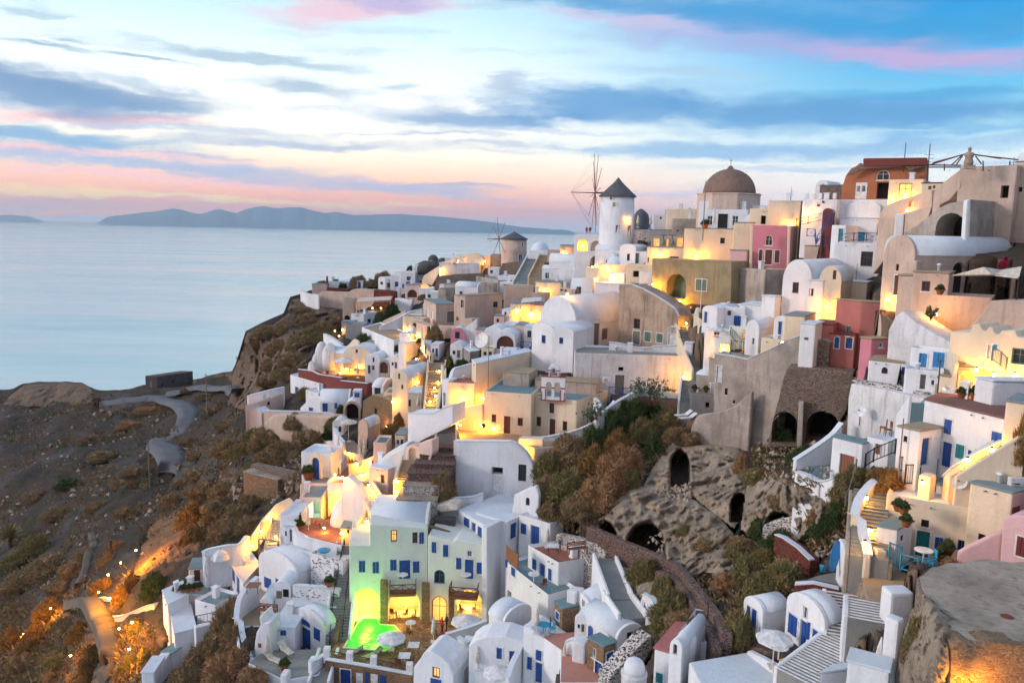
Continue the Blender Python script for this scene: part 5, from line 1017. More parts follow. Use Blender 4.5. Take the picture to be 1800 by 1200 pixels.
strip('white wall between the street steps and the courtyard',[(1234,545,560),(1236,570,590),(1243,592,614),(1254,606,628),(1278,606,624)],'cream',.4,name='street_wall',D=(95,88),cap='roof_white')
H('white facade house with a teal door and two blue windows',(1707,893,1000),(1559,866),None,12,46.5,mat='cream',roof='p',roofmat='roof_white',ops='L w k 1619 913 1633 926;L d t 1610 933 1633 980;L s b 1643 944 1657 970;L w b 1683 949 1697 968',name='facade_house',cat='house',dep=6)
H('white upper wall house above the blue windows',(1707,869,905),(1636,849),None,15,48,mat='cream',roof='f',roofmat='roof_grey',name='white_house',dep=4)
H('tall white house block with a pink side wall',(1766,868,990),(1705,849),(1830,856),30,44.5,mat='cream',rmat='pale_pink',roof='f',roofmat='roof_grey',ops='L w k 1719 938 1732 955;R t r 1774 891 1791 905',name='tall_house',cat='house')
H('pale pink house with a broken air unit on its wall',(1784,838,900),(1740,824),(1830,830),30,46,mat='pale_pink',roof='f',roofmat='roof_grey',ops='L n k 1754 842 1762 856',name='pink_house')
Pn('pale pink house with a rounded top and red shutters',[(1762,1015),(1762,914),(1772,906),(1790,905),(1830,910),(1830,1030)],(1762,1017),(1830,1030),'pale_pink',3,'L s r 1787 943 1803 978;L t k 1787 924 1791 930',DA=42,DB=40.5,name='pink_house')
Pn('pink garden wall descending to the dry shrub',[(1682,995),(1684,972),(1700,962),(1730,948),(1750,938),(1762,936),(1762,1000)],(1682,998),(1762,1002),'pale_pink',.5,DA=43.5,DB=42.5,name='garden_wall',cat='wall')
H('white balcony house with flower pots and a lit white base',(1572,932,995),(1540,925),(1606,917),25,45.8,roof='p',rim=.8,roofmat='roof_teal',ops='R w n 1583 940 1588 950',name='balcony_house',cat='house')
Pn('dark render wall below the yellow staircase',[(1688,868),(1690,850),(1720,832),(1760,806),(1830,780),(1830,850),(1740,860)],(1688,870),(1830,860),'olive_plaster',.8,DA=47.2,DB=45.5,name='dark_wall',cat='wall')
strip('white rail wall of the yellow staircase',[(1655,838,858),(1668,824,852),(1700,804,838),(1745,782,815),(1798,760,792)],'cream',.3,name='stair_rail_wall',D=(48.5,46.3),cap='roof_white')
H('glowing cream gate pier beside the iron gate',(1634,838,862),1615,None,20,48,mat='cream',roof='f',roofmat='roof_tan',name='gate_pier',cat='pillar',dep=1)
strip('white wall sweeping down beside the lamp lit steps',[(1550,842,860),(1535,852,872),(1518,872,895),(1508,895,925),(1506,925,955),(1512,950,985),(1516,975,1010)],'cream',.4,name='sweeping_wall',cap='roof_white',D=(51,45))
Pn('cream base wall of the balcony house lit by the ground lamp',[(1541,992),(1541,965),(1560,970),(1560,992)],(1541,994),(1560,994),'cream',.5,DA=45,DB=45,name='base_wall',cat='wall')
strip('leaning white curved wall beside the blue boat',[(1473,945,958),(1478,955,975),(1484,980,1010),(1486,1005,1025)],'white',.4,name='curved_wall',D=(48.5,46))
slab('grey concrete yard behind the red stone wall',[(1398,1025),(1440,1010),(1480,1004),(1490,1026),(1475,1036),(1400,1033)],48,'floor_grey','concrete_top',name='yard',cat='courtyard')
Pn('low red rubble wall under the grey yard',[(1396,1066),(1397,1028),(1430,1026),(1474,1036),(1474,1066)],(1396,1068),(1474,1068),'red_brick',.8,DA=47.5,DB=46.5,name='rubble_wall',cat='wall',cap=True)
Pn('red rubble wall below the overgrown terrace',[(1358,965),(1362,940),(1375,945),(1400,962),(1424,985),(1420,1000)],(1358,985),(1424,1000),'red_brick',.8,DA=56,DB=52,name='rubble_wall',cat='wall',cap=True)
H('small white vaulted house with blue shutters by the parasol',(1337,1078,1112),(1308,1058),(1386,1068),40,46,roof='vL',rise=17,ops='L s b 1313 1064 1319 1094;L s b 1322 1070 1330 1103',name='vaulted_house')
H('white round gabled house with tall blue shutters and door',(1444,1099,1150),(1384,1056),(1482,1090),48,42.5,roof='vL',rise=30,ops='L w w 1411 1065 1420 1088;L s b 1386 1080 1402 1116;L d b 1406 1088 1424 1150;L s b 1428 1106 1438 1144',name='gabled_house',cat='house')
Pn('pinkish low wall before the round gabled house',[(1396,1188),(1397,1166),(1420,1154),(1444,1140),(1445,1160),(1420,1176)],(1396,1190),(1445,1172),'cream_pink',.3,DA=40.5,DB=41.2,name='garden_wall',cat='wall')
slab('wide pale blue flat roof at the bottom edge of the village',[(1211,1163),(1310,1146),(1322,1150),(1420,1215),(1400,1260),(1262,1262)],44.5,'roof_white','white',name='flat_house',cat='house',ext=6)
strip('thick white parapet along the wide flat roof',[(1311,1143,1152),(1345,1160,1172),(1380,1182,1196),(1415,1203,1220)],'white',.45,name='parapet',D=(45.5,41))
H('slim white chapel with a red arched belfry opening',(1193,1142,1215),1181,1240,22,45,roof='vL',rise=15,ops='L na n 1182 1131 1190 1150 .3',name='chapel',cat='chapel')
H('white domed chapel room behind the slim gable',(1240,1128,1170),1190,None,15,47.5,roof='p',dome=18,name='domed_house',dep=4)
H('whitewashed house with dark red roof trim by the small church',(1180,1150,1215),1150,None,20,47,mat='white',roof='f',roofmat='red',name='white_house',dep=4,ops='L s t 1153 1182 1165 1200')
strip('white stepped wall climbing beside the black stone slope',[(1060,1195,1215),(1080,1172,1190),(1100,1150,1166),(1120,1132,1146),(1132,1118,1132)],'white',.4,name='garden_wall',cap='roof_white',D=(54,56))
Pn('black and white mortared stone slope below the vaulted house',[(1068,1230),(1072,1190),(1100,1160),(1130,1128),(1146,1116),(1152,1130),(1135,1160),(1100,1230)],(1068,1232),(1152,1232),'white_mortar',1.2,DA=52.5,DB=55,name='stone_slope',cat='wall')
H('white planter house with a dark red brick inset panel',(1505,1175,1240),(1441,1184),(1531,1162),35,38.5,roof='p',rim=.9,roofmat='roof_white',name='planter_house',cat='house')
Pn('dark red brick panel set into the white planter house',[(1486,1158),(1488,1132),(1517,1158),(1505,1172)],(1486,1160),(1517,1175),'red_brick',.25,DA=40.6,DB=39.8,ext=0,name='brick_panel',cat='brickwork')
H('white box house next to the rocky plaster terrace',(1562,1043,1098),(1549,1027),(1608,1042),25,38.5,roof='f',roofmat='roof_white',name='box_house',cat='house')
H('tall narrow white house squeezed beside the rock',(1566,1092,1240),1555,1590,25,35.5,roof='f',roofmat='roof_white',name='narrow_house',cat='house')
H('pale blue rounded roof house at the lower stair foot',(1556,1182,1260),1490,None,5,34.5,roof='f',roofmat='roof_white',name='flat_house',dep=1.2)
def round_church():
    P=at(1112,1240,46.5);ANCH.append((1112,1215,47));r=22/F*46.5;root=empty('round_church',P,'round white church with a dome and weathered drum','church')
    h=hgt(P,1180)
    MB().lathe(P,[(r,-3),(r,h-.2),(r*1.05,h-.15),(r*1.05,h)],28).build('drum','white_worn',root,True)
    rr=r*.82;MB().lathe(P+Vector((0,0,h)),[(rr,0),(rr,.3)]+[(rr*math.cos(math.pi*i/18),.3+rr*.95*math.sin(math.pi*i/18))for i in range(1,9)]+[(.02,.3+rr*.95)],28).build('dome','white',root,True)
    for a in(-2.2,-1.1):
        c=P+Vector((math.cos(a)*r,math.sin(a)*r,0));
        MB().lathe(c+Vector((0,0,h-1.9)),[(.32,0),(.32,1.1),(.2,1.3),(.02,1.35)],10).build('window','brown_wood',root,True)
round_church()
strip('diagonal white wall above the white boulders',[(568,587,598),(580,592,604),(592,600,612),(600,606,618)],'white',.5,cap='roof_white',D=(156,152))
strip('small cream curved wall beside the white flat house',[(602,612,618),(612,606,616),(622,596,612),(630,600,614)],'cream',.4,D=(150,147))
strip('white scalloped terrace parapet by the tall cream house',[(793,668,684),(798,650,680),(812,645,672),(829,640,660)],'white',.4,cap='roof_white',D=(97,98))
strip('bright cream wall along the lit village stairway',[(775,640,660),(776,665,690),(776,690,715),(772,715,730)],'cream',.4,D=(113,99))
strip('brown stone wall on the cottage side of the lit stairway',[(752,655,672),(750,680,700),(748,705,722)],'brown_stone',.6,D=(118,106))
strip('cream lane wall curving below the sand house',[(738,575,600),(742,598,622),(750,615,632),(758,622,640)],'cream',.4,D=(136,124))
slab('paved parasol terrace with potted plants',[(598,792),(640,800),(652,782),(612,772)],105,'roof_tan','cream',name='terrace')
slab('lower lit parasol terrace beside the boundary wall',[(590,838),(636,848),(650,822),(606,812)],98,'terracotta','cream',name='terrace')
strip('golden lit planter wall under the grey parasol',[(612,816,826),(628,812,824),(645,806,818),(658,800,812)],'cream',.5,D=(98,97))
strip('second golden lit planter wall with a curved end',[(616,838,850),(634,836,848),(648,826,840),(655,818,832)],'cream',.5,D=(93.5,93))
strip('cream parapet of the white blue door house terrace',[(527,852,862),(550,856,868),(575,852,864)],'cream',.3,D=(94,94))
H('white stair landing box below the dining terrace steps',(665,905,930),640,None,10,83,mat='cream',name='landing_block',cat='wall',dep=2)
H('white curved block at the head of the hotel roof',(688,880,905),660,None,15,84,mat='cream',name='curved_block',cat='wall',dep=2,bev=.5)
Pn('rough stone parapet between the two hotel roofs',[(753,943),(753,924),(780,932),(808,942),(808,951)],(753,945),(808,953),'brown_stone',.5,DA=77.8,DB=77.3,ext=1,name='stone_parapet',cat='wall')
Pn('grey fabric awning wall over the dark lounge terrace',[(756,890),(790,884),(804,888),(804,896),(775,900)],(756,900),(804,898),'canvas',1.8,DA=80.5,DB=79.5,ext=0,name='awning',cat='awning')
H('dark lounge sofa in the terrace below the grey awning',(800,912,925),762,None,5,79,mat='charcoal',roof='f',name='lounge_sofa',cat='sofa',dep=1,ext=.5)
strip('low white parapet above the broad hotel roof',[(772,872,882),(800,876,886),(830,874,884),(850,868,880)],'white',.35,cap='roof_white',D=(82,82.5))
strip('sloping white parapet beside the palm like agave',[(903,872,880),(920,864,876),(938,855,870),(944,853,868)],'white',.3,cap='roof_white',D=(81.5,81))
H('brown stone arched shed below the red brick house end',(1456,604,620),1432,None,10,74,mat='rubble',roof='vL',rise=5,name='stone_shed',cat='shed',dep=3)
H('cream pier block carrying the courtyard lamp',(1282,604,628),1266,None,10,87.3,mat='cream',roof='f',name='lamp_pier',cat='pillar',dep=1)
H('small cream gate pillar beside the teal fence',(1322,606,632),1312,None,10,85,mat='cream',roof='f',name='gate_pillar',cat='pillar',dep=1)
Pn('ochre stone face under the plaster terrace lit from below',[(1674,1236),(1673,1131),(1690,1126),(1716,1133),(1748,1128),(1800,1134),(1830,1135),(1830,1236)],(1674,1236),(1830,1236),'brown_stone',1,DA=31.15,DB=31.15,ext=2,name='masonry_wall',cat='wall',bev=.03)
H('low white annexe on the brown roof of the long house',(1714,690,706),1655,None,5,52.5,name='annexe',cat='house',dep=2)
H('wooden planked shed wall by the slat fence',(1680,664,690),1652,None,10,55,mat='cream',roof='f',roofmat='roof_tan',name='plank_shed',cat='shed',dep=1.5)
strip('white stair wall descending past the bamboo fence',[(1660,690,704),(1690,680,694),(1712,672,686)],'white',.4,cap='roof_white',D=(54.5,53.5))
strip('sloping white wall beside the huge worn wall',[(1580,750,775),(1595,730,755),(1612,712,735),(1628,698,718)],'white',.4,cap='roof_white',D=(56,54.8))
strip('white boundary wall at the foot of the black stone slope',[(1128,1045,1058),(1140,1050,1064),(1148,1062,1078),(1144,1085,1100)],'white',.4,cap='roof_white',D=(60,57))
H('blue tinted white box beside the zigzag wall',(1142,1056,1070),1126,None,10,59.5,name='white_box',cat='outbuilding',dep=2,ops='L t b 1133 1058 1139 1067')
strip('white courtyard wall around the broad parasol',[(921,1130,1150),(912,1150,1172),(902,1170,1194),(896,1190,1212)],'white',.35,cap='roof_white',D=(63.3,60.5))
strip('curved blue white bench wall on the pink terrace',[(993,1128,1142),(1005,1124,1138),(1020,1124,1138),(1028,1128,1142)],'white',.3,cap='roof_white',D=(59.5,58.5))
H('white box freezer shaped block on the pink terrace',(1028,1132,1150),1006,None,15,58,roof='f',name='white_block',cat='outbuilding',dep=1.2)
strip('white terrace parapet by the blue round table',[(921,1100,1118),(935,1104,1122),(952,1112,1132),(968,1124,1144)],'white',.3,cap='roof_white',D=(63.2,62))
strip('stone wall between the hotel stair and the pool',[(604,1072,1095),(600,1098,1122),(592,1122,1146)],'brown_stone',.4,D=(75.5,72.5))
strip('tan terrace edge wall below the headland restaurant',[(668,566,578),(690,556,568),(712,546,558)],'tan',.6,D=(168,160))
H('white box house on the slope below the yellow niche house',(758,600,615),742,None,15,131,name='flat_house',dep=3)
H('low grey lean to roof beside the lamps on the headland slope',(622,566,580),600,None,15,168,mat='grey',roof='f',name='lean_to',cat='shed',dep=3)
H('pale cream cube with a tiny window near the white corner house',(884,556,574),868,None,10,128,mat='cream_pink',name='cream_house',dep=3,ops='L t k 873 560 877 566')
H('white parapet block below the cream lit cube',(1098,480,500),1070,None,10,124,name='flat_house',dep=3)
H('white cube below the stepped cream house',(1042,488,500),1022,None,10,132,mat='white',name='flat_house',dep=3)
H('sand coloured low house between the planter and the salmon wall',(958,515,540),936,None,12,141,mat='tan',name='tan_house',dep=4)
H('white cottage beside the shaded stairway foot',(900,496,515),878,None,15,163,name='white_cottage',dep=3,ops='L t k 886 500 890 506')
H('small sandy house above the tan mansion roof',(868,498,512),846,None,15,160,mat='beige',name='tan_house',dep=3)
strip('rough white rendered wall beside the white edged steps',[(1528,1052,1066),(1536,1080,1100),(1542,1110,1136),(1548,1140,1172)],'white_worn',.7,cap='roof_white',D=(44,37.5))
FL_=[('cream lamp lit house with a flat roof above the stairway lane',(745,560,585),722,12,143,'cream','p'),('white stepped house front by the upper lane bend',(772,606,628),757,15,126,'white','p'),('small white vaulted store below the pink cottage',(812,610,630),792,15,122,'white','vL'),('low cream house squeezed under the vaulted brown arch house',(868,612,632),846,12,112,'cream','p'),('flat white roof house in front of the blue curved balcony',(905,618,636),880,12,107,'white','f'),
       ('white vaulted room beside the round parasol hut',(603,745,760),585,12,118,'white','vL'),('cream kiosk at the foot of the tree lamp wall',(712,765,790),694,12,97,'cream','p'),('small white house below the long lit stairway',(750,735,760),730,12,98,'white','p'),('white vaulted cell next to the paved parasol terrace',(598,815,840),583,15,99,'white','vL'),('low white house between the shell dome and the golden planter',(650,850,872),632,12,92,'cream','f'),
       ('white cube with a brown door in the cottage lane',(690,640,656),674,12,137,'white','p'),('sandy cube above the lit cottage terrace',(662,600,614),646,12,150,'tan','f'),('white vaulted cell behind the red terrace wall',(700,632,648),686,12,134,'white','vL'),('cream cube facing the street cafe',(728,640,660),714,15,122,'cream','f'),
       ('white ridge cube between the lit ridge house and the far windmill',(878,470,486),858,12,186,'white','p'),('sandy ridge cube under the grey sagging roof',(800,500,516),780,12,179,'tan','f'),('white cube with two tiny openings under the ridge stone wall',(770,512,530),748,12,180,'white','p'),('small vaulted white cell near the gate tower',(760,536,552),744,12,160,'white','vL'),
       ('white cell tucked below the windmill terrace house',(1080,452,468),1062,12,131,'white','vL'),('cream cube under the small white box house',(1150,500,520),1128,12,114,'cream','p'),('white cube beneath the tan salmon wall house',(930,545,562),912,12,135,'white','p'),('white vaulted cell at the restaurant corner',(968,556,574),950,12,122,'white','vL'),
       ('small white house below the terracotta roof terrace stair',(1010,1060,1082),992,15,65.5,'white','p'),('white vaulted cell between the two stone huts',(1030,1090,1112),1012,20,60.5,'white','vL'),('white cube by the pool terrace corner stairs',(820,1150,1175),802,15,66.5,'white','p'),('low white vaulted wing by the courtyard sofa',(478,1058,1075),458,15,76.5,'white','vL')]
for lb,C_,l_,ph_,d_,mt_,rf_ in FL_:
    x0,x1,y0,y1=l_,C_[0],C_[1],C_[2];w_=x1-x0;hr=random.Random(lb)
    op='L w %s %g %g %g %g'%(hr.choice('knb'),x0+w_*.18,y0+(y1-y0)*.3,x0+w_*.42,y0+(y1-y0)*.62)
    if 'door' in lb or hr.random()<.6:op+=';L d %s %g %g %g %g'%('n' if 'brown' in lb else hr.choice('bnke'.replace('k','n')),x0+w_*.56,y0+(y1-y0)*.28,x0+w_*.84,y1-.5)
    H(lb,C_,l_,None,ph_,d_,mat=mt_,roof=rf_,rise=w_*.38 if rf_=='vL' else 0,ops=op,name='small_house',dep=3.2)
plaster('cave_rock',(.52,.42,.31),.9,stain=(.20,.15,.11));plaster('cliff_rock',(.21,.15,.105),1.0,stain=(.07,.05,.038));plaster('warm_rock',(.30,.17,.09),.9,stain=(.12,.06,.03))
for nm,sc in(('cave_rock',2.0),('cliff_rock',1.2),('warm_rock',1.5)):
    t=MATS[nm].node_tree;b=t.nodes['Principled BSDF']
    a=noi(t,pos(t,(1,1,.45)),sc*.5,8,.72);bump(t,b,a,.8,1.0)
    v=t.nodes.new('ShaderNodeTexVoronoi');v.inputs['Scale'].default_value=sc*1.1;t.links.new(pos(t),v.inputs['Vector'])
    old=b.inputs['Base Color'].links[0].from_socket
    t.links.new(mixc(t,ramp(t,v.outputs['Distance'],.17,.10),old,(.05,.04,.035)),b.inputs['Base Color'])
HOLES=[];ROCKS=[]
def inpoly(x,y,poly):
    ins=np.zeros(np.shape(x),bool);k=len(poly)
    for i in range(k):
        x1,y1=poly[i];x2,y2=poly[(i+1)%k]
        if y1==y2:continue
        ins^=((y1>y)!=(y2>y))&(x<(x2-x1)*(y-y1)/(y2-y1)+x1)
    return ins
def edged(x,y,poly):
    m=np.full(np.shape(x),1e9);k=len(poly)
    for i in range(k):
        a=np.array(poly[i],float);b=np.array(poly[(i+1)%k],float);d=b-a;L=(d**2).sum()
        t=np.clip(((x-a[0])*d[0]+(y-a[1])*d[1])/L,0,1);m=np.minimum(m,np.hypot(x-a[0]-t*d[0],y-a[1]-t*d[1]))
    return m
def rock(*a,**k):ROCKS.append((a,k));HOLES.append((a[1],k.get('push',1.06)))
def _rock(label,poly,caves=(),bulge=1.2,mat='cave_rock',step=2.4,name='rock_outcrop',cat='rock',rough=1.3,sc=.5,push=1.06,deep=8.0,tuck=1.2):
    xs=np.arange(min(p[0]for p in poly),max(p[0]for p in poly)+step,step);ys=np.arange(min(p[1]for p in poly),max(p[1]for p in poly)+step,step)
    X,Y=np.meshgrid(xs,ys,indexing='ij');ins=inpoly(X,Y,poly);ed=edged(X,Y,poly);D=DMa(X,Y)
    prof=np.clip(ed/22,0,1);off=tuck-(bulge+tuck)*np.sqrt(prof)
    for cx0,cy0,cx1,cy1 in caves:
        cx,w=(cx0+cx1)/2,(cx1-cx0)/2;h=cy1-cy0;hc=min(h*.75,w*1.5)
        r=np.where(Y>cy0+hc,np.abs(X-cx)/w,np.sqrt(((X-cx)/w)**2+((Y-cy0-hc)/hc)**2));r=np.where(Y>cy1,np.maximum(r,1+(Y-cy1)/6),r)
        off=off+np.where(r<1,np.clip((1-r)*6,0,1)*deep,0)-np.exp(-((r-1.12)/.1)**2)*.15
    idx=-np.ones(X.shape,int);vs=[]
    for i in range(X.shape[0]):
        for j in range(X.shape[1]):
            if ins[i,j]:
                P=at(X[i,j],Y[i,j],D[i,j]);k=noise.fractal(P*sc,.9,2.1,5)*1.1+(noise.ridged_multi_fractal(P*sc*1.7,.9,2.2,4,.9,1.8)-1)*.5+noise.fractal(P*1.9,.8,2.3,3)*.28
                o=off[i,j]-k*rough*min(1,.25+ed[i,j]/12);r=ray(X[i,j],Y[i,j]);idx[i,j]=len(vs);vs.append(P+r.normalized()*o)
    fs=[]
    for i in range(X.shape[0]-1):
        for j in range(X.shape[1]-1):
            q=(idx[i,j],idx[i,j+1],idx[i+1,j+1],idx[i+1,j])
            if min(q)>=0:fs.append(q)
    o=mesh(name,vs,fs,mat,smooth=True,base=Vector(vs[0]));tag(o,label,cat)
    return o
rock('pale pumice outcrop with three black cave mouths above the vaulted houses',[(1040,968),(1050,920),(1075,885),(1110,850),(1150,858),(1185,868),(1220,875),(1262,905),(1290,935),(1300,985),(1290,1030),(1262,1052),(1215,1046),(1180,1010),(1130,985),(1085,965)],
     caves=[(1098,916,1172,985),(1042,914,1086,962),(1213,1006,1272,1034)],name='cave_outcrop')
rock('collapsed cave house rock with a tall dark hollow',[(1128,858),(1145,822),(1166,792),(1180,772),(1200,782),(1250,778),(1300,786),(1312,830),(1315,900),(1290,930),(1255,905),(1215,872),(1170,866)],
     caves=[(1176,790,1214,862),(1283,866,1318,916)],name='cave_outcrop',rough=1.2)
rock('rounded pumice rock with a dark cave below the curved terrace',[(1312,850),(1335,828),(1370,835),(1400,850),(1440,862),(1470,880),(1462,915),(1420,955),(1370,965),(1330,950),(1300,930)],
     caves=[(1340,898,1402,950)],name='cave_outcrop')
rock('tall eroded cliff face of the headland above the sea',[(398,716),(407,660),(420,620),(432,583),(450,574),(480,568),(503,552),(510,522),(545,520),(590,538),(604,560),(590,590),(560,600),(545,640),(500,660),(460,716),(430,722)],
     bulge=3.5,mat='cliff_rock',name='headland_cliff',cat='cliff',rough=4.2,sc=.11,push=1.03,tuck=3)
rock('brown rock hump at the edge of the plateau',[(2,712),(20,690),(42,674),(80,672),(125,671),(148,676),(165,690),(168,708),(90,718)],bulge=3,mat='cliff_rock',name='rock_hump',rough=2.0,sc=.12,push=1.02,tuck=3)
rock('rust coloured rock face glowing in the lamp light',[(232,1010),(245,960),(262,925),(285,905),(320,900),(345,925),(355,960),(338,990),(300,1005),(270,1018)],bulge=2.5,mat='warm_rock',name='lit_rock_face',rough=1.6,sc=.2,push=1.03)
rock('ragged stone cliff holding up the plaster terrace',[(1570,1236),(1572,1180),(1582,1130),(1598,1080),(1608,1040),(1622,1012),(1650,1050),(1684,1092),(1672,1130),(1676,1236)],bulge=1.0,mat='cave_rock',name='terrace_rock',rough=.55,sc=.8,push=1.06,tuck=.8)
rock('pale rock slope under the zigzag lava wall',[(1075,985),(1110,995),(1150,1010),(1180,1040),(1195,1080),(1170,1100),(1120,1060),(1085,1020)],bulge=.8,name='rock_slope',rough=.5,push=1.02)
rock('grey boulder slope beside the pink garden wall stairs',[(1500,985),(1520,1010),(1540,1045),(1530,1062),(1500,1050),(1480,1010)],bulge=.5,name='rock_slope',rough=.4,push=1.02)
slab('bare weathered plaster terrace on top of the ragged cliff',[(1800,1130),(1748,1124),(1716,1129),(1690,1122),(1672,1128),(1662,1116),(1655,1104),(1668,1094),(1686,1092),(1664,1083),(1648,1070),(1634,1054),(1622,1046),(1614,1030),(1612,1014),(1624,1006),(1636,996),(1650,994),(1665,988),(1690,989),(1712,983),(1740,982),(1780,988),(1830,985),(1950,1060),(1950,1136)],31,'concrete_top','rubble',ext=9,name='plaster_terrace',cat='terrace')
strip('red lava stone wall zigzagging down past the caves',[(1030,925,940),(1065,940,956),(1100,955,972),(1140,972,992),(1180,990,1012),(1200,1012,1038),(1225,1045,1075),(1250,1080,1112),(1265,1110,1145)],'lava',.7,name='lava_wall',cat='wall')
strip('second lower lava stone wall beside the gorse bushes',[(1150,1002,1015),(1190,1022,1040),(1215,1062,1085),(1240,1105,1130),(1250,1135,1160)],'lava',.6,name='lava_wall',cat='wall')
slab('brown paved lane below the balcony house',[(1512,1002),(1565,998),(1640,1020),(1606,1040),(1560,1060),(1524,1050)],46,'roof_tan','concrete_top',name='lane',cat='lane',ext=6)
strip('low dry stone wall edging the chapel ruin gully',[(1340,925,940),(1370,912,925),(1400,905,918),(1430,890,905),(1452,882,896)],'white_mortar',.5,name='stone_wall',cat='wall')
build_setting()
for a,k in ROCKS:_rock(*a,**k)
bpy.context.view_layer.update();DG=bpy.context.evaluated_depsgraph_get()
def hit(px,py):
    r=ray(px,py).normalized();ok,loc,nor,i,ob,m=scene.ray_cast(DG,CAM,r)
    if not ok:return G(px,py),Vector((0,0,1))
    return loc,nor
def dep(P):return(P-CAM).dot(FW)
Z=Vector((0,0,1))
def V(x,y=0,z=0):return Vector((x,y,z))
stairs('glowing steps climbing between the tan porch and the plaster ruin',(1212,602),(1197,548),2.2,14,'floor_grey',97,106,side='cream')
stairs('worn street steps between two curved cream walls',(1236,660),(1212,604),2.2,16,'floor_grey',91,97,side='cream')
stairs('grey steps below the bottom street lamp',(1208,716),(1212,672),1.6,10,'floor_grey',87,91)
stairs('long lit village stairway between the cottages and the stone houses',(764,728),(768,640),2.4,24,'roof_tan',101,122,side='cream')
stairs('blue shaded stairway going up beside the far windmill',(916,500),(940,452),3.0,18,'roof_grey',160,182)
stairs('warm lit broad stairway next to the shaded one',(943,492),(962,450),3.0,16,'roof_tan',156,174,side='cream')
stairs('bright yellow steps winding under the slanting wall',(668,905),(640,858),1.8,14,'cream',82,88,side='cream')
stairs('yellow steps curling down to the hotel roof',(640,935),(664,900),1.6,10,'cream',80,83,side='cream')
stairs('small orange lit steps beside the lava terraces',(708,858),(722,812),1.6,12,'roof_tan',83,86,side='cream')
stairs('white steps above the stone basin',(784,768),(784,728),2.0,10,'floor_grey',88,92)
stairs('long straight outdoor staircase along the hotel',(592,1128),(612,962),2.0,34,'floor_grey',73,81)
stairs('narrow lower staircase by the stone terrace front',(560,1210),(578,1150),1.4,14,'floor_grey',67,71.5)
stairs('curved courtyard steps beside the bulging wall',(445,1158),(437,1098),2.0,10,'floor_grey',71.5,76)
stairs('stone steps from the pool terrace to the courtyard',(826,1182),(800,1134),1.8,9,'floor_grey',66,69.5)
stairs('steep steps behind the terracotta terrace',(1090,1058),(1062,985),1.6,18,'floor_grey',61.5,69)
stairs('white edged steps over the vaulted roof',(1112,1092),(1082,1050),1.8,10,'floor_grey',58.5,62.5)
stairs('white edged steps coming down past the round gabled house',(1512,1132),(1506,1052),3.2,14,'floor_grey',41.5,45,edge='white_paint',sh=.08)
stairs('wide white edged steps turning to the parasol yard',(1412,1206),(1502,1132),2.8,20,'floor_grey',38.5,41.5,edge='white_paint',sh=.08)
stairs('grey steps between the box house and the worn white wall',(1530,1100),(1528,1062),2.0,8,'floor_grey',39,41,edge='white_paint',sh=.08)
stairs('lamp lit steps falling beside the balcony house',(1527,990),(1530,868),2.0,20,'floor_grey',45,50.5,side='concrete_top',sh=-.1)
stairs('yellow lit staircase rising across the long white house',(1672,850),(1795,772),1.6,20,'roof_tan',47.5,46,side='cream')
stairs('lit steps between the two cream terrace walls',(1722,662),(1716,618),2.6,10,'roof_tan',53.5,56,side='cream')
stairs('stone steps in the white retaining wall by the long house',(1598,748),(1622,715),1.4,10,'roof_teal',55,53)
stairs('pergola steps on the slope',(487,972),(500,905),2.2,14,'roof_white',84.5,90,side='cream')
def windmill(label,cx,yb,D,wpx,ytop,yapex,hub,rb,n,tilt,body,w2,face,rod,ell=1.0):
    P=at(cx,yb,D);s=D/F;r=wpx/2*s;h=hgt(P,ytop);ha=hgt(P,yapex);root=empty('windmill',P,label,'windmill')
    tower=MB();tower.lathe(P,[(r*w2,-4),(r*w2,0),(r*1.02,h*.5),(r*.98,h)],32);tower.build('tower',body,root,True)
    pf=[];R0=r*1.1
    for i in range(9):
        k=i/8;pf.append((R0*(1-k)**1.15+.02,h-.05+(ha-h)*k))
    MB().lathe(P,[(R0,h-.25)]+pf,24).build('cap_roof','slate',root,True)
    for dx,y0,y1,wd,col in face:
        az=math.asin(max(-.95,min(.95,(dx-cx)/(wpx/2))));d=V(math.sin(az),-math.cos(az));z0,z1=hgt(P,y1),hgt(P,y0);c=P+d*(r*1.0);s_=V(d.y,-d.x)
        m=MB();m.box(c+s_*(-wd/2)+Z*z0-d*.5,s_*wd,d*.56,Z*(z1-z0));w=m.build('door' if z1-z0>1.4 else 'window',col,root)
        m=MB()
        for q in(-wd/2-.1,wd/2):m.box(c+s_*q+Z*z0-d*.5,s_*.1,d*.62,Z*(z1-z0+.1))
        m.build('frame','white',w)
    H=P+Z*hgt(P,hub[1]);H=onz(hub[0],hub[1],0)if False else at(hub[0],hub[1],D)
    ax=V(-math.cos(tilt),-math.sin(tilt)).normalized();u=V(-ax.y,ax.x);R_b=rb*s
    axle=MB();axle.tube(P+Z*(H.z-P.z)+ax*(r*.3),H,.16,.14,8);axle.tube(H,H+ax*rod*s/max(.3,math.cos(tilt)),.1,.05,6);axle.build('axle','brown_wood',root)
    tips=[]
    for i in range(n):
        a=2*math.pi*(i+.15)/n;d=u*math.cos(a)+Z*math.sin(a);e=H+d*R_b-ax*(.25*math.sin(a*3));tips.append(e)
        m=MB();m.tube(H,e,.075,.04,5);m.build('spar','rust_wood',root)
    m=MB();tip=H+ax*rod*s/max(.3,math.cos(tilt))
    for e in tips:m.tube(tip,e,.012,.012,3)
    m.build('rigging','iron',root)
windmill('near white windmill with bare sails and a grey cone roof',1083,420,138,59,344,311,(1046,339),69,12,.04,'white',1.03,
         ((1069,344,352,.5,'rust_wood'),(1074,357,364,.5,'tan_cloth'),(1081,396,409,.65,'grey_wood'),(1102,396,414,.9,'grey_wood')),42)
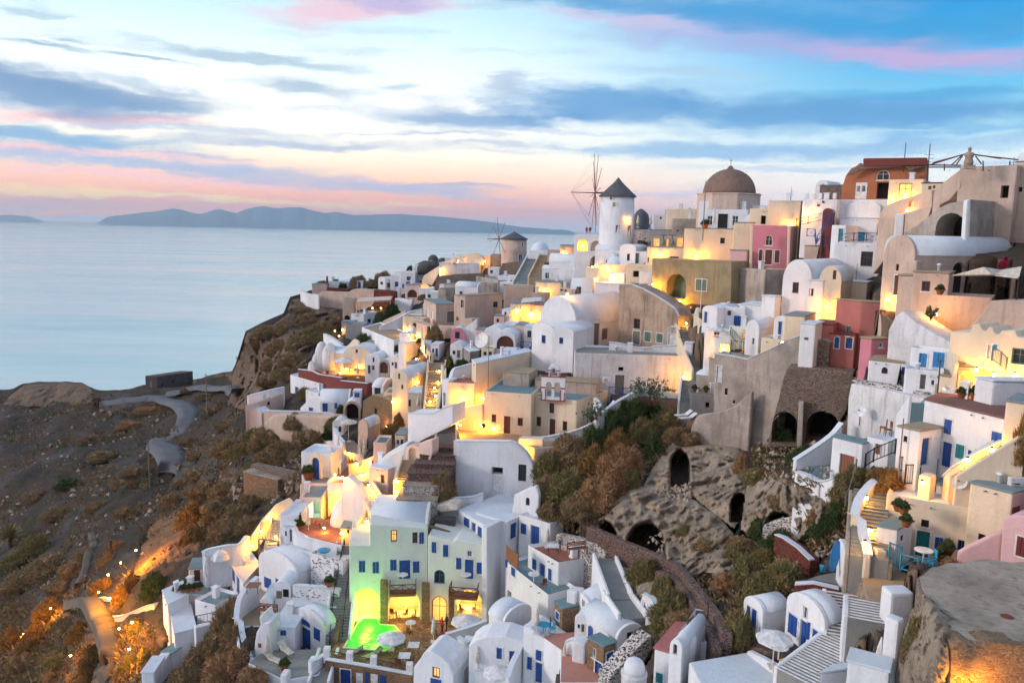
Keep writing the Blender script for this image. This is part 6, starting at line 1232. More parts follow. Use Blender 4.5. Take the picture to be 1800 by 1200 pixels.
windmill('far stout windmill with a flat cone roof and spread sails',903,466,190,44,419,406,(877,420),38,8,.45,'tan',1.03,((917,426,431,.4,'brown_wood'),(914,447,459,1.0,'blue')),20)
def ridge_church():
    D=121;P=at(1278,404,D);s=D/F;h=hgt(P,341);root=empty('domed_church',P,'large church with a brown dome and a small cross on the ridge','church')
    R0=55*s;vs=[];
    m=MB();m.lathe(P,[(R0,-4),(R0,h-.25),(R0*1.03,h-.2),(R0*1.03,h)],8);o=m.build('drum','tan',root)
    r=45*s;H2=hgt(P,297)-h
    MB().lathe(P+Z*h,[(r*math.cos(math.pi*i/28),H2*math.sin(math.pi*i/28))for i in range(14)]+[(.03,H2)],32).build('dome','brown_dome',root,True)
    m=MB();m.lathe(P+Z*(h+H2-.05),[(.5,0),(.35,.35),(.12,.5),(.02,.55)],10);m.tube(P+Z*(h+H2+.4),P+Z*(h+H2+1.5),.04,.03);m.tube(P+Z*(h+H2+1.2)-V(.22,0),P+Z*(h+H2+1.2)+V(.22,0),.03);m.build('finial_cross','brown_dome',root)
plaster('brown_dome',(.25,.17,.13),.6,stain=(.12,.085,.07))
ridge_church()
def belfry():
    A=at(951,700,89.3);Bq=at(992,708,88.9);d=Bq-A;d.z=0;ln=d.length;d.normalize();n=V(d.y,-d.x);n=-n if n.dot(A-CAM)>0 else n
    fc=Face(A,d,n,None);root=empty('belfry',A,'white bell gable with dark red stripes standing on the chapel roof','belfry')
    z=[fc.hit(955,y)[1]for y in(704,687,678,661)];zz=lambda y:fc.hit(970,y)[1]
    b0,b1,b2=zz(703),zz(662),zz(639);w=ln
    def wall(u0,u1,z0,z1,arches,nm):
        pr=[(u0,z0),(u1,z0),(u1,z1),(u0,z1)];o=prism(fc,pr,0,-.7).build(nm,'white',root);c=MB()
        for a0,a1,y0,y1 in arches:q=prism(fc,profile(a0,a1,y0,y1,True),.3,-1.2);c.add(q.v,q.f)
        finish(o,.02,c,1)
    H1=b1-b0
    wall(0,w,b0,b1,((w*.20,w*.44,b0+.12*H1,b0+.78*H1),(w*.56,w*.80,b0+.12*H1,b0+.78*H1)),'lower_tier')
    u0,u1=w*.26,w*.76;H2=b2-b1
    pr=profile(u0,u1,b1,b1+H2*.93,True);o=prism(fc,pr,0,-.7).build('upper_tier','white',root);c=MB();q=prism(fc,profile(u0+(u1-u0)*.3,u0+(u1-u0)*.7,b1+.1,b1+H2*.72,True),.3,-1.2);c.add(q.v,q.f);finish(o,.02,c,1)
    m=MB()
    for a0,a1,y0,y1 in((-.03,w+.03,b0-.1,b0),(-.03,w*.2,b0+.5*H1,b0+.55*H1),(w*.44,w*.56,b0+.5*H1,b0+.55*H1),(w*.8,w+.03,b0+.5*H1,b0+.55*H1),(-.05,w+.05,b1-.05,b1+.05),(u0,u0+(u1-u0)*.3,b1+H2*.45,b1+H2*.52),(u1-(u1-u0)*.3,u1,b1+H2*.45,b1+H2*.52),
                           (0,.09,b0,b0+.35*H1),(w-.09,w,b0,b0+.35*H1),(w*.2-.1,w*.2,b0,b0+.45*H1),(w*.8,w*.8+.1,b0,b0+.45*H1),(u0,u0+.08,b1+.1,b1+H2*.35),(u1-.08,u1,b1+.1,b1+H2*.35),(u0+.2*(u1-u0),u0+.28*(u1-u0),b1+.1,b1+H2*.35),(u0+.72*(u1-u0),u0+.8*(u1-u0),b1+.1,b1+H2*.35)):
        m.add(*_bx(fc,a0,a1,y0,y1,.05,-.02 if y1-y0>.11 else-.75))
    m.build('red_trim','dark_red2',root)
    for a,zc,sc in((w*.5,b1+H2*.5,.8),):
        p=fc.P(a,zc,-.35);MB().lathe(p,[(.26*sc,-.3),(.2*sc,-.1),(.14*sc,.1),(.03,.16)],12).build('bell','bronze',root,True)
    m=MB();t_=fc.P(w*.5,b2,-.35);m.tube(t_-Z*.2,t_+Z*.55,.03);m.tube(t_+Z*.35-d*.16,t_+Z*.35+d*.16,.025);m.build('cross','white_paint',root)
paint('dark_red2',(.30,.02,.015),.7,False)
belfry()
for px,nm in((1166,'dark bronze bell hanging beside the first orange niche'),(1182,'dark bronze bell hanging beside the second orange niche')):
    P=at(px,424,123.6);root=empty('church_bell',P,nm,'bell')
    MB().lathe(P,[(.42,-.55),(.33,-.3),(.22,.1),(.1,.4),(.03,.45)],12).build('bell','bronze',root,True)
    m=MB();m.tube(P+Z*.4,P+Z*.9,.05);m.tube(P+Z*.9-V(.5,0),P+Z*.9+V(.5,0),.05);m.build('yoke','iron',root)
NL=[0]
def lamp(label,px,py,power,off=.35,kind='wall',col=(1.0,.37,.012),up=.1,bulb=.12):
    P,nr=hit(px,py);t=(CAM-P).normalized();Q=P+nr*off+t*.15+Z*up
    root=empty('wall_lamp' if kind=='wall' else 'street_lamp',Q,label,'lamp','lamps lighting the walls and stairs')
    m=MB();m.tube(Q+Z*.02,Q-nr*off*.9+Z*.12,.025,.02,5);m.lathe(Q+Z*.1,[(.13,0),(.05,.09),(.02,.12)],8);m.build('bracket','iron',root)
    MB().lathe(Q,[(bulb*.4,-bulb),(bulb*.9,-bulb*.45),(bulb,0),(bulb*.8,bulb*.6),(bulb*.3,bulb)],8).build('bulb','bulb',root,True)
    l=bpy.data.lights.new('lamp_light','POINT');l.energy=power;l.color=col;l.shadow_soft_size=.12
    lo=bpy.data.objects.new('lamp_light',l);lo.location=Q-Z*.18+nr*.1-root.location;lo.parent=root;link(lo);NL[0]+=1
def glow(px,py,power,off=1.2,col=(1.0,.37,.012),label=None):
    lamp(label,px,py,power,off,'wall',col)
L_=[('lamp over the near windmill door',1104,385,160),('bright street lamp above the white coping of the plaster ruin',1153,500,900),('street lamp at the top of the glowing steps',1199,530,800),('lamp on the courtyard pier by the curved cream wall',1273,614,420),
      ('bottom street lamp beside the long blank wall',1207,664,420),('lamp between the apricot house and the rose red house',1456,540,520),('lamp in the pot plants below the tan mansion terrace',1640,562,420),('lamp at the foot of the cream terrace steps',1745,659,200),('second lamp under the cream terrace railing',1788,660,200),
      ('lamp low on the curved wall of the balcony house steps',1522,888,160),('ground lamp beside the white balcony house base',1519,966,150),('lamp on the grey vaulted house porch',731,672,420),('lamp in the tree by the tan vault hut',684,750,420),('lamp below the tree lamp on the wall',681,760,220),
      ('lamp making the white dome below the terrace blaze',597,898,700),('upper lamp on the yellow winding steps',648,860,260),('middle lamp on the yellow winding steps',663,882,260),('lamp at the hotel roof end of the yellow steps',645,924,260),('upper lamp on the yellow stair wall by the pergola',471,908,220),
      ('middle lamp on the yellow stair wall by the pergola',458,932,220),('lowest lamp on the yellow stair wall by the pergola',443,958,220),('lamp glaring on the cliff path wall',197,1062,924),('lamp under the scalloped path wall',214,1078,924),('lamp low on the flower bank',236,1130,924),('lamp at the bottom of the flower bank',250,1175,924),
      ('lamp hidden in the orange shrubs by the path',205,1040,792),('lamp lighting the dark orange rock face',262,985,1980),('lamp on the tall cream house ramp',806,742,420),('lamp on the tall cream house wall',846,700,260),('lamp at the forecourt corner wall',925,786,700),('lamp by the cream house doorway',850,748,160),
      ('lamp inside the restaurant terrace',935,552,700),('second lamp of the restaurant terrace',912,546,500),('lamp on the cream lit house under the planters',958,512,420),('lamp at the yellow annexe',995,522,300),('lamp behind the pink arched niche house',1048,492,420),('lamp at the coping top of the plaster ruin',1075,488,420),
      ('lamp under the bell wall',1160,448,420),('lamp washing the big cream house below the white terrace',1225,452,900),('lamp at the glowing wall over the pink house',1390,394,320),('lamp at the battlement house wall',1418,374,260),('lamp by the yellow window of the cream house at the ruin',1592,345,380),('lamp beneath the white wall next to the ruin',1570,352,200),
      ('lamp in the lit arch below the windmill',1024,432,160),('lamp on the white dome house under the windmill',1068,472,420),('lamp by the low strip house between the windmills',990,444,300),('lamp on the yellow lit ridge houses',805,462,420),('lamp at the yellow lit wall of the ridge',775,475,420),('lamp on the curved parapet house',850,460,260),
      ('lamp in the orange lit cottage terrace',610,648,420),('second lamp of the orange lit cottage terrace',632,645,260),('lamp by the white lunette passage',600,655,100),('lamp in the headland restaurant',655,545,420),('second lamp in the headland restaurant',670,545,300),
      ('lamp of the street café at the top of the long stairway',735,632,420),('lamp beside the long village stairway',772,652,420),('lower lamp beside the long village stairway',764,688,420),('lamp at the end of the long village stairway',756,712,420),('lamp on the cream balcony house',692,706,300),('lamp by the tan street wall arch',735,590,420),
      ('lamp on the yellow niche house',716,580,420),('lamp of the tall blue door house side',590,838,260),('lamp under the parasols of the middle terrace',612,802,320),('second parasol terrace lamp',606,840,320),('lamp on the salmon house side wall',700,862,420),('lamp by the shell roof house',652,812,200),('lamp on the orange dining terrace',570,935,320),('second dining terrace lamp',600,945,260),
      ('lamp in the pergola',485,950,260),('lamp on the yellow staircase of the long white house',1740,790,260),('second lamp on the yellow staircase',1700,822,220),('lamp by the glowing cream gate pier',1625,848,160),('lamp below the plaster terrace cliff',1700,1200,520),('lamp on the lit wall beside the navy door',1372,604,260),('lamp on the mansion entrance wall',1566,528,260),('lamp beside the orange niche at the ochre wall',1600,372,120),('tall lamp washing the tall cream house',815,700,700),('added lamp warming the cream house with two small windows',868,760,420),('lamp low in the golden planter',630,815,320),('lamp at the second planter wall',636,842,320),('lamp over the yellow winding steps',655,870,420),('lamp at the pink lit niche wall',700,845,320),('lamp in the upper lane by the sand house',745,612,420),  # forecourt lamp is added to warm the chapel facade
      ('lamp at the middle of the lit stairway wall',770,672,320),('lamp at the lower stairway wall',766,702,320),('garden lantern on the headland slope',598,594,120),('second garden lantern on the headland slope',603,580,120),('third garden lantern on the headland slope',590,585,90),('lamp in the golden scrub beside the path',150,1172,700),('lamp among the shrubs lowest on the wild slope',60,1130,500),('lamp below the lit rock face',225,1020,700),('lamp in the shrubs near the path corner',110,1085,500),('lamp on the flower bank wall',255,1120,500),
      ('lamp over the lit steps of the cream terrace',1715,650,260),('lamp on the lower lamp lit steps',1530,930,200),('lamp by the planter terrace house',1045,470,300),('lamp at the foot of the shaded stairway',955,470,260),('lamp below the tan porch',1190,520,260),('lamp halfway down the glowing steps',1206,575,300)]
for lb,x,y,p in L_:
    if x<275 and y>950:lamp(lb,x,y,p*2.3,1.6,up=1.2)
    else:lamp(lb,x,y,p*.95,.4 if p<500 else.7)
def area(loc,col,p,sz=.5):
    l=bpy.data.lights.new('glow_light','POINT');l.energy=p;l.color=col;l.shadow_soft_size=sz;o=link(bpy.data.objects.new('glow_light',l));o.location=loc  # bare point lights added for the glow of pools and hotel arches
def foliage(name,c1,c2):
    m,t,b=nt(name);b.inputs['Roughness'].default_value=.95;b.inputs['Specular IOR Level'].default_value=.1
    n=noi(t,pos(t),1.1,4);n2=noi(t,pos(t),9,3)
    c=mixc(t,ramp(t,n,.38,.62),c1,c2);c=mixc(t,ramp(t,n2,.4,.7),c,tuple(v*.45 for v in c1))
    t.links.new(c,b.inputs['Base Color']);MATS[name]=m
foliage('leaf_brown',(.36,.24,.13),(.24,.18,.09));foliage('leaf_olive',(.21,.20,.08),(.30,.22,.10));foliage('leaf_rust',(.46,.26,.13),(.34,.21,.10));foliage('leaf_green',(.06,.10,.035),(.10,.125,.045));foliage('leaf_gold',(.34,.20,.07),(.24,.15,.06));foliage('leaf_pale',(.16,.19,.13),(.10,.14,.08))
def bush_mesh(name,seed,mat,n=3000,lump=.40,blade=.15,up=.15):
    r=np.random.default_rng(seed);d=r.normal(size=(n,3));d/=np.linalg.norm(d,axis=1)[:,None];d[:,2]=np.abs(d[:,2])*1.0-.12
    vs=[];fs=[]
    def rad(v):return 1+lump*noise.noise(Vector(v)*1.7+Vector((seed*3.1,0,0)))+lump*.6*noise.noise(Vector(v)*4.3+Vector((0,seed*2.3,0)))
    core=[]
    for i in range(n):
        v=d[i];R=rad(v)*(.82+.2*r.random());p=v*R;g=v*.7+r.normal(size=3)*.45+np.array((0,0,up));g/=np.linalg.norm(g)
        s=np.cross(g,r.normal(size=3));s/=np.linalg.norm(s);L=blade*(.6+.8*r.random());w=L*.17
        b=len(vs);vs+=[tuple(p-s*w-g*L*.3),tuple(p+s*w-g*L*.3),tuple(p+g*L)];fs.append((b,b+1,b+2))
    nb=len(vs);U,T=16,8
    for j in range(T+1):
        for i in range(U):
            a=2*math.pi*i/U;e=math.pi*(.5*j/T)+(-.12 if j==0 else 0);v=np.array((math.cos(a)*math.cos(e),math.sin(a)*math.cos(e),math.sin(e)));vs.append(tuple(v*rad(v)*.80))
    for j in range(T):
        for i in range(U):fs.append((nb+j*U+i,nb+j*U+(i+1)%U,nb+(j+1)*U+(i+1)%U,nb+(j+1)*U+i))
    me=bpy.data.meshes.new(name);me.from_pydata(vs,[],fs);me.materials.append(MATS[mat]);me.update();return me
BM={k:[bush_mesh('shrub_'+k,s+i*7,m)for i in range(2)]for k,s,m in(('b',1,'leaf_brown'),('o',2,'leaf_olive'),('r',3,'leaf_rust'),('g',4,'leaf_green'),('y',5,'leaf_gold'))}
NB=[0]
def bush(label,px,py,rx,ry,k='b',D=None,group=None,name=None):
    """rx, ry are the half widths seen in the photo"""
    P=at(px,py+ry*.75,D or Dm(px,py+ry*.75));s=dep(P)/F;NB[0]+=1
    o=bpy.data.objects.new(name or{'b':'brown_shrub','o':'olive_shrub','r':'rust_shrub','g':'green_shrub','y':'golden_shrub'}[k],BM[k][NB[0]%2])
    o.location=P;o.rotation_euler.z=NB[0]*1.7;o.scale=(rx*s,rx*s*.95,ry*1.75*s);link(o);tag(o,label,'shrub',group);return o
CL=[
 ('dark scrub clinging to the headland slope','scrub on the headland slope',[(470,582,26,12,'b'),(505,575,24,12,'b'),(540,560,22,12,'b'),(565,575,22,12,'b'),(530,600,28,14,'b'),(490,610,24,14,'b'),(515,630,26,14,'b'),(575,592,20,10,'o'),(545,585,22,10,'o'),(455,600,14,10,'b'),(480,640,22,12,'b'),(590,565,14,10,'b'),(505,655,24,12,'b'),(475,668,26,10,'b'),(530,545,14,8,'b')]),
 ('brown bush growing against the ragged terrace cliff','bushes on the terrace cliff',[(1612,1108,22,30,'o'),(1600,1140,18,24,'b'),(1640,1090,12,12,'b')]),
 ('rust brown dry shrub spreading below the chapel forecourt','dry shrubs below the chapel',[(965,815,26,28,'o'),(1000,790,34,28,'b'),(1040,812,30,28,'y'),(1075,830,36,34,'r'),(1000,845,34,28,'o'),(1050,862,40,30,'r'),(960,860,30,32,'b'),(1100,802,30,26,'r'),(1108,838,18,16,'o'),(1020,885,36,20,'b'),(1085,775,24,20,'y'),(965,895,20,16,'b')]),
 ('dark green thicket on the slope under the leafy shrub','green thicket above the caves',[(1075,745,30,22,'g'),(1110,725,32,24,'g'),(1150,715,30,22,'g'),(1045,770,28,20,'g'),(1175,735,24,18,'o'),(1130,755,26,20,'o'),(1150,780,18,18,'g'),(1178,700,20,16,'g')]),
 ('tan gorse shrub beside the curved beige parapet','gorse by the wooden deck',[(1190,762,22,16,'b'),(1215,770,18,12,'b')]),
 ('olive gorse shrub beside the zigzag lava wall','gorse around the lava wall',[(1132,1000,28,24,'o'),(1165,1032,24,22,'o'),(1180,1062,36,34,'o'),(1195,1095,34,24,'b'),(1170,1085,24,26,'o'),(1222,1100,20,18,'b')]),
 ('olive gorse shrub between the caves and the white gabled houses','gorse below the caves',[(1312,1000,26,30,'o'),(1340,1030,32,24,'o'),(1375,1005,34,26,'o'),(1295,1105,30,34,'o'),(1270,1120,22,26,'b'),(1325,1050,26,18,'o'),(1275,1020,24,14,'r')]),
 ('low brown growth over the cave rocks','growth on the cave rocks',[(1240,958,26,12,'b'),(1300,955,24,14,'b'),(1205,932,18,12,'o'),(1330,835,24,14,'o'),(1302,815,14,22,'r'),(1375,880,26,12,'b'),(1440,905,24,18,'r'),(1370,950,30,16,'g'),(1335,925,20,18,'g'),(1345,975,22,14,'o'),(1290,975,24,14,'o'),(1410,800,26,12,'g'),(1445,925,22,20,'g'),(1470,905,20,22,'g'),(1375,765,20,14,'g')]),
 ('olive bush hanging over the wall by the garage terrace','bushes by the garage terrace',[(1488,852,30,26,'o'),(1505,832,22,16,'o'),(1475,880,20,20,'b')]),
 ('golden lit bush at the top of the lamp lit steps',None,[(1556,838,32,20,'y')]),
 ('straw coloured weeping bush on the lava terraces',None,[(777,852,24,28,'b')]),
 ('wiry dead brown shrub at the edge of the plaster terrace',None,[(1682,995,32,16,'r')]),
 ('brown and gold bush at the top of the yellow staircase',None,[(1800,770,22,48,'y')]),
 ('tuft of dark grass on the plaster terrace',None,[(1735,1008,12,6,'b')]),
 ('dark brown bush mass between the cliff houses and the curved wall','bush mass by the courtyard wall',[(400,1090,30,40,'b'),(375,1140,36,34,'b'),(410,1120,26,30,'b'),(340,1180,40,30,'b'),(405,1168,40,26,'r'),(385,1195,36,26,'r'),(440,1190,26,20,'r'),(412,1065,16,20,'b')]),
 ('deep green bush beside the flower terrace house',None,[(275,1030,28,22,'g')]),
 ('brown scrub on the bank below the tan bluff','scrub under the tan bluff',[(465,775,30,22,'b'),(500,790,32,22,'b'),(540,770,30,16,'b'),(450,765,22,16,'o'),(525,740,26,14,'b'),(480,800,30,14,'b'),(560,800,24,12,'b'),(425,790,24,14,'o'),(400,785,30,16,'b')]),
 ('round brown thicket at the headland village','round thickets on the headland',[(630,494,15,12,'b'),(673,489,17,12,'b'),(655,497,12,8,'b'),(566,499,10,6,'o'),(590,497,8,5,'g'),(721,473,7,6,'g'),(603,501,10,5,'g')]),
 ('leafy green garden bush in the middle streets','garden bushes of the middle streets',[(690,545,14,12,'g'),(668,563,12,12,'g'),(765,590,15,20,'b'),(800,622,10,10,'g'),(812,640,14,9,'g'),(640,600,16,12,'g'),(622,585,12,9,'g'),(790,640,8,12,'g'),(698,612,6,6,'g'),(600,722,10,9,'g'),(768,482,12,9,'b'),(745,522,10,6,'b'),(480,706,14,12,'g'),(535,690,12,12,'o'),(690,755,18,12,'y'),(700,738,10,12,'y'),(672,775,14,8,'y'),(588,742,16,12,'o'),(578,762,14,10,'g')]),
 ('mounded scrub bush on the slope above the orange rock face','scrub above the orange rock face',[(335,905,26,20,'y'),(378,895,28,20,'b'),(415,905,30,20,'b'),(400,930,34,20,'b'),(300,880,22,14,'b'),(360,860,34,16,'b'),(440,880,24,14,'b'),(395,860,30,14,'b'),(440,920,26,16,'b'),(340,940,24,16,'y')]),
 ('golden lit shrub glowing around the cliff path','lit shrubs around the cliff path',[(215,1045,20,18,'y'),(180,1030,22,16,'y'),(232,1025,16,18,'y'),(165,1150,26,20,'y'),(140,1110,22,18,'y'),(85,1070,26,20,'y'),(60,1120,26,18,'y'),(155,1190,26,16,'y'),(110,1150,26,14,'o'),(40,1160,26,14,'b'),(20,1120,22,16,'y'),(95,1190,26,14,'b'),(240,1095,16,10,'o'),(255,1150,12,14,'o'),(225,1165,16,16,'o'),(215,1190,14,12,'y')]),
 ('dark scrub bush in the shaded ravine','dark scrub in the ravine',[(90,990,40,16,'b'),(130,1000,30,16,'b'),(35,1020,36,14,'b'),(60,960,26,20,'o'),(150,975,24,14,'b'),(110,1030,30,12,'b'),(30,980,26,14,'o'),(190,985,20,14,'b'),(205,960,18,12,'b')]),
 ('low scrub bush beside the dirt road','scrub beside the dirt road',[(235,830,22,10,'b'),(215,850,20,8,'b'),(330,775,16,7,'b'),(345,800,18,8,'b'),(330,685,14,5,'b'),(360,695,16,5,'b'),(375,720,20,6,'b'),(400,745,24,7,'b'),(180,800,26,8,'b'),(160,770,20,6,'b'),(345,835,20,10,'b'),(320,850,16,8,'b'),(120,850,22,8,'g'),(260,720,22,5,'r'),(230,745,24,6,'r'),(100,900,24,10,'b'),(170,890,22,9,'b'),(60,870,24,8,'b'),(220,900,20,9,'b')])]
for lb,g,L in CL:
    for(x,y,rx,ry,k)in L:bush(lb,x,y,rx,ry,k,group=g)
def undergrowth():
    r=np.random.default_rng(9);vs=[];fs=[];n=0
    zones=[[(0,700),(250,690),(420,700),(440,860),(430,960),(360,975),(280,1030),(140,1060),(0,1060)],[(0,1060),(140,1062),(180,1110),(150,1238),(0,1238)],[(195,1100),(270,1100),(265,1238),(200,1238)],[(420,780),(590,790),(520,850),(500,900),(440,880)],
             [(950,800),(1180,700),(1190,780),(1110,850),(1030,960),(950,890)],[(1180,930),(1330,940),(1400,985),(1400,1060),(1300,1120),(1240,1050)],[(1320,780),(1400,790),(1460,860),(1330,850)],[(440,590),(600,560),(590,600),(540,640),(500,660),(430,700)],[(1400,885),(1500,880),(1500,950),(1420,970)],[(1130,990),(1250,1060),(1290,1140),(1150,1120)]]
    cnt=[4200,2000,700,900,900,700,300,900,400,500]
    for zp,c in zip(zones,cnt):
        x0,x1=min(p[0]for p in zp),max(p[0]for p in zp);y0,y1=min(p[1]for p in zp),max(p[1]for p in zp)
        X=r.uniform(x0,x1,c*2);Y=r.uniform(y0,y1,c*2);k=inpoly(X,Y,zp);X,Y=X[k][:c],Y[k][:c];D=DMa(X,Y)
        for x,y,d in zip(X,Y,D):
            P=at(x,y,d);
            if noise.noise(P*.09)<-.15 and r.random()<.7:continue
            P.z-=.1;s=(.25+.6*r.random()**2)*(d/90)**.45*1.1
            for _ in range(9):
                g=Vector((r.normal()*.6,r.normal()*.6,.5+r.random()*.6)).normalized();o=P+Vector((r.normal(),r.normal(),.1*r.normal()))*s*.45;q=g.orthogonal().normalized()*s*.13
                b=len(vs);vs+=[o-q,o+q,o+g*s*.8];fs.append((b,b+1,b+2))
    me=bpy.data.meshes.new('undergrowth');me.from_pydata([tuple(v)for v in vs],[],fs);me.materials.append(MATS['leaf_brown']);me.materials.append(MATS['leaf_olive'])
    idx=(np.arange(len(fs))//9*7919%5==0).astype(int);me.polygons.foreach_set('material_index',idx)
    o=link(bpy.data.objects.new('undergrowth',me));tag(o,'low dry tufts covering the slopes',kind='stuff')
undergrowth()
def stones():
    r=np.random.default_rng(3);vs=[];fs=[]
    zones=[([(0,720),(420,720),(430,900),(300,990),(0,1050)],650,.2),([(1130,940),(1330,940),(1300,1040),(1200,1040)],260,.16),([(1150,860),(1215,850),(1215,885),(1150,880)],160,.16),([(1330,770),(1470,780),(1460,850),(1340,850)],260,.15),([(1320,930),(1480,880),(1490,960),(1400,1000)],260,.16),([(430,780),(580,790),(470,900)],160,.16)]
    for zp,c,sz in zones:
        X=r.uniform(min(p[0]for p in zp),max(p[0]for p in zp),c*2);Y=r.uniform(min(p[1]for p in zp),max(p[1]for p in zp),c*2);k=inpoly(X,Y,zp);X,Y=X[k][:c],Y[k][:c];D=DMa(X,Y)
        for x,y,d in zip(X,Y,D):
            P=at(x,y,d);s=sz*(.4+r.random()**2*1.8)*(d/80)**.5;b=len(vs)
            v6=[(1,0,0),(-1,0,0),(0,1,0),(0,-1,0),(0,0,1),(0,0,-1)]
            for v in v6:vs.append(P+Vector(v)*s*(.6+.7*r.random())+Vector(r.normal(size=3)*.15*s))
            fs+=[(b+i,b+j,b+k_)for i,j,k_ in((0,2,4),(2,1,4),(1,3,4),(3,0,4),(2,0,5),(1,2,5),(3,1,5),(0,3,5))]
    me=bpy.data.meshes.new('rubble');me.from_pydata([tuple(v)for v in vs],[],fs);me.materials.append(MATS['concrete_top']);me.update()
    o=link(bpy.data.objects.new('rubble',me));tag(o,'loose stones scattered on the slopes',kind='stuff')
stones()
def road(label,pts,w,mat='road',name='road',dz=.25):
    q=cat_(pts,16);L=[at(x,y,Dm(x,y))for x,y,_ in q];W_=[a[2]for a in q];vs=[];fs=[];ks=[]
    for i,P in enumerate(L):
        d=L[min(i+1,len(L)-1)]-L[max(0,i-1)];d.z=0;d.normalize();s=V(-d.y,d.x)*W_[i]/2;z=max(P.z,sum(p.z for p in L[max(0,i-2):i+3])/len(L[max(0,i-2):i+3])+.0)+dz*.5
        for k in(-1.25,-1,-.35,.35,1,1.25):
            ok,h_,_n,_i,_o,_m=scene.ray_cast(DG,V(P.x+s.x*k,P.y+s.y*k,140),V(0,0,-1));zz=h_.z if ok and abs(h_.z-z)<4 else z
            vs.append(V(P.x+s.x*k,P.y+s.y*k,zz));ks.append(k)
    n_=len(L);zs=np.array([v.z for v in vs]).reshape(n_,6);ctr=zs[:,1:5].max(1);pad=np.pad(ctr,4,'edge');sm_=np.array([pad[i:i+9].mean()for i in range(n_)])
    for i in range(n_):
        zc=max(sm_[i],ctr[i]-.25)+dz*.5
        for j_ in range(6):vs[6*i+j_].z=zc+(.05 if j_ in(2,3)else 0)-(1.2 if j_ in(0,5)else 0)
    for i in range(len(L)-1):
        for k in range(5):fs.append((6*i+k,6*i+k+1,6*(i+1)+k+1,6*(i+1)+k))
    o=mesh(name,vs,fs,mat,smooth=True);tag(o,label,kind='structure')
plaster('road',(.14,.15,.165),.6,stain=(.13,.12,.11));plaster('path_dirt',(.13,.11,.09),.5)
road('pale dirt road winding over the plateau',[(180,710,2.6),(215,706,2.8),(250,702,3.2),(276,700,3.6),(300,703,4),(322,714,4.6),(332,732,4.4),(325,750,4.4),(302,764,4.4),(284,778,4.4),(282,792,5),(300,806,5.5),(305,824,5),(296,842,4)],6)
road('dirt track passing under the headland cliff',[(300,692,3),(345,683,3),(372,685,3),(398,693,3),(420,706,3)],5)
road('narrow footpath below the orange rock face',[(162,935,1.3),(166,960,1.3),(156,985,1.3),(150,1010,1.3),(140,1030,1.3)],3,'path_dirt','path')
road('cliff path descending past the lit walls',[(125,1070,1.8),(155,1078,1.8),(172,1100,2),(188,1130,2),(196,1160,2),(185,1190,2),(176,1225,2)],3,'path_dirt','path',.5)
def leafy(label,px,py,rx,ry,D=None,mat='leaf_pale',name='leafy_shrub',n=420):
    P=at(px,py+ry,D or Dm(px,py+ry));s=dep(P)/F;root=empty(name,P,label,'shrub');r=np.random.default_rng(int(px));st=MB();lf=MB()
    for i in range(9):
        a=r.uniform(0,2*math.pi);e=P+V(math.cos(a)*rx*s*r.uniform(.4,1),math.sin(a)*rx*s*.6,ry*s*r.uniform(.9,2.0));mid=P.lerp(e,.5)+Z*.2;st.tube(P,mid,.05,.035,4);st.tube(mid,e,.035,.015,4)
        for k in range(n//9):
            c=mid.lerp(e,r.uniform(0,1.1))+Vector(r.normal(size=3))*rx*s*.16;g=Vector(r.normal(size=3)).normalized();q=g.orthogonal()*.09;lf.add([c-q,c+g*.16,c+q,c-g*.16],[(0,1,2,3)])
    st.build('stems','brown_wood',root);o=lf.build('leaves',mat,root)
leafy('pale leafy wild fig bush beside the bottom street lamp',1140,690,34,22,86.5);leafy('thin grey green sapling against the chapel side wall',1040,725,28,18,84.5,n=200)
leafy('potted plant bush beside the lamp on the mansion corner',1636,552,8,12,60,'leaf_olive',n=160);leafy('magenta bougainvillea on the mansion wall',1764,466,8,12,60.5,'magenta','bougainvillea',300)
def agave(label,px,py,r_px,mat='leaf_green',name='agave',n=26,trunk=0,D=None):
    P=at(px,py,D or Dm(px,py));s=dep(P)/F;root=empty(name,P,label,'plant');R=r_px*s;m=MB();c=P+Z*trunk
    for i in range(n):
        a=i*2.4;e=.25+1.15*(i/n);d=V(math.cos(a)*math.cos(e),math.sin(a)*math.cos(e),math.sin(e));q=V(-math.sin(a),math.cos(a))*R*.09;mid=c+d*R*.6;tip=c+d*R-Z*R*.25*(1-i/n)
        m.add([c-q*.6,c+q*.6,mid+q,mid-q,tip],[(0,1,2,3),(3,2,4)])
    m.build('leaves',mat,root)
    if trunk:MB().tube(P-Z,c,R*.16,R*.11,8).build('trunk','brown',root)
agave('green palm like agave at the foot of the dry shrubs',1003,905,28,n=40,D=75);agave('small palm tree in the dark ravine',18,965,34,'leaf_olive','palm_tree',44,2.0)
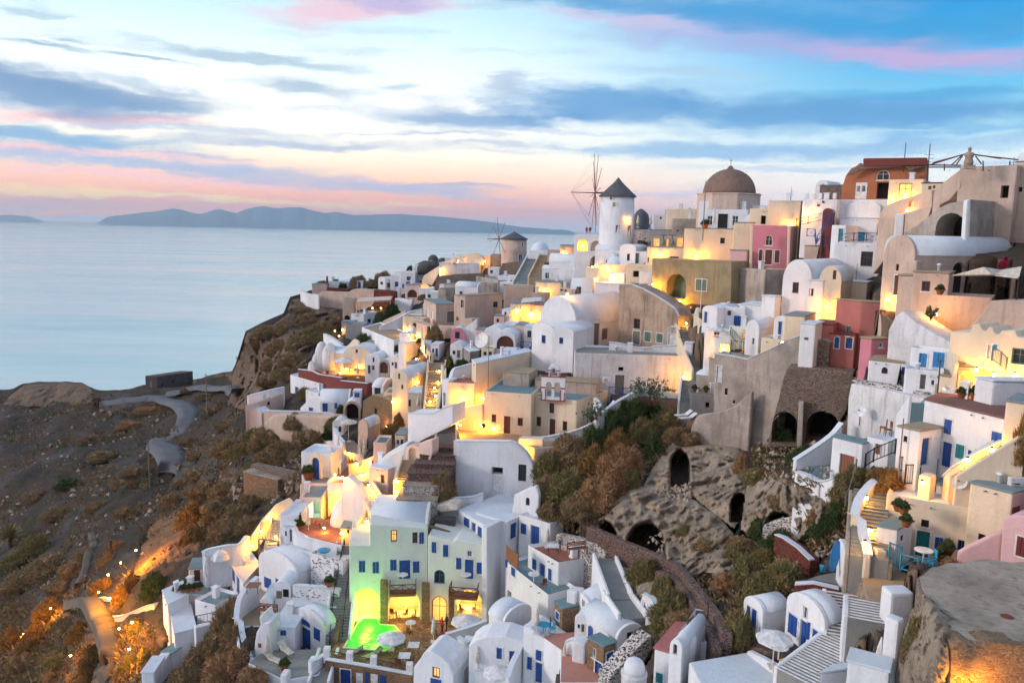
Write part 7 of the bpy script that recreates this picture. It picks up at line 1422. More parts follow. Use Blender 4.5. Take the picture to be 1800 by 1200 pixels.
def parasol(label,px,py,rpx,hpx=None,mat='canvas_white',closed=False,D=None):
    """px,py: foot of the pole"""
    P=at(px,py,D or(hit(px,py)[0]-CAM).dot(FW)-.15);s=dep(P)/F;root=empty('closed_parasol' if closed else 'open_parasol',P,label,'parasol','parasols');h=2.4
    if hpx:h=hgt(P,py-hpx)
    MB().tube(P,P+Z*h,.035,.03,6).build('pole','white_paint',root);MB().box(P-V(.25,.25),V(.5),V(0,.5),Z*.1).build('foot','white_paint',root)
    if closed:MB().lathe(P,[(.10,h*.30),(.26,h*.36),(.2,h*.6),(.12,h*.85),(.02,h*1.02)],9).build('canopy',mat,root,True)
    else:
        R=rpx*s;k=8;m=MB();top=P+Z*(h+.05);rim=[P+V(R*math.cos(2*math.pi*i/k+.3),R*math.sin(2*math.pi*i/k+.3),h-R*.34)for i in range(k)];lo=[v-Z*.16 for v in rim]
        vs=[top]+rim+lo+[top-Z*.05]+[v+Z*-.03 for v in rim];fs=[]
        for i in range(k):j=(i+1)%k;fs+=[(0,1+i,1+j),(1+i,1+k+i,1+k+j,1+j),(2*k+1,2*k+2+j,2*k+2+i)]
        m.add(vs,fs);m.build('canopy',mat,root);m=MB()
        for v in rim:m.tube(P+Z*(h*.82),v-Z*.05,.015,.012,4)
        m.build('ribs','grey_wood',root)
PA=[('large cream parasol shading the yard of the round gabled house',1358,1172,32,62,'canvas_white',0,None),('grey octagonal parasol leaning over the green pool',688,1142,26,30,'canvas_white',0,71),('grey parasol outside the fireplace arch',818,1108,26,26,'canvas_white',0,72.5),('broad white parasol in the blue door courtyard',874,1196,26,24,'canvas_white',0,62),('closed beige parasol in the blue door courtyard',839,1176,6,40,'canvas',1,64),
      ('closed white parasol in front of the arched glass door',762,1128,6,46,'canvas_white',1,73),('closed parasol beside the blue tables',943,1112,7,42,'canvas',1,62),('closed green grey parasol at the end of the pink terrace',991,1190,6,60,'canvas',1,59.5),('closed tan parasol by the sun loungers',471,1160,6,46,'canvas',1,70.5),('closed grey parasol on the hotel stair landing',623,952,7,36,'canvas',1,80),
      ('closed beige parasol at the tiled terrace behind the white balcony house',962,962,6,34,'canvas',1,74),('closed parasol on the windmill terrace by the thatched mound',1121,400,4,22,'canvas',1,134),('second closed parasol on the windmill terrace',1143,402,4,25,'canvas',1,133),('closed white parasol below the brown dome',1254,404,4,38,'canvas_white',1,111),('cream striped parasol on the tan hut terrace',613,776,15,40,'canvas',0,108),
      ('closed yellow lit parasol nearest the long steps',632,812,4,48,'canvas',1,102),('second closed yellow lit parasol on the slope',640,818,4,46,'canvas',1,101),('closed grey parasol rising over the lit planter',633,835,5,50,'canvas',1,96),('closed yellow parasol at the white boundary wall',595,806,4,40,'canvas',1,101),('round white parasol in the white courtyard cluster',1260,590,16,16,'canvas_white',0,87.5),
      ('white square parasol on the orange lit cottage terrace',605,652,18,24,'canvas_white',0,145),('closed white parasol before the red door',629,664,4,26,'canvas_white',1,141),('closed parasol under the lamp lit porch house',735,722,5,30,'canvas',1,108),('closed dark parasol on the orange dining terrace',542,938,4,48,'canvas',1,84),('closed parasol on the windmill cafe wall',1091,424,3,18,'canvas',1,138.5)]
for lb,x,y,r,h,mt,c,d in PA:parasol(lb,x,y,r,h,mt,bool(c),d)
def P_(px,py,D):return at(px,py,D)
def lounger(label,px,py,D,ang,mat='canvas',s=1.0):
    P=at(px,py,D);a=R_(ang);u=V(math.cos(a),math.sin(a));v=V(-u.y,u.x);root=empty('sun_lounger',P,label,'sun lounger','sun loungers')
    m=MB();m.box(P+Z*.28,u*1.3*s,v*.62*s,Z*.08);m.build('seat',mat,root);m=MB();m.box(P+Z*.3+u*1.3*s,(u*.62+Z*.42)*s,v*.62*s,(Z*.08));m.build('backrest',mat,root)
    for i in(0.1,1.6):
        for j in(0,.56):MB().box(P+u*i*s+v*j*s,u*.06,v*.06,Z*.28).build('leg','brown_wood',root)
lounger('sun lounger with a raised back by the blue transom door',518,1152,70.6,135);lounger('sun lounger turned towards the courtyard steps',500,1166,70.2,150);lounger('cream lounger at the edge of the wooden deck',1190,736,84.4,20,'canvas_white');lounger('cream lounger nearest the curved beige parapet',1198,741,83.6,20,'canvas_white')
lounger('wooden lounger behind the middle white post of the pool terrace',640,1165,69.5,40,'grey_wood');lounger('wooden lounger behind the corner post of the pool terrace',600,1155,70.5,10,'grey_wood')
def table(label,px,py,D,col='white_paint',r=.45,round_=True):
    P=at(px,py,D);root=empty('table',P,label,'table','tables')
    if round_:MB().lathe(P+Z*.7,[(r,0),(r,.04)],18).build('tabletop',col,root);MB().tube(P,P+Z*.7,.04).build('pedestal',col,root)
    else:
        MB().box(P+Z*.7-V(r,r),V(2*r),V(0,2*r),Z*.04).build('tabletop',col,root)
        for i in(-1,1):
            for j in(-1,1):MB().box(P+V(i*r*.85,j*r*.85),V(.05),V(0,.05),Z*.7).build('leg','brown_wood',root)
def chair(label,px,py,D,ang=0,col='brown_wood',group='cafe chairs'):
    P=at(px,py,D);a=R_(ang);u=V(math.cos(a),math.sin(a));v=V(-u.y,u.x);root=empty('chair',P,label,'chair',group)
    MB().box(P-u*.22-v*.22+Z*.42,u*.44,v*.44,Z*.05).build('seat',col,root);MB().box(P-u*.22-v*.22+Z*.6,u*.05,v*.44,Z*.4).build('backrest',col,root)
    for i in(-.2,.16):
        for j in(-.2,.16):MB().box(P+u*i+v*j,u*.04,v*.04,Z*(.42 if i>0 else.95)).build('leg',col,root)
TB=[('white round table on the timber balcony of the hotel wing',819,1022,75.4,'white_paint',1),('white square table by the pool terrace rail',711,1165,68.6,'white_paint',0),('second white square table near the closed parasol',727,1146,70.3,'white_paint',0),('round table glowing outside the orange arch',722,1106,74.2,'white_paint',1),('blue round table beside the first stone hut',955,1112,62,'aqua',1),('teal round table with chairs at the terrace end',1002,1186,58.5,'aqua',1),('pale round table in the upper hotel courtyard',824,1114,71.5,'white_paint',1),('white round table by the teal door',1622,988,44.6,'white_paint',1),('white table on the corner house terrace',938,1022,69.8,'white_paint',1),('square white table on the terracotta roof',972,972,70.5,'white_paint',0),('large pale table under the cream parasol',1368,1158,42.5,'white_paint',1),('white round table in the hotel balcony',708,1022,75.6,'white_paint',1)]
for lb,x,y,d,c,r in TB:table(lb,x,y,d,c,.5,bool(r))
CH=[('brown folding chair beside the pool rail table',700,1172,68.4,90,'brown_wood'),('brown folding chair facing that table from the rail corner',722,1170,68.2,200,'brown_wood'),('red brown deck chair beside the leaning parasol',708,1138,71.0,20,'brown_wood'),('brown chair between the pool and the orange arch',720,1118,73,60,'brown_wood'),('dark chair near the arched glass door',770,1122,73,10,'dark_wood'),('red chair by the arched glass door',778,1128,72,190,'red_cloth'),('navy chair in the upper hotel courtyard',844,1112,71.2,200,'blue'),('dark purple chair beside the blue round table',963,1106,62.3,180,'dark_cloth'),('blue chair beside the first stone hut',970,1112,61.6,200,'aqua'),('white chair at the terrace end table',1014,1196,57.8,160,'white_paint'),('yellow canvas director chair under the cream parasol',1368,1186,40.5,120,'yellow_cloth'),('white chair by the tall blue door',1412,1158,41.8,180,'white_paint'),('dark chair on the terracotta roof terrace',980,968,70.7,200,'dark_cloth'),('brown chair on the corner house terrace',955,1034,69,120,'brown_wood'),('blue painted chair near the teal door',1636,996,44.2,180,'aqua'),('wooden chair on the orange lit cottage terrace',598,656,145,20,'brown_wood'),('second wooden chair on the orange lit cottage terrace',613,656,145,160,'brown_wood'),('rust chair on the chair terrace beside the white house',1552,762,53,150,'rust_wood'),('rust coloured director chair by the teal tank',1560,766,52.6,170,'rust_wood')]
for lb,x,y,d,a,c in CH:chair(lb,x,y,d,a,c)
def bench(label,px,py,D,ang,L=1.8):
    P=at(px,py,D);a=R_(ang);u=V(math.cos(a),math.sin(a));v=V(-u.y,u.x);root=empty('bench',P,label,'bench')
    m=MB();[m.box(P+v*(i*.13)+Z*.42,u*L,v*.1,Z*.04)for i in range(4)];m.build('seat','rust_wood',root);m=MB();[m.box(P+v*.5+Z*(.55+i*.14),u*L,v*.04,Z*.09)for i in range(3)];m.build('backrest','rust_wood',root)
    for i in(0,L-.08):
        for j in(0,.46):MB().box(P+u*i+v*j,u*.08,v*.06,Z*(.42 if j==0 else.95)).build('leg','rust_wood',root)
for k,(x,y,d,a_)in enumerate(((700,1090,77.6,20),(712,1086,78.2,160),(727,1088,77.8,200),(690,1084,78.6,70),(812,1078,77.6,30),(832,1076,77.8,190))):chair(['brown chair just inside the orange arch','brown chair deeper inside the orange arch','brown chair at the far jamb of the orange arch','chair in the back of the orange arch','chair inside the fireplace arch','second chair inside the fireplace arch'][k],x,y,d,a_)
bench('red brown wooden bench in the upper courtyard',452,1080,73.5,-8);bench('dark wooden bench on the terracotta roof terrace',1000,975,69.6,20);
table('wooden work table by the sweeping wall',446,1040,76.5,'rust_wood',.6,False)
def railing(label,pts,h=.95,mat='blue',cross=True,D=None,name='railing',post=1.6,mid=True):
    L=[at(x,y,(D[i]if isinstance(D,(list,tuple))else D)or Dm(x,y))for i,(x,y)in enumerate(pts)];root=empty(name,L[0],label,'railing');rails=MB();bars=MB()
    for a,b_ in zip(L,L[1:]):
        n=max(1,round((b_-a).length/post))
        for z in((h,.12)if mid else(h,)):rails.tube(a+Z*z,b_+Z*z,.04,None,4)
        for i in range(n):
            p,q=a.lerp(b_,i/n),a.lerp(b_,(i+1)/n)
            MB().box(p-V(.04,.04),V(.08),V(0,.08),Z*(h+.05)).build('post',mat,root)
            if cross:bars.tube(p+Z*.12,q+Z*h,.022,None,4);bars.tube(q+Z*.12,p+Z*h,.022,None,4)
            elif mid:
                for k in range(1,6):c=p.lerp(q,k/6);bars.tube(c+Z*.12,c+Z*h,.016,None,4)
    MB().box(L[-1]-V(.04,.04),V(.08),V(0,.08),Z*(h+.05)).build('post',mat,root)
    rails.build('rails',mat,root)
    if bars.v:bars.build('bars',mat,root)
railing('blue crossed balcony rail before the brown framed door',[(1070,694),(1117,697)],D=92);railing('blue curved balcony rail beside the white house',[(909,616),(920,612),(934,614)],D=105)
railing('blue balustrade of the white terrace house',[(1474,426),(1500,424),(1545,424)],D=93);railing('blue sloping stair rail beside the rose shed',[(1436,428),(1448,408),(1462,392)],D=95.5);railing('blue lower landing rail on the tan base',[(1418,416),(1432,417),(1434,434),(1458,433)],D=96)
railing('brown crossed rail at the lit box house terrace',[(1399,398),(1420,394),(1448,387)],mat='dark_red',D=99);railing('blue rail and gate at the top stair landing',[(1448,392),(1462,390)],D=95.8)
railing('turquoise crossed fence of the teal door courtyard',[(1582,1002),(1612,1010),(1638,1018)],mat='aqua',D=[44.6,44,43.6]);railing('tall turquoise slatted gate of the teal door courtyard',[(1561,992),(1582,1000)],h=1.3,mat='aqua',cross=False,D=45)
railing('dark iron handrail on the sea side of the hotel staircase',[(580,1135),(586,1060),(600,985),(606,965)],mat='iron',cross=False,D=[72.6,76,79.5,80.8]);railing('dark iron handrail beside the hotel wall staircase',[(602,1128),(608,1060),(618,985)],mat='iron',cross=False,D=[73.2,76.4,79.8])
railing('brown timber rail along the pool terrace front',[(574,1160),(615,1168),(657,1176),(720,1188)],mat='brown_wood',D=[69.6,69.2,68.8,68]);railing('grey pipe rail on the teal roof terrace',[(346,1098),(384,1090)],mat='iron',cross=False,D=78.2,post=2)
railing('black iron rail around the balcony beside the box house',[(1580,828),(1600,833),(1618,832)],mat='iron',cross=False,D=50.3);railing('iron handrail on the small steps by the garage house',[(1520,822),(1535,812),(1573,797)],mat='iron',cross=False,D=[52.5,52.5,51.5]);railing('dark gate rail below the box house',[(1590,852),(1615,852)],mat='iron',cross=False,D=49.8,h=1.3)
railing('grey pipe handrail descending by the olive bushes',[(1504,832),(1492,880),(1486,890)],mat='grey_wood',cross=False,D=[53,51.5,51],mid=False);railing('teal balcony rail of the cream terrace house',[(1743,634),(1758,644),(1768,654)],mat='roof_teal',cross=False,D=52)
railing('teal handrail in the white courtyard cluster',[(1284,590),(1302,612)],mat='teal',D=86,cross=False);railing('teal fence beside the courtyard lamp',[(1284,625),(1306,627)],h=1.6,mat='teal',D=84,cross=False)
railing('bamboo fence beside the white lower house',[(1632,708),(1642,700),(1655,696)],h=1.0,mat='canvas',cross=False,D=[56.5,56,56]);railing('upright slat fence on the cream steps',[(1684,682),(1706,672)],h=.9,mat='canvas',cross=False,D=54)
for i,(x,y,d)in enumerate(((575,1162,69.5),(615,1170,69.1),(657,1178,68.7),(720,1190,67.9))):
    P=at(x,y,d);o=MB();o.box(P-V(.28,.28),V(.56),V(0,.56),Z*1.35);q=o.build('rail_pier','white',None,base=P);finish(q,.05);tag(q,['white pier at the staircase corner of the pool terrace','second white pier of the pool terrace rail','third white pier of the pool terrace rail','white pier where the pool terrace meets the orange window house'][i],'pier','white piers of the pool terrace')
def poolbasin():
    z=TZ+.06;pts=[(606,1138),(630,1096),(640,1088),(662,1088),(668,1098),(692,1100),(704,1112),(695,1118),(703,1128),(676,1144),(650,1142)]
    q=[onz(x,y,z)for x,y in pts];k=len(q);root=empty('swimming_pool',q[0],'glowing green swimming pool running into the hotel arch','swimming pool')
    c=sum(q,V(0,0))/k;m=MB();o=[c+(p-c)*1.06 for p in q]
    vs=[v+Z*.0 for v in q]+[v+Z*.0 for v in o]+[v+Z*.12 for v in q]+[v+Z*.12 for v in o]
    fs=[]
    for i in range(k):j=(i+1)%k;fs+=[(2*k+i,2*k+j,3*k+j,3*k+i),(i,j,2*k+j,2*k+i),(k+i,3*k+i,3*k+j,k+j)]
    m.add(vs,fs);m.build('rim','cream',root)
    MB().add([v+Z*.05 for v in q]+[v-Z*.05 for v in q],[tuple(range(k)),tuple(range(k,2*k))[::-1]]+[(i,(i+1)%k,k+(i+1)%k,k+i)for i in range(k)]).build('water','pool',root)
    for(x,y,p,u)in((640,1108,180,.8),(648,1085,140,1.4),(660,1128,120,.6)):
        P=onz(x,y,z);area(P+Z*u,(.42,1.0,.06),p)
poolbasin()
P=at(643,1080,78.5);area(P,(.6,1.0,.12),190)
for x,y,d,p in((702,1068,78.3,170),(722,1060,78.8,150),(824,1062,78.0,200),(700,1090,75.5,90),(772,1078,75.5,60)):area(at(x,y,d),(1,.5,.1),p)
area(at(645,1060,73.5),(.35,1.0,.15),110);area(at(553,898,88),(.2,1,.7),60)
def balcony(label,x0,x1,yt,yb,D0,D1,out=1.3):
    A,Bq=at(x0,yb,D0),at(x1,yb,D1);d=Bq-A;d.z=0;ln=d.length;d.normalize();n=V(d.y,-d.x);n=-n if n.dot(A-CAM)>0 else n;h=hgt(A,yt);root=empty('timber_balcony',A,label,'balcony')
    MB().box(A-n*(-.0)-Z*.25,d*ln,n*out,Z*.25).build('floor','rust_wood',root);m=MB();m2=MB()
    for p,q in((A,A+n*out),(A+n*out,A+n*out+d*ln),(A+d*ln+n*out,A+d*ln)):
        m.tube(p+Z*.95,q+Z*.95,.05,None,4);m.tube(p+Z*.1,q+Z*.1,.04,None,4);k=max(1,round((q-p).length/1.1))
        for i in range(k):
            a,b_=p.lerp(q,i/k),p.lerp(q,(i+1)/k);m2.tube(a+Z*.1,b_+Z*.95,.03,None,4);m2.tube(b_+Z*.1,a+Z*.95,.03,None,4);m2.tube(a,a+Z*1.0,.05,None,4)
    m.build('rails','brown_wood',root);m2.build('crossed_bars','brown_wood',root)
balcony('brown timber balcony above the orange arch',686,731,1012,1034,76.6,76.9);balcony('brown timber balcony of the hotel wing with a white table',794,842,1012,1037,75.9,75.6)
def pergola(label,pts,D,h=2.4,mat='grey_wood',n=9,roof=None):
    z=None;P=[at(pts[0][0],pts[0][1],D)];z=P[0].z;P+=[onz(x,y,z)for x,y in pts[1:]];root=empty('pergola',P[0],label,'pergola')
    for p in P:MB().box(p-V(.08,.08)-Z*.5,V(.16),V(0,.16),Z*(h+.5)).build('post',mat,root)
    a,b_,c,d=[p+Z*h for p in P];m=MB();m.tube(a,b_,.07,None,4);m.tube(d,c,.07,None,4)
    for i in range(n+1):m.tube(a.lerp(b_,i/n)+Z*.1,d.lerp(c,i/n)+Z*.1,.05,None,4)
    m.build('beams',mat,root)
    if roof:MB().add([a+Z*.2,b_+Z*.2,c+Z*.2,d+Z*.2,a+Z*.28,b_+Z*.28,c+Z*.28,d+Z*.28],[(0,1,2,3),(7,6,5,4),(0,1,5,4),(1,2,6,5),(2,3,7,6),(3,0,4,7)]).build('canopy',roof,root)
pergola('slatted pergola over the lit slope steps',[(456,985),(490,990),(492,950),(462,945)],84,2.4,'grey_wood',12);pergola('lit restaurant pergola with a pink canopy on the headland',[(627,552),(686,548),(690,540),(632,544)],172,2.4,'cream',5,'cream_pink')
pergola('white canopy shelter on the lit café terrace beside the vault',[(915,560),(950,556),(952,548),(918,550)],128,2.3,'white_paint',5,'canvas_white')
def sail():
    pts=[((1673,484),60.8),((1729,469),58.5),((1760,474),60.5),((1796,468),57),((1791,489),55.5),((1763,482),57),((1740,482),58)];P=[at(*p,d)for p,d in pts];root=empty('sail_canopy',P[0],'beige shade sails stretched over the mansion terrace','canopy')
    c=at(1745,480,58)-Z*.15;k=len(P);MB().add(P+[c]+[p-Z*.03 for p in P]+[c-Z*.03],[(i,(i+1)%k,k)for i in range(k)]+[(k+1+(i+1)%k,k+1+i,2*k+1)for i in range(k)]).build('cloth','canvas',root)
    MB().tube(P[4]-Z*1.5,P[4]+Z*.1,.05).build('pole','iron',root)
sail()
def frame_():
    root=empty('canopy_frame',at(1632,300,74),'bare metal canopy frame with fanned struts on the top terrace','canopy frame');m=MB();c0=at(1700,272,72)
    for a,b_,d in(((1628,292),(1695,271),72),((1640,286),(1700,270),75),((1700,271),(1790,281),72),((1702,270),(1760,279),76),((1628,290),(1692,291),72),((1628,294),(1692,294),72),((1672,291),(1690,274),72),((1680,291),(1692,274),73),((1630,300),(1630,288),72),((1715,275),(1725,288),72)):m.tube(at(*a,d),at(*b_,d+.4),.06,None,5)
    m.build('struts','dark_red',root)
    for x in(1629,1660,1728,1775):MB().tube(at(x,300,72),at(x,283 if x>1700 else 288,72),.06,None,5).build('post','iron',root)
    P=at(1702,291,71.4);root=empty('statue',P,'weathered stone torso statue on the mansion parapet','statue');MB().box(P-V(.5,.3)-Z*.3,V(1.0),V(0,.6),Z*.35).build('plinth','tan',root)
    MB().lathe(P,[(.36,0),(.4,.3),(.3,.6),(.38,.85),(.42,1.0),(.3,1.12),(.12,1.2),(.1,1.25),(.16,1.35),(.17,1.45),(.1,1.58),(.02,1.62)],12).build('figure','ruin',root,True)
frame_()
def pole(label,px,yb,yt,D,r=.09,mat='grey_wood',name='utility_pole',arm=None,xt=None):
    P=at(px,yb,D);h=hgt(P,yt);root=empty(name,P,label,'pole');MB().tube(P-Z*1.5,P+Z*h,r,r*.7,7).build('shaft',mat,root)
    if arm:m=MB();[m.tube(P+Z*(h-a)-V(w,0),P+Z*(h-a)+V(w,0),r*.35,None,4)for a,w in arm];m.build('arms','iron',root)
for a in(('wooden pole standing by the dirt track under the cliff',364,718,656,185,.14),('wooden pole on the shoulder of the headland',417,652,626,215,.14),('wooden pole beside the pale dirt road',263,846,775,165,.13)):pole(*a,arm=[(.5,.5)])
pole('slim pole in front of the tall cream house',858,682,590,93.5,.05,'grey_wood');pole('slim pole rising before the long blank wall',1038,712,616,88,.05,'tan_cloth');pole('white flagpole standing before the green shuttered mansion',1232,528,488,100,.06,'white_paint');pole('dark lamp pole in front of the blue door house',1641,762,632,54,.06,'iron',arm=[(.1,.25)]);pole('thin pole at the corner of the box house',1580,828,735,50,.05,'grey_wood')
pole('short pole at the red hut corner',1508,662,628,72,.06,'grey_wood');pole('flagpole at the white house below the brown dome',1236,404,318,110,.08,'grey_wood','flagpole');pole('aerial mast on the orange ruin',1590,280,250,95,.06,'iron','aerial_mast');pole('second aerial mast at the ruin corner',1629,322,253,91,.07,'iron','aerial_mast',arm=[(1.2,.5),(1.6,.5),(2.0,.3)])
pole('leaning dark pole across the gorse slope',1240,1150,1062,50,.05,'iron','leaning_pole')
def dish(label,px,py,D,r,az=-40):
    P=at(px,py,D);root=empty('satellite_dish',P,label,'satellite dish');a=R_(az);n=(V(math.sin(a),-math.cos(a),.45)).normalized();x=n.orthogonal().normalized();y=n.cross(x);vs=[];fs=[]
    for j in range(5):
        for i in range(16):w=2*math.pi*i/16;q=r*j/4;vs.append(P+x*math.cos(w)*q+y*math.sin(w)*q+n*(.22*r*(j/4)**2))
    for j in range(4):
        for i in range(16):fs.append((j*16+i,j*16+(i+1)%16,(j+1)*16+(i+1)%16,(j+1)*16+i))
    mesh('reflector',vs,fs,'white_paint',root,True);m=MB();m.tube(P,P+n*r*.9,.02);m.tube(P+n*r*.9,P+n*r,.05);m.build('feed_arm','iron',root);MB().tube(P-n*.05,P-n*.1-Z*(r+.6),.035).build('mast','iron',root)
dish('white satellite dish under the yellow staircase',1687,847,46.5,.42);dish('pale blue satellite dish on the huge worn white wall',1512,723,58.5,.42);dish('white satellite dish above the grey walled house',848,599,116,1.2)
def pot(label,px,py,D,s=.3,plant=True,mat='terracotta_pot',cat='plant pot'):
    P=at(px,py,D);root=empty('flower_pot',P,label,cat,'flower pots');MB().lathe(P,[(s*.6,0),(s,s*1.1),(s*1.1,s*1.15),(s*1.05,s*1.35)],12).build('pot',mat,root,True)
    if plant:
        o=bpy.data.objects.new('plant',BM['g'][0]);o.location=Z*s*1.3;o.scale=(s*1.2,s*1.2,s*1.3);o.parent=root;link(o)
PT=[('big terracotta pot against the speckled house',579,1030,76.3,.42),('terracotta pot at the courtyard parapet corner',500,1176,68.8,.4),('orange pot on the balcony house roof',1578,898,46.3,.3),('second orange pot on the balcony house roof',1588,903,46,.3),('terracotta pot with a bush beside the balcony house',1592,925,45.2,.3),('row pot on the flower terrace by the cliff, first',322,1040,84,.35),('flower terrace pot beside the first one',331,1040,84,.35),('flower terrace pot with red clay in the middle',340,1039,84,.35),('flower terrace pot nearest the plant screen',350,1037,84,.35),('clay pot before the teal door table',1650,985,44.5,.3),('pot of geraniums near the blue window',1665,975,44.8,.35),('big dark pot by the brown tree in the street',739,610,134,.6),
      ('red pot on the grey terrace house edge',1221,688,87,.3),('black pot on the grey terrace house',1241,689,87,.28),('pot at the mansion terrace wall end',1652,518,59.8,.3),('clay pot on the chapel side forecourt',850,752,86.5,.2),('terracotta pot in the dining terrace corner',525,932,84.2,.5),('bushy pot at the tall blue door',542,842,96,.7),('clay jar before the white house below the dome',1239,402,112,.5),('pot on the brown roof by the white wall',1692,702,52,.35),('green plant pot by the blank white block',1716,704,51.5,.4),('pots cluster jar at the cliff flower wall',310,1042,84.5,.35)]
for a in PT:pot(*a)
def person(label,px,py,D,h=1.7,top='dark_cloth',legs='dark_cloth',sit=False,ang=0):
    P=at(px,py,D);a=R_(ang);u=V(math.cos(a),math.sin(a));v=V(-u.y,u.x);k=h/1.7;z=.46 if sit else.9
    me=bpy.data.meshes.new('person');J=[];E=[];Rr=[]
    def j(p,r,par=None):
        J.append(tuple(p));Rr.append(r);
        if par is not None:E.append((par,len(J)-1))
        return len(J)-1
    pel=j(Z*z*k,.15*k);ch=j(Z*(z+.34)*k,.17*k,pel);nk=j(Z*(z+.54)*k,.06*k,ch);hd=j(Z*(z+.64)*k+u*.02,.10*k,nk);j(Z*(z+.76)*k+u*.02,.085*k,hd)
    for s in(-1,1):
        hip=j(Z*(z-.03)*k+v*.1*s*k,.1*k,pel)
        if sit:kn=j(Z*.47*k+v*.11*s*k+u*.42*k,.07*k,hip);an=j(Z*.06*k+v*.11*s*k+u*.42*k,.045*k,kn)
        else:kn=j(Z*.48*k+v*.11*s*k+u*.04*s*k,.07*k,hip);an=j(Z*.06*k+v*.12*s*k+u*.02*s*k,.045*k,kn)
        j(Z*.03*k+v*.12*s*k+u*((.42 if sit else.02)+.16)*k,.035*k,an)
        sh=j(Z*(z+.46)*k+v*.19*s*k,.055*k,ch);el=j(Z*(z+.2)*k+v*.24*s*k+u*.04,.042*k,sh);j(Z*(z+(.08 if sit else-.04))*k+v*.2*s*k+u*.16*k,.032*k,el)
    me.from_pydata(J,E,[]);o=bpy.data.objects.new('person',me);o.location=P;link(o);tag(o,label,'person')
    md=o.modifiers.new('s','SKIN');
    for i,sv in enumerate(me.skin_vertices[0].data):sv.radius=(Rr[i],Rr[i])
    me.skin_vertices[0].data[0].use_root=True
    o.modifiers.new('d','SUBSURF').levels=1;dg=bpy.context.evaluated_depsgraph_get();nm=bpy.data.meshes.new_from_object(o.evaluated_get(dg));o.modifiers.clear();o.data=nm
    nm.materials.clear()
    for mm in(top,legs,'skin','black'):nm.materials.append(MATS[mm])
    for p in nm.polygons:
        c=p.center;p.use_smooth=True;hz=c.z/k
        p.material_index=3 if hz>z+.70 or(hz>z+.6 and c.dot(u)<0)else(2 if hz>z+.53 else(1 if hz<z+.02 or(sit and c.dot(u)>.2*k and hz<z+.06)else 0))
for a in(('person in a red top sitting on the arched house roof',1031,410,143,1.7,'red_cloth','dark_cloth',True,-90),('person in dark clothes sitting beside the red one',1037,410,143,1.7,'dark_cloth','red_cloth',True,-100),('seated person at the hotel stair landing',640,952,79.6,1.7,'dark_cloth','red_cloth',True,180),
          ('person standing on the dining terrace near the parasol',528,926,84.6,1.7,'dark_cloth','dark_cloth',False,0),('person leaning over the dining terrace table',556,928,84,1.6,'red_cloth','dark_cloth',True,0),('person in a dark coat by the arched glass door',785,1108,74.2,1.75,'dark_cloth','dark_cloth',False,200),('person in red before the arched glass door',777,1112,73.6,1.65,'red_cloth','dark_cloth',False,220),
          ('person with a bag at the top of the long stairway',752,640,123,1.7,'red_cloth','dark_cloth',False,0),('person in pale clothes at the long stairway',757,636,124,1.7,'canvas','dark_cloth',False,0),('person in blue walking in the upper street',748,622,127,1.7,'blue','dark_cloth',False,0),('small dark figure on the footpath below the rock',195,965,120,1.7,'dark_cloth','black',False,0),('person in blue by the tan vault hut',646,790,103,1.7,'blue','dark_cloth',False,0)):person(*a)
def plank(label,pts,D,w=.5,mat='bright_blue',name='rowing_boat',cat='boat'):
    A,Bq=at(*pts[0],D[0]),at(*pts[1],D[1]);d=(Bq-A);L=d.length;d.normalize();s=d.cross(V(0,1)).normalized();n=s.cross(d);root=empty(name,A,label,cat);m=MB();vs=[];fs=[];k=9
    for i in range(k):
        t_=i/(k-1);w_=w*math.sin(math.pi*(.06+.88*t_))**.6;c=A+d*L*t_;vs+=[c-s*w_/2,c+s*w_/2,c+s*w_*.3+n*.25,c-s*w_*.3+n*.25]
    for i in range(k-1):
        for j_ in range(4):fs.append((4*i+j_,4*i+(j_+1)%4,4*i+4+(j_+1)%4,4*i+4+j_))
    fs+=[(3,2,1,0),(4*k-4,4*k-3,4*k-2,4*k-1)];m.add(vs,fs);finish(m.build('hull',mat,root),.03)
plank('bright blue boat hull leaning upright against the curved wall',[(1462,1004),(1474,950)],(47.5,48),.6);
MB_=MB();P=at(1446,1004,47.6);root=empty('bucket',P,'turquoise bucket standing in the grey yard','bucket');MB().lathe(P,[(.14,0),(.2,.36),(.22,.38)],12).build('body','aqua',root,True);m=MB();m.tube(P+Z*.36-V(.2,0),P+Z*.55,.012);m.tube(P+Z*.36+V(.2,0),P+Z*.55,.012);m.build('handle','iron',root)
def mound(label,px,yb,D,rpx,hpx,mat='slate',name='stone_mound',cat='mound'):
    P=at(px,yb,D);s=D/F;vs=MB();r=rpx*s;h=hgt(P,yb-hpx);vs.lathe(P,[(r*1.05,-2),(r,0)]+[(r*math.cos(math.pi*i/16)+.01,h*math.sin(math.pi*i/16))for i in range(1,9)],20);o=vs.build(name,mat,None,True,base=P)
    for v in o.data.vertices:v.co+=Vector(v.co).normalized()*noise.fractal((v.co+P)*.7,.9,2,4)*r*.12
    tag(o,label,cat)
mound('dark grey stump of a third windmill behind the near one',1126,402,146,17,34);mound('dark boulder on the ridge skyline by the lit houses',762,458,203,9,10,'charcoal','boulder','boulder');mound('long dark rock slab below the skyline boulder',755,468,201,24,10,'charcoal','boulder','boulder');mound('dark rock at the end of the skyline slab',778,462,200,10,9,'charcoal','boulder','boulder')
for i,(x,y,r,h)in enumerate(((566,640,14,40),(556,648,9,28),(580,630,14,28),(548,650,7,16))):mound(['white plastered boulder dome, tallest by the cliff cottage','white plastered boulder dome at the cliff edge','white plastered boulder dome behind the gable cottage','smallest white plastered boulder at the cliff edge'][i],x,y,149-i*.5,r,h,'white_worn','white_boulder','boulder')
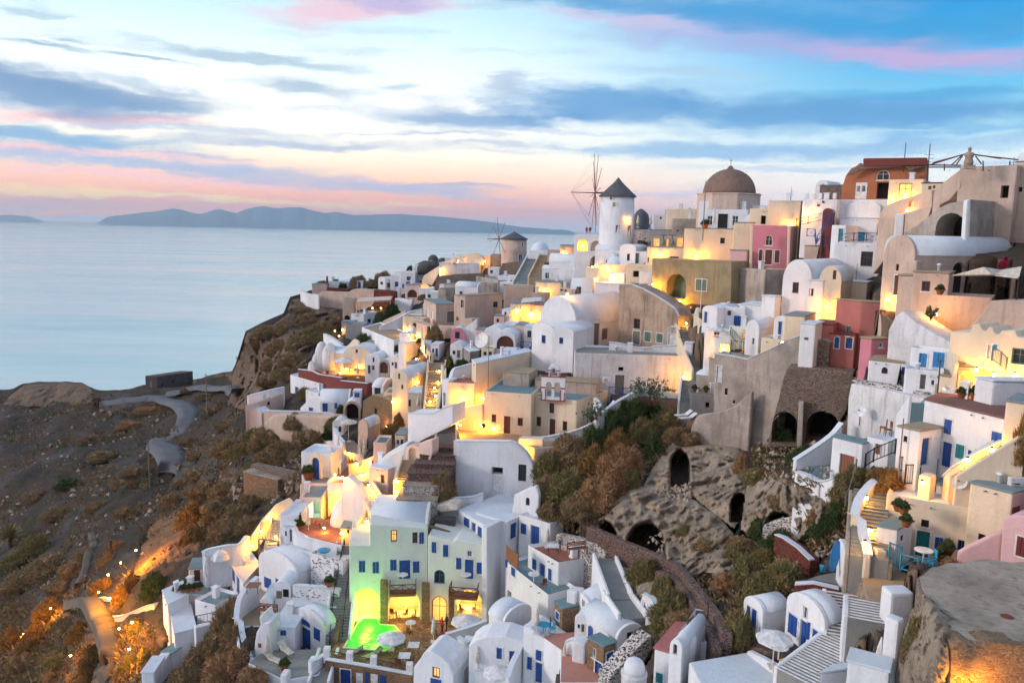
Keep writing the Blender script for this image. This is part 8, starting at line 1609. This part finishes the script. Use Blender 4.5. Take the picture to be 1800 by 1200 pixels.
mound('glowing white dome roof beneath the slanting wall',604,930,86,24,52,'white','white_dome','dome');mound('red chimney stack at the headland tip',575,498,204,2.2,14,'dark_red','chimney_stack','chimney');mound('rust capped iron mooring disc on the plaster terrace',1770,1085,33.1,11,4,'dark_red','iron_disc','disc')
mound('round white ball dome of the slim chapel',1207,1128,46.5,17,22,'white','white_dome','dome')
def closed_tent(label,px,py,D,hpx,w=.5):
    P=at(px,py,D);h=hgt(P,py-hpx);root=empty('folded_sail',P,label,'sail');MB().lathe(P,[(w*.8,0),(w,h*.2),(w*.75,h*.6),(w*.25,h*.92),(.03,h)],7).build('cloth','canvas_white',root);MB().tube(P-Z*.3,P+Z*(h+.2),.03).build('pole','iron',root)
closed_tent('white folded sail by the crenellated wall',388,985,86.5,20,1.0);closed_tent('white pennant shaped sail on the flower terrace',363,1008,86,30,.35);closed_tent('wrapped beige sail at the stair foot by the narrow house',1546,1168,37,50,.22)
tent=parasol('blue and white parasol lying open on the flat roof',570,972,11,10,'aqua',False,79.5)
def clump(label,px,py,D):
    P=at(px,py,D);root=empty('air_unit',P,label,'air conditioner');finish(MB().box(P,V(.9),V(0,.35),Z*.6).build('case','white_paint',root),.03);MB().lathe(P+V(.3,-.02,.3),[(.2,-.01),(.2,.01)],12).build('fan','iron',root)
clump('air conditioner box by the brown framed door',1060,672,93);clump('air conditioner box on the pink upper house',1776,858,45);clump('air conditioner on the cream battlement house',1706,606,55)
build_world();build_sun()
vs=scene.view_settings;vs.view_transform='Standard';vs.look='None';vs.exposure=0.15
cy=scene.cycles;cy.use_adaptive_sampling=True;cy.adaptive_threshold=.03;cy.adaptive_min_samples=12;cy.use_denoising=True
cy.max_bounces=5;cy.diffuse_bounces=3;cy.glossy_bounces=2;cy.transmission_bounces=2;cy.volume_bounces=0;cy.sample_clamp_indirect=6;cy.use_light_tree=True
scene.world.cycles.sampling_method='MANUAL';scene.world.cycles.sample_map_resolution=512
def haze():
    m=bpy.data.materials.new('haze');m.use_nodes=True;t=m.node_tree;t.nodes.remove(t.nodes['Principled BSDF'])
    v=t.nodes.new('ShaderNodeVolumePrincipled');v.inputs['Color'].default_value=(.74,.90,1.0,1);v.inputs['Density'].default_value=5.5e-5;v.inputs['Anisotropy'].default_value=.2
    t.links.new(v.outputs[0],t.nodes['Material Output'].inputs['Volume']);MATS['haze']=m
    o=mesh('haze',*(lambda b:(b.v,b.f))(MB().box(V(-26000,-26000,-9),V(52000),V(0,52000),Z*700)),'haze');tag(o,'thin dusk haze over the sea and the village',kind='stuff')
haze()
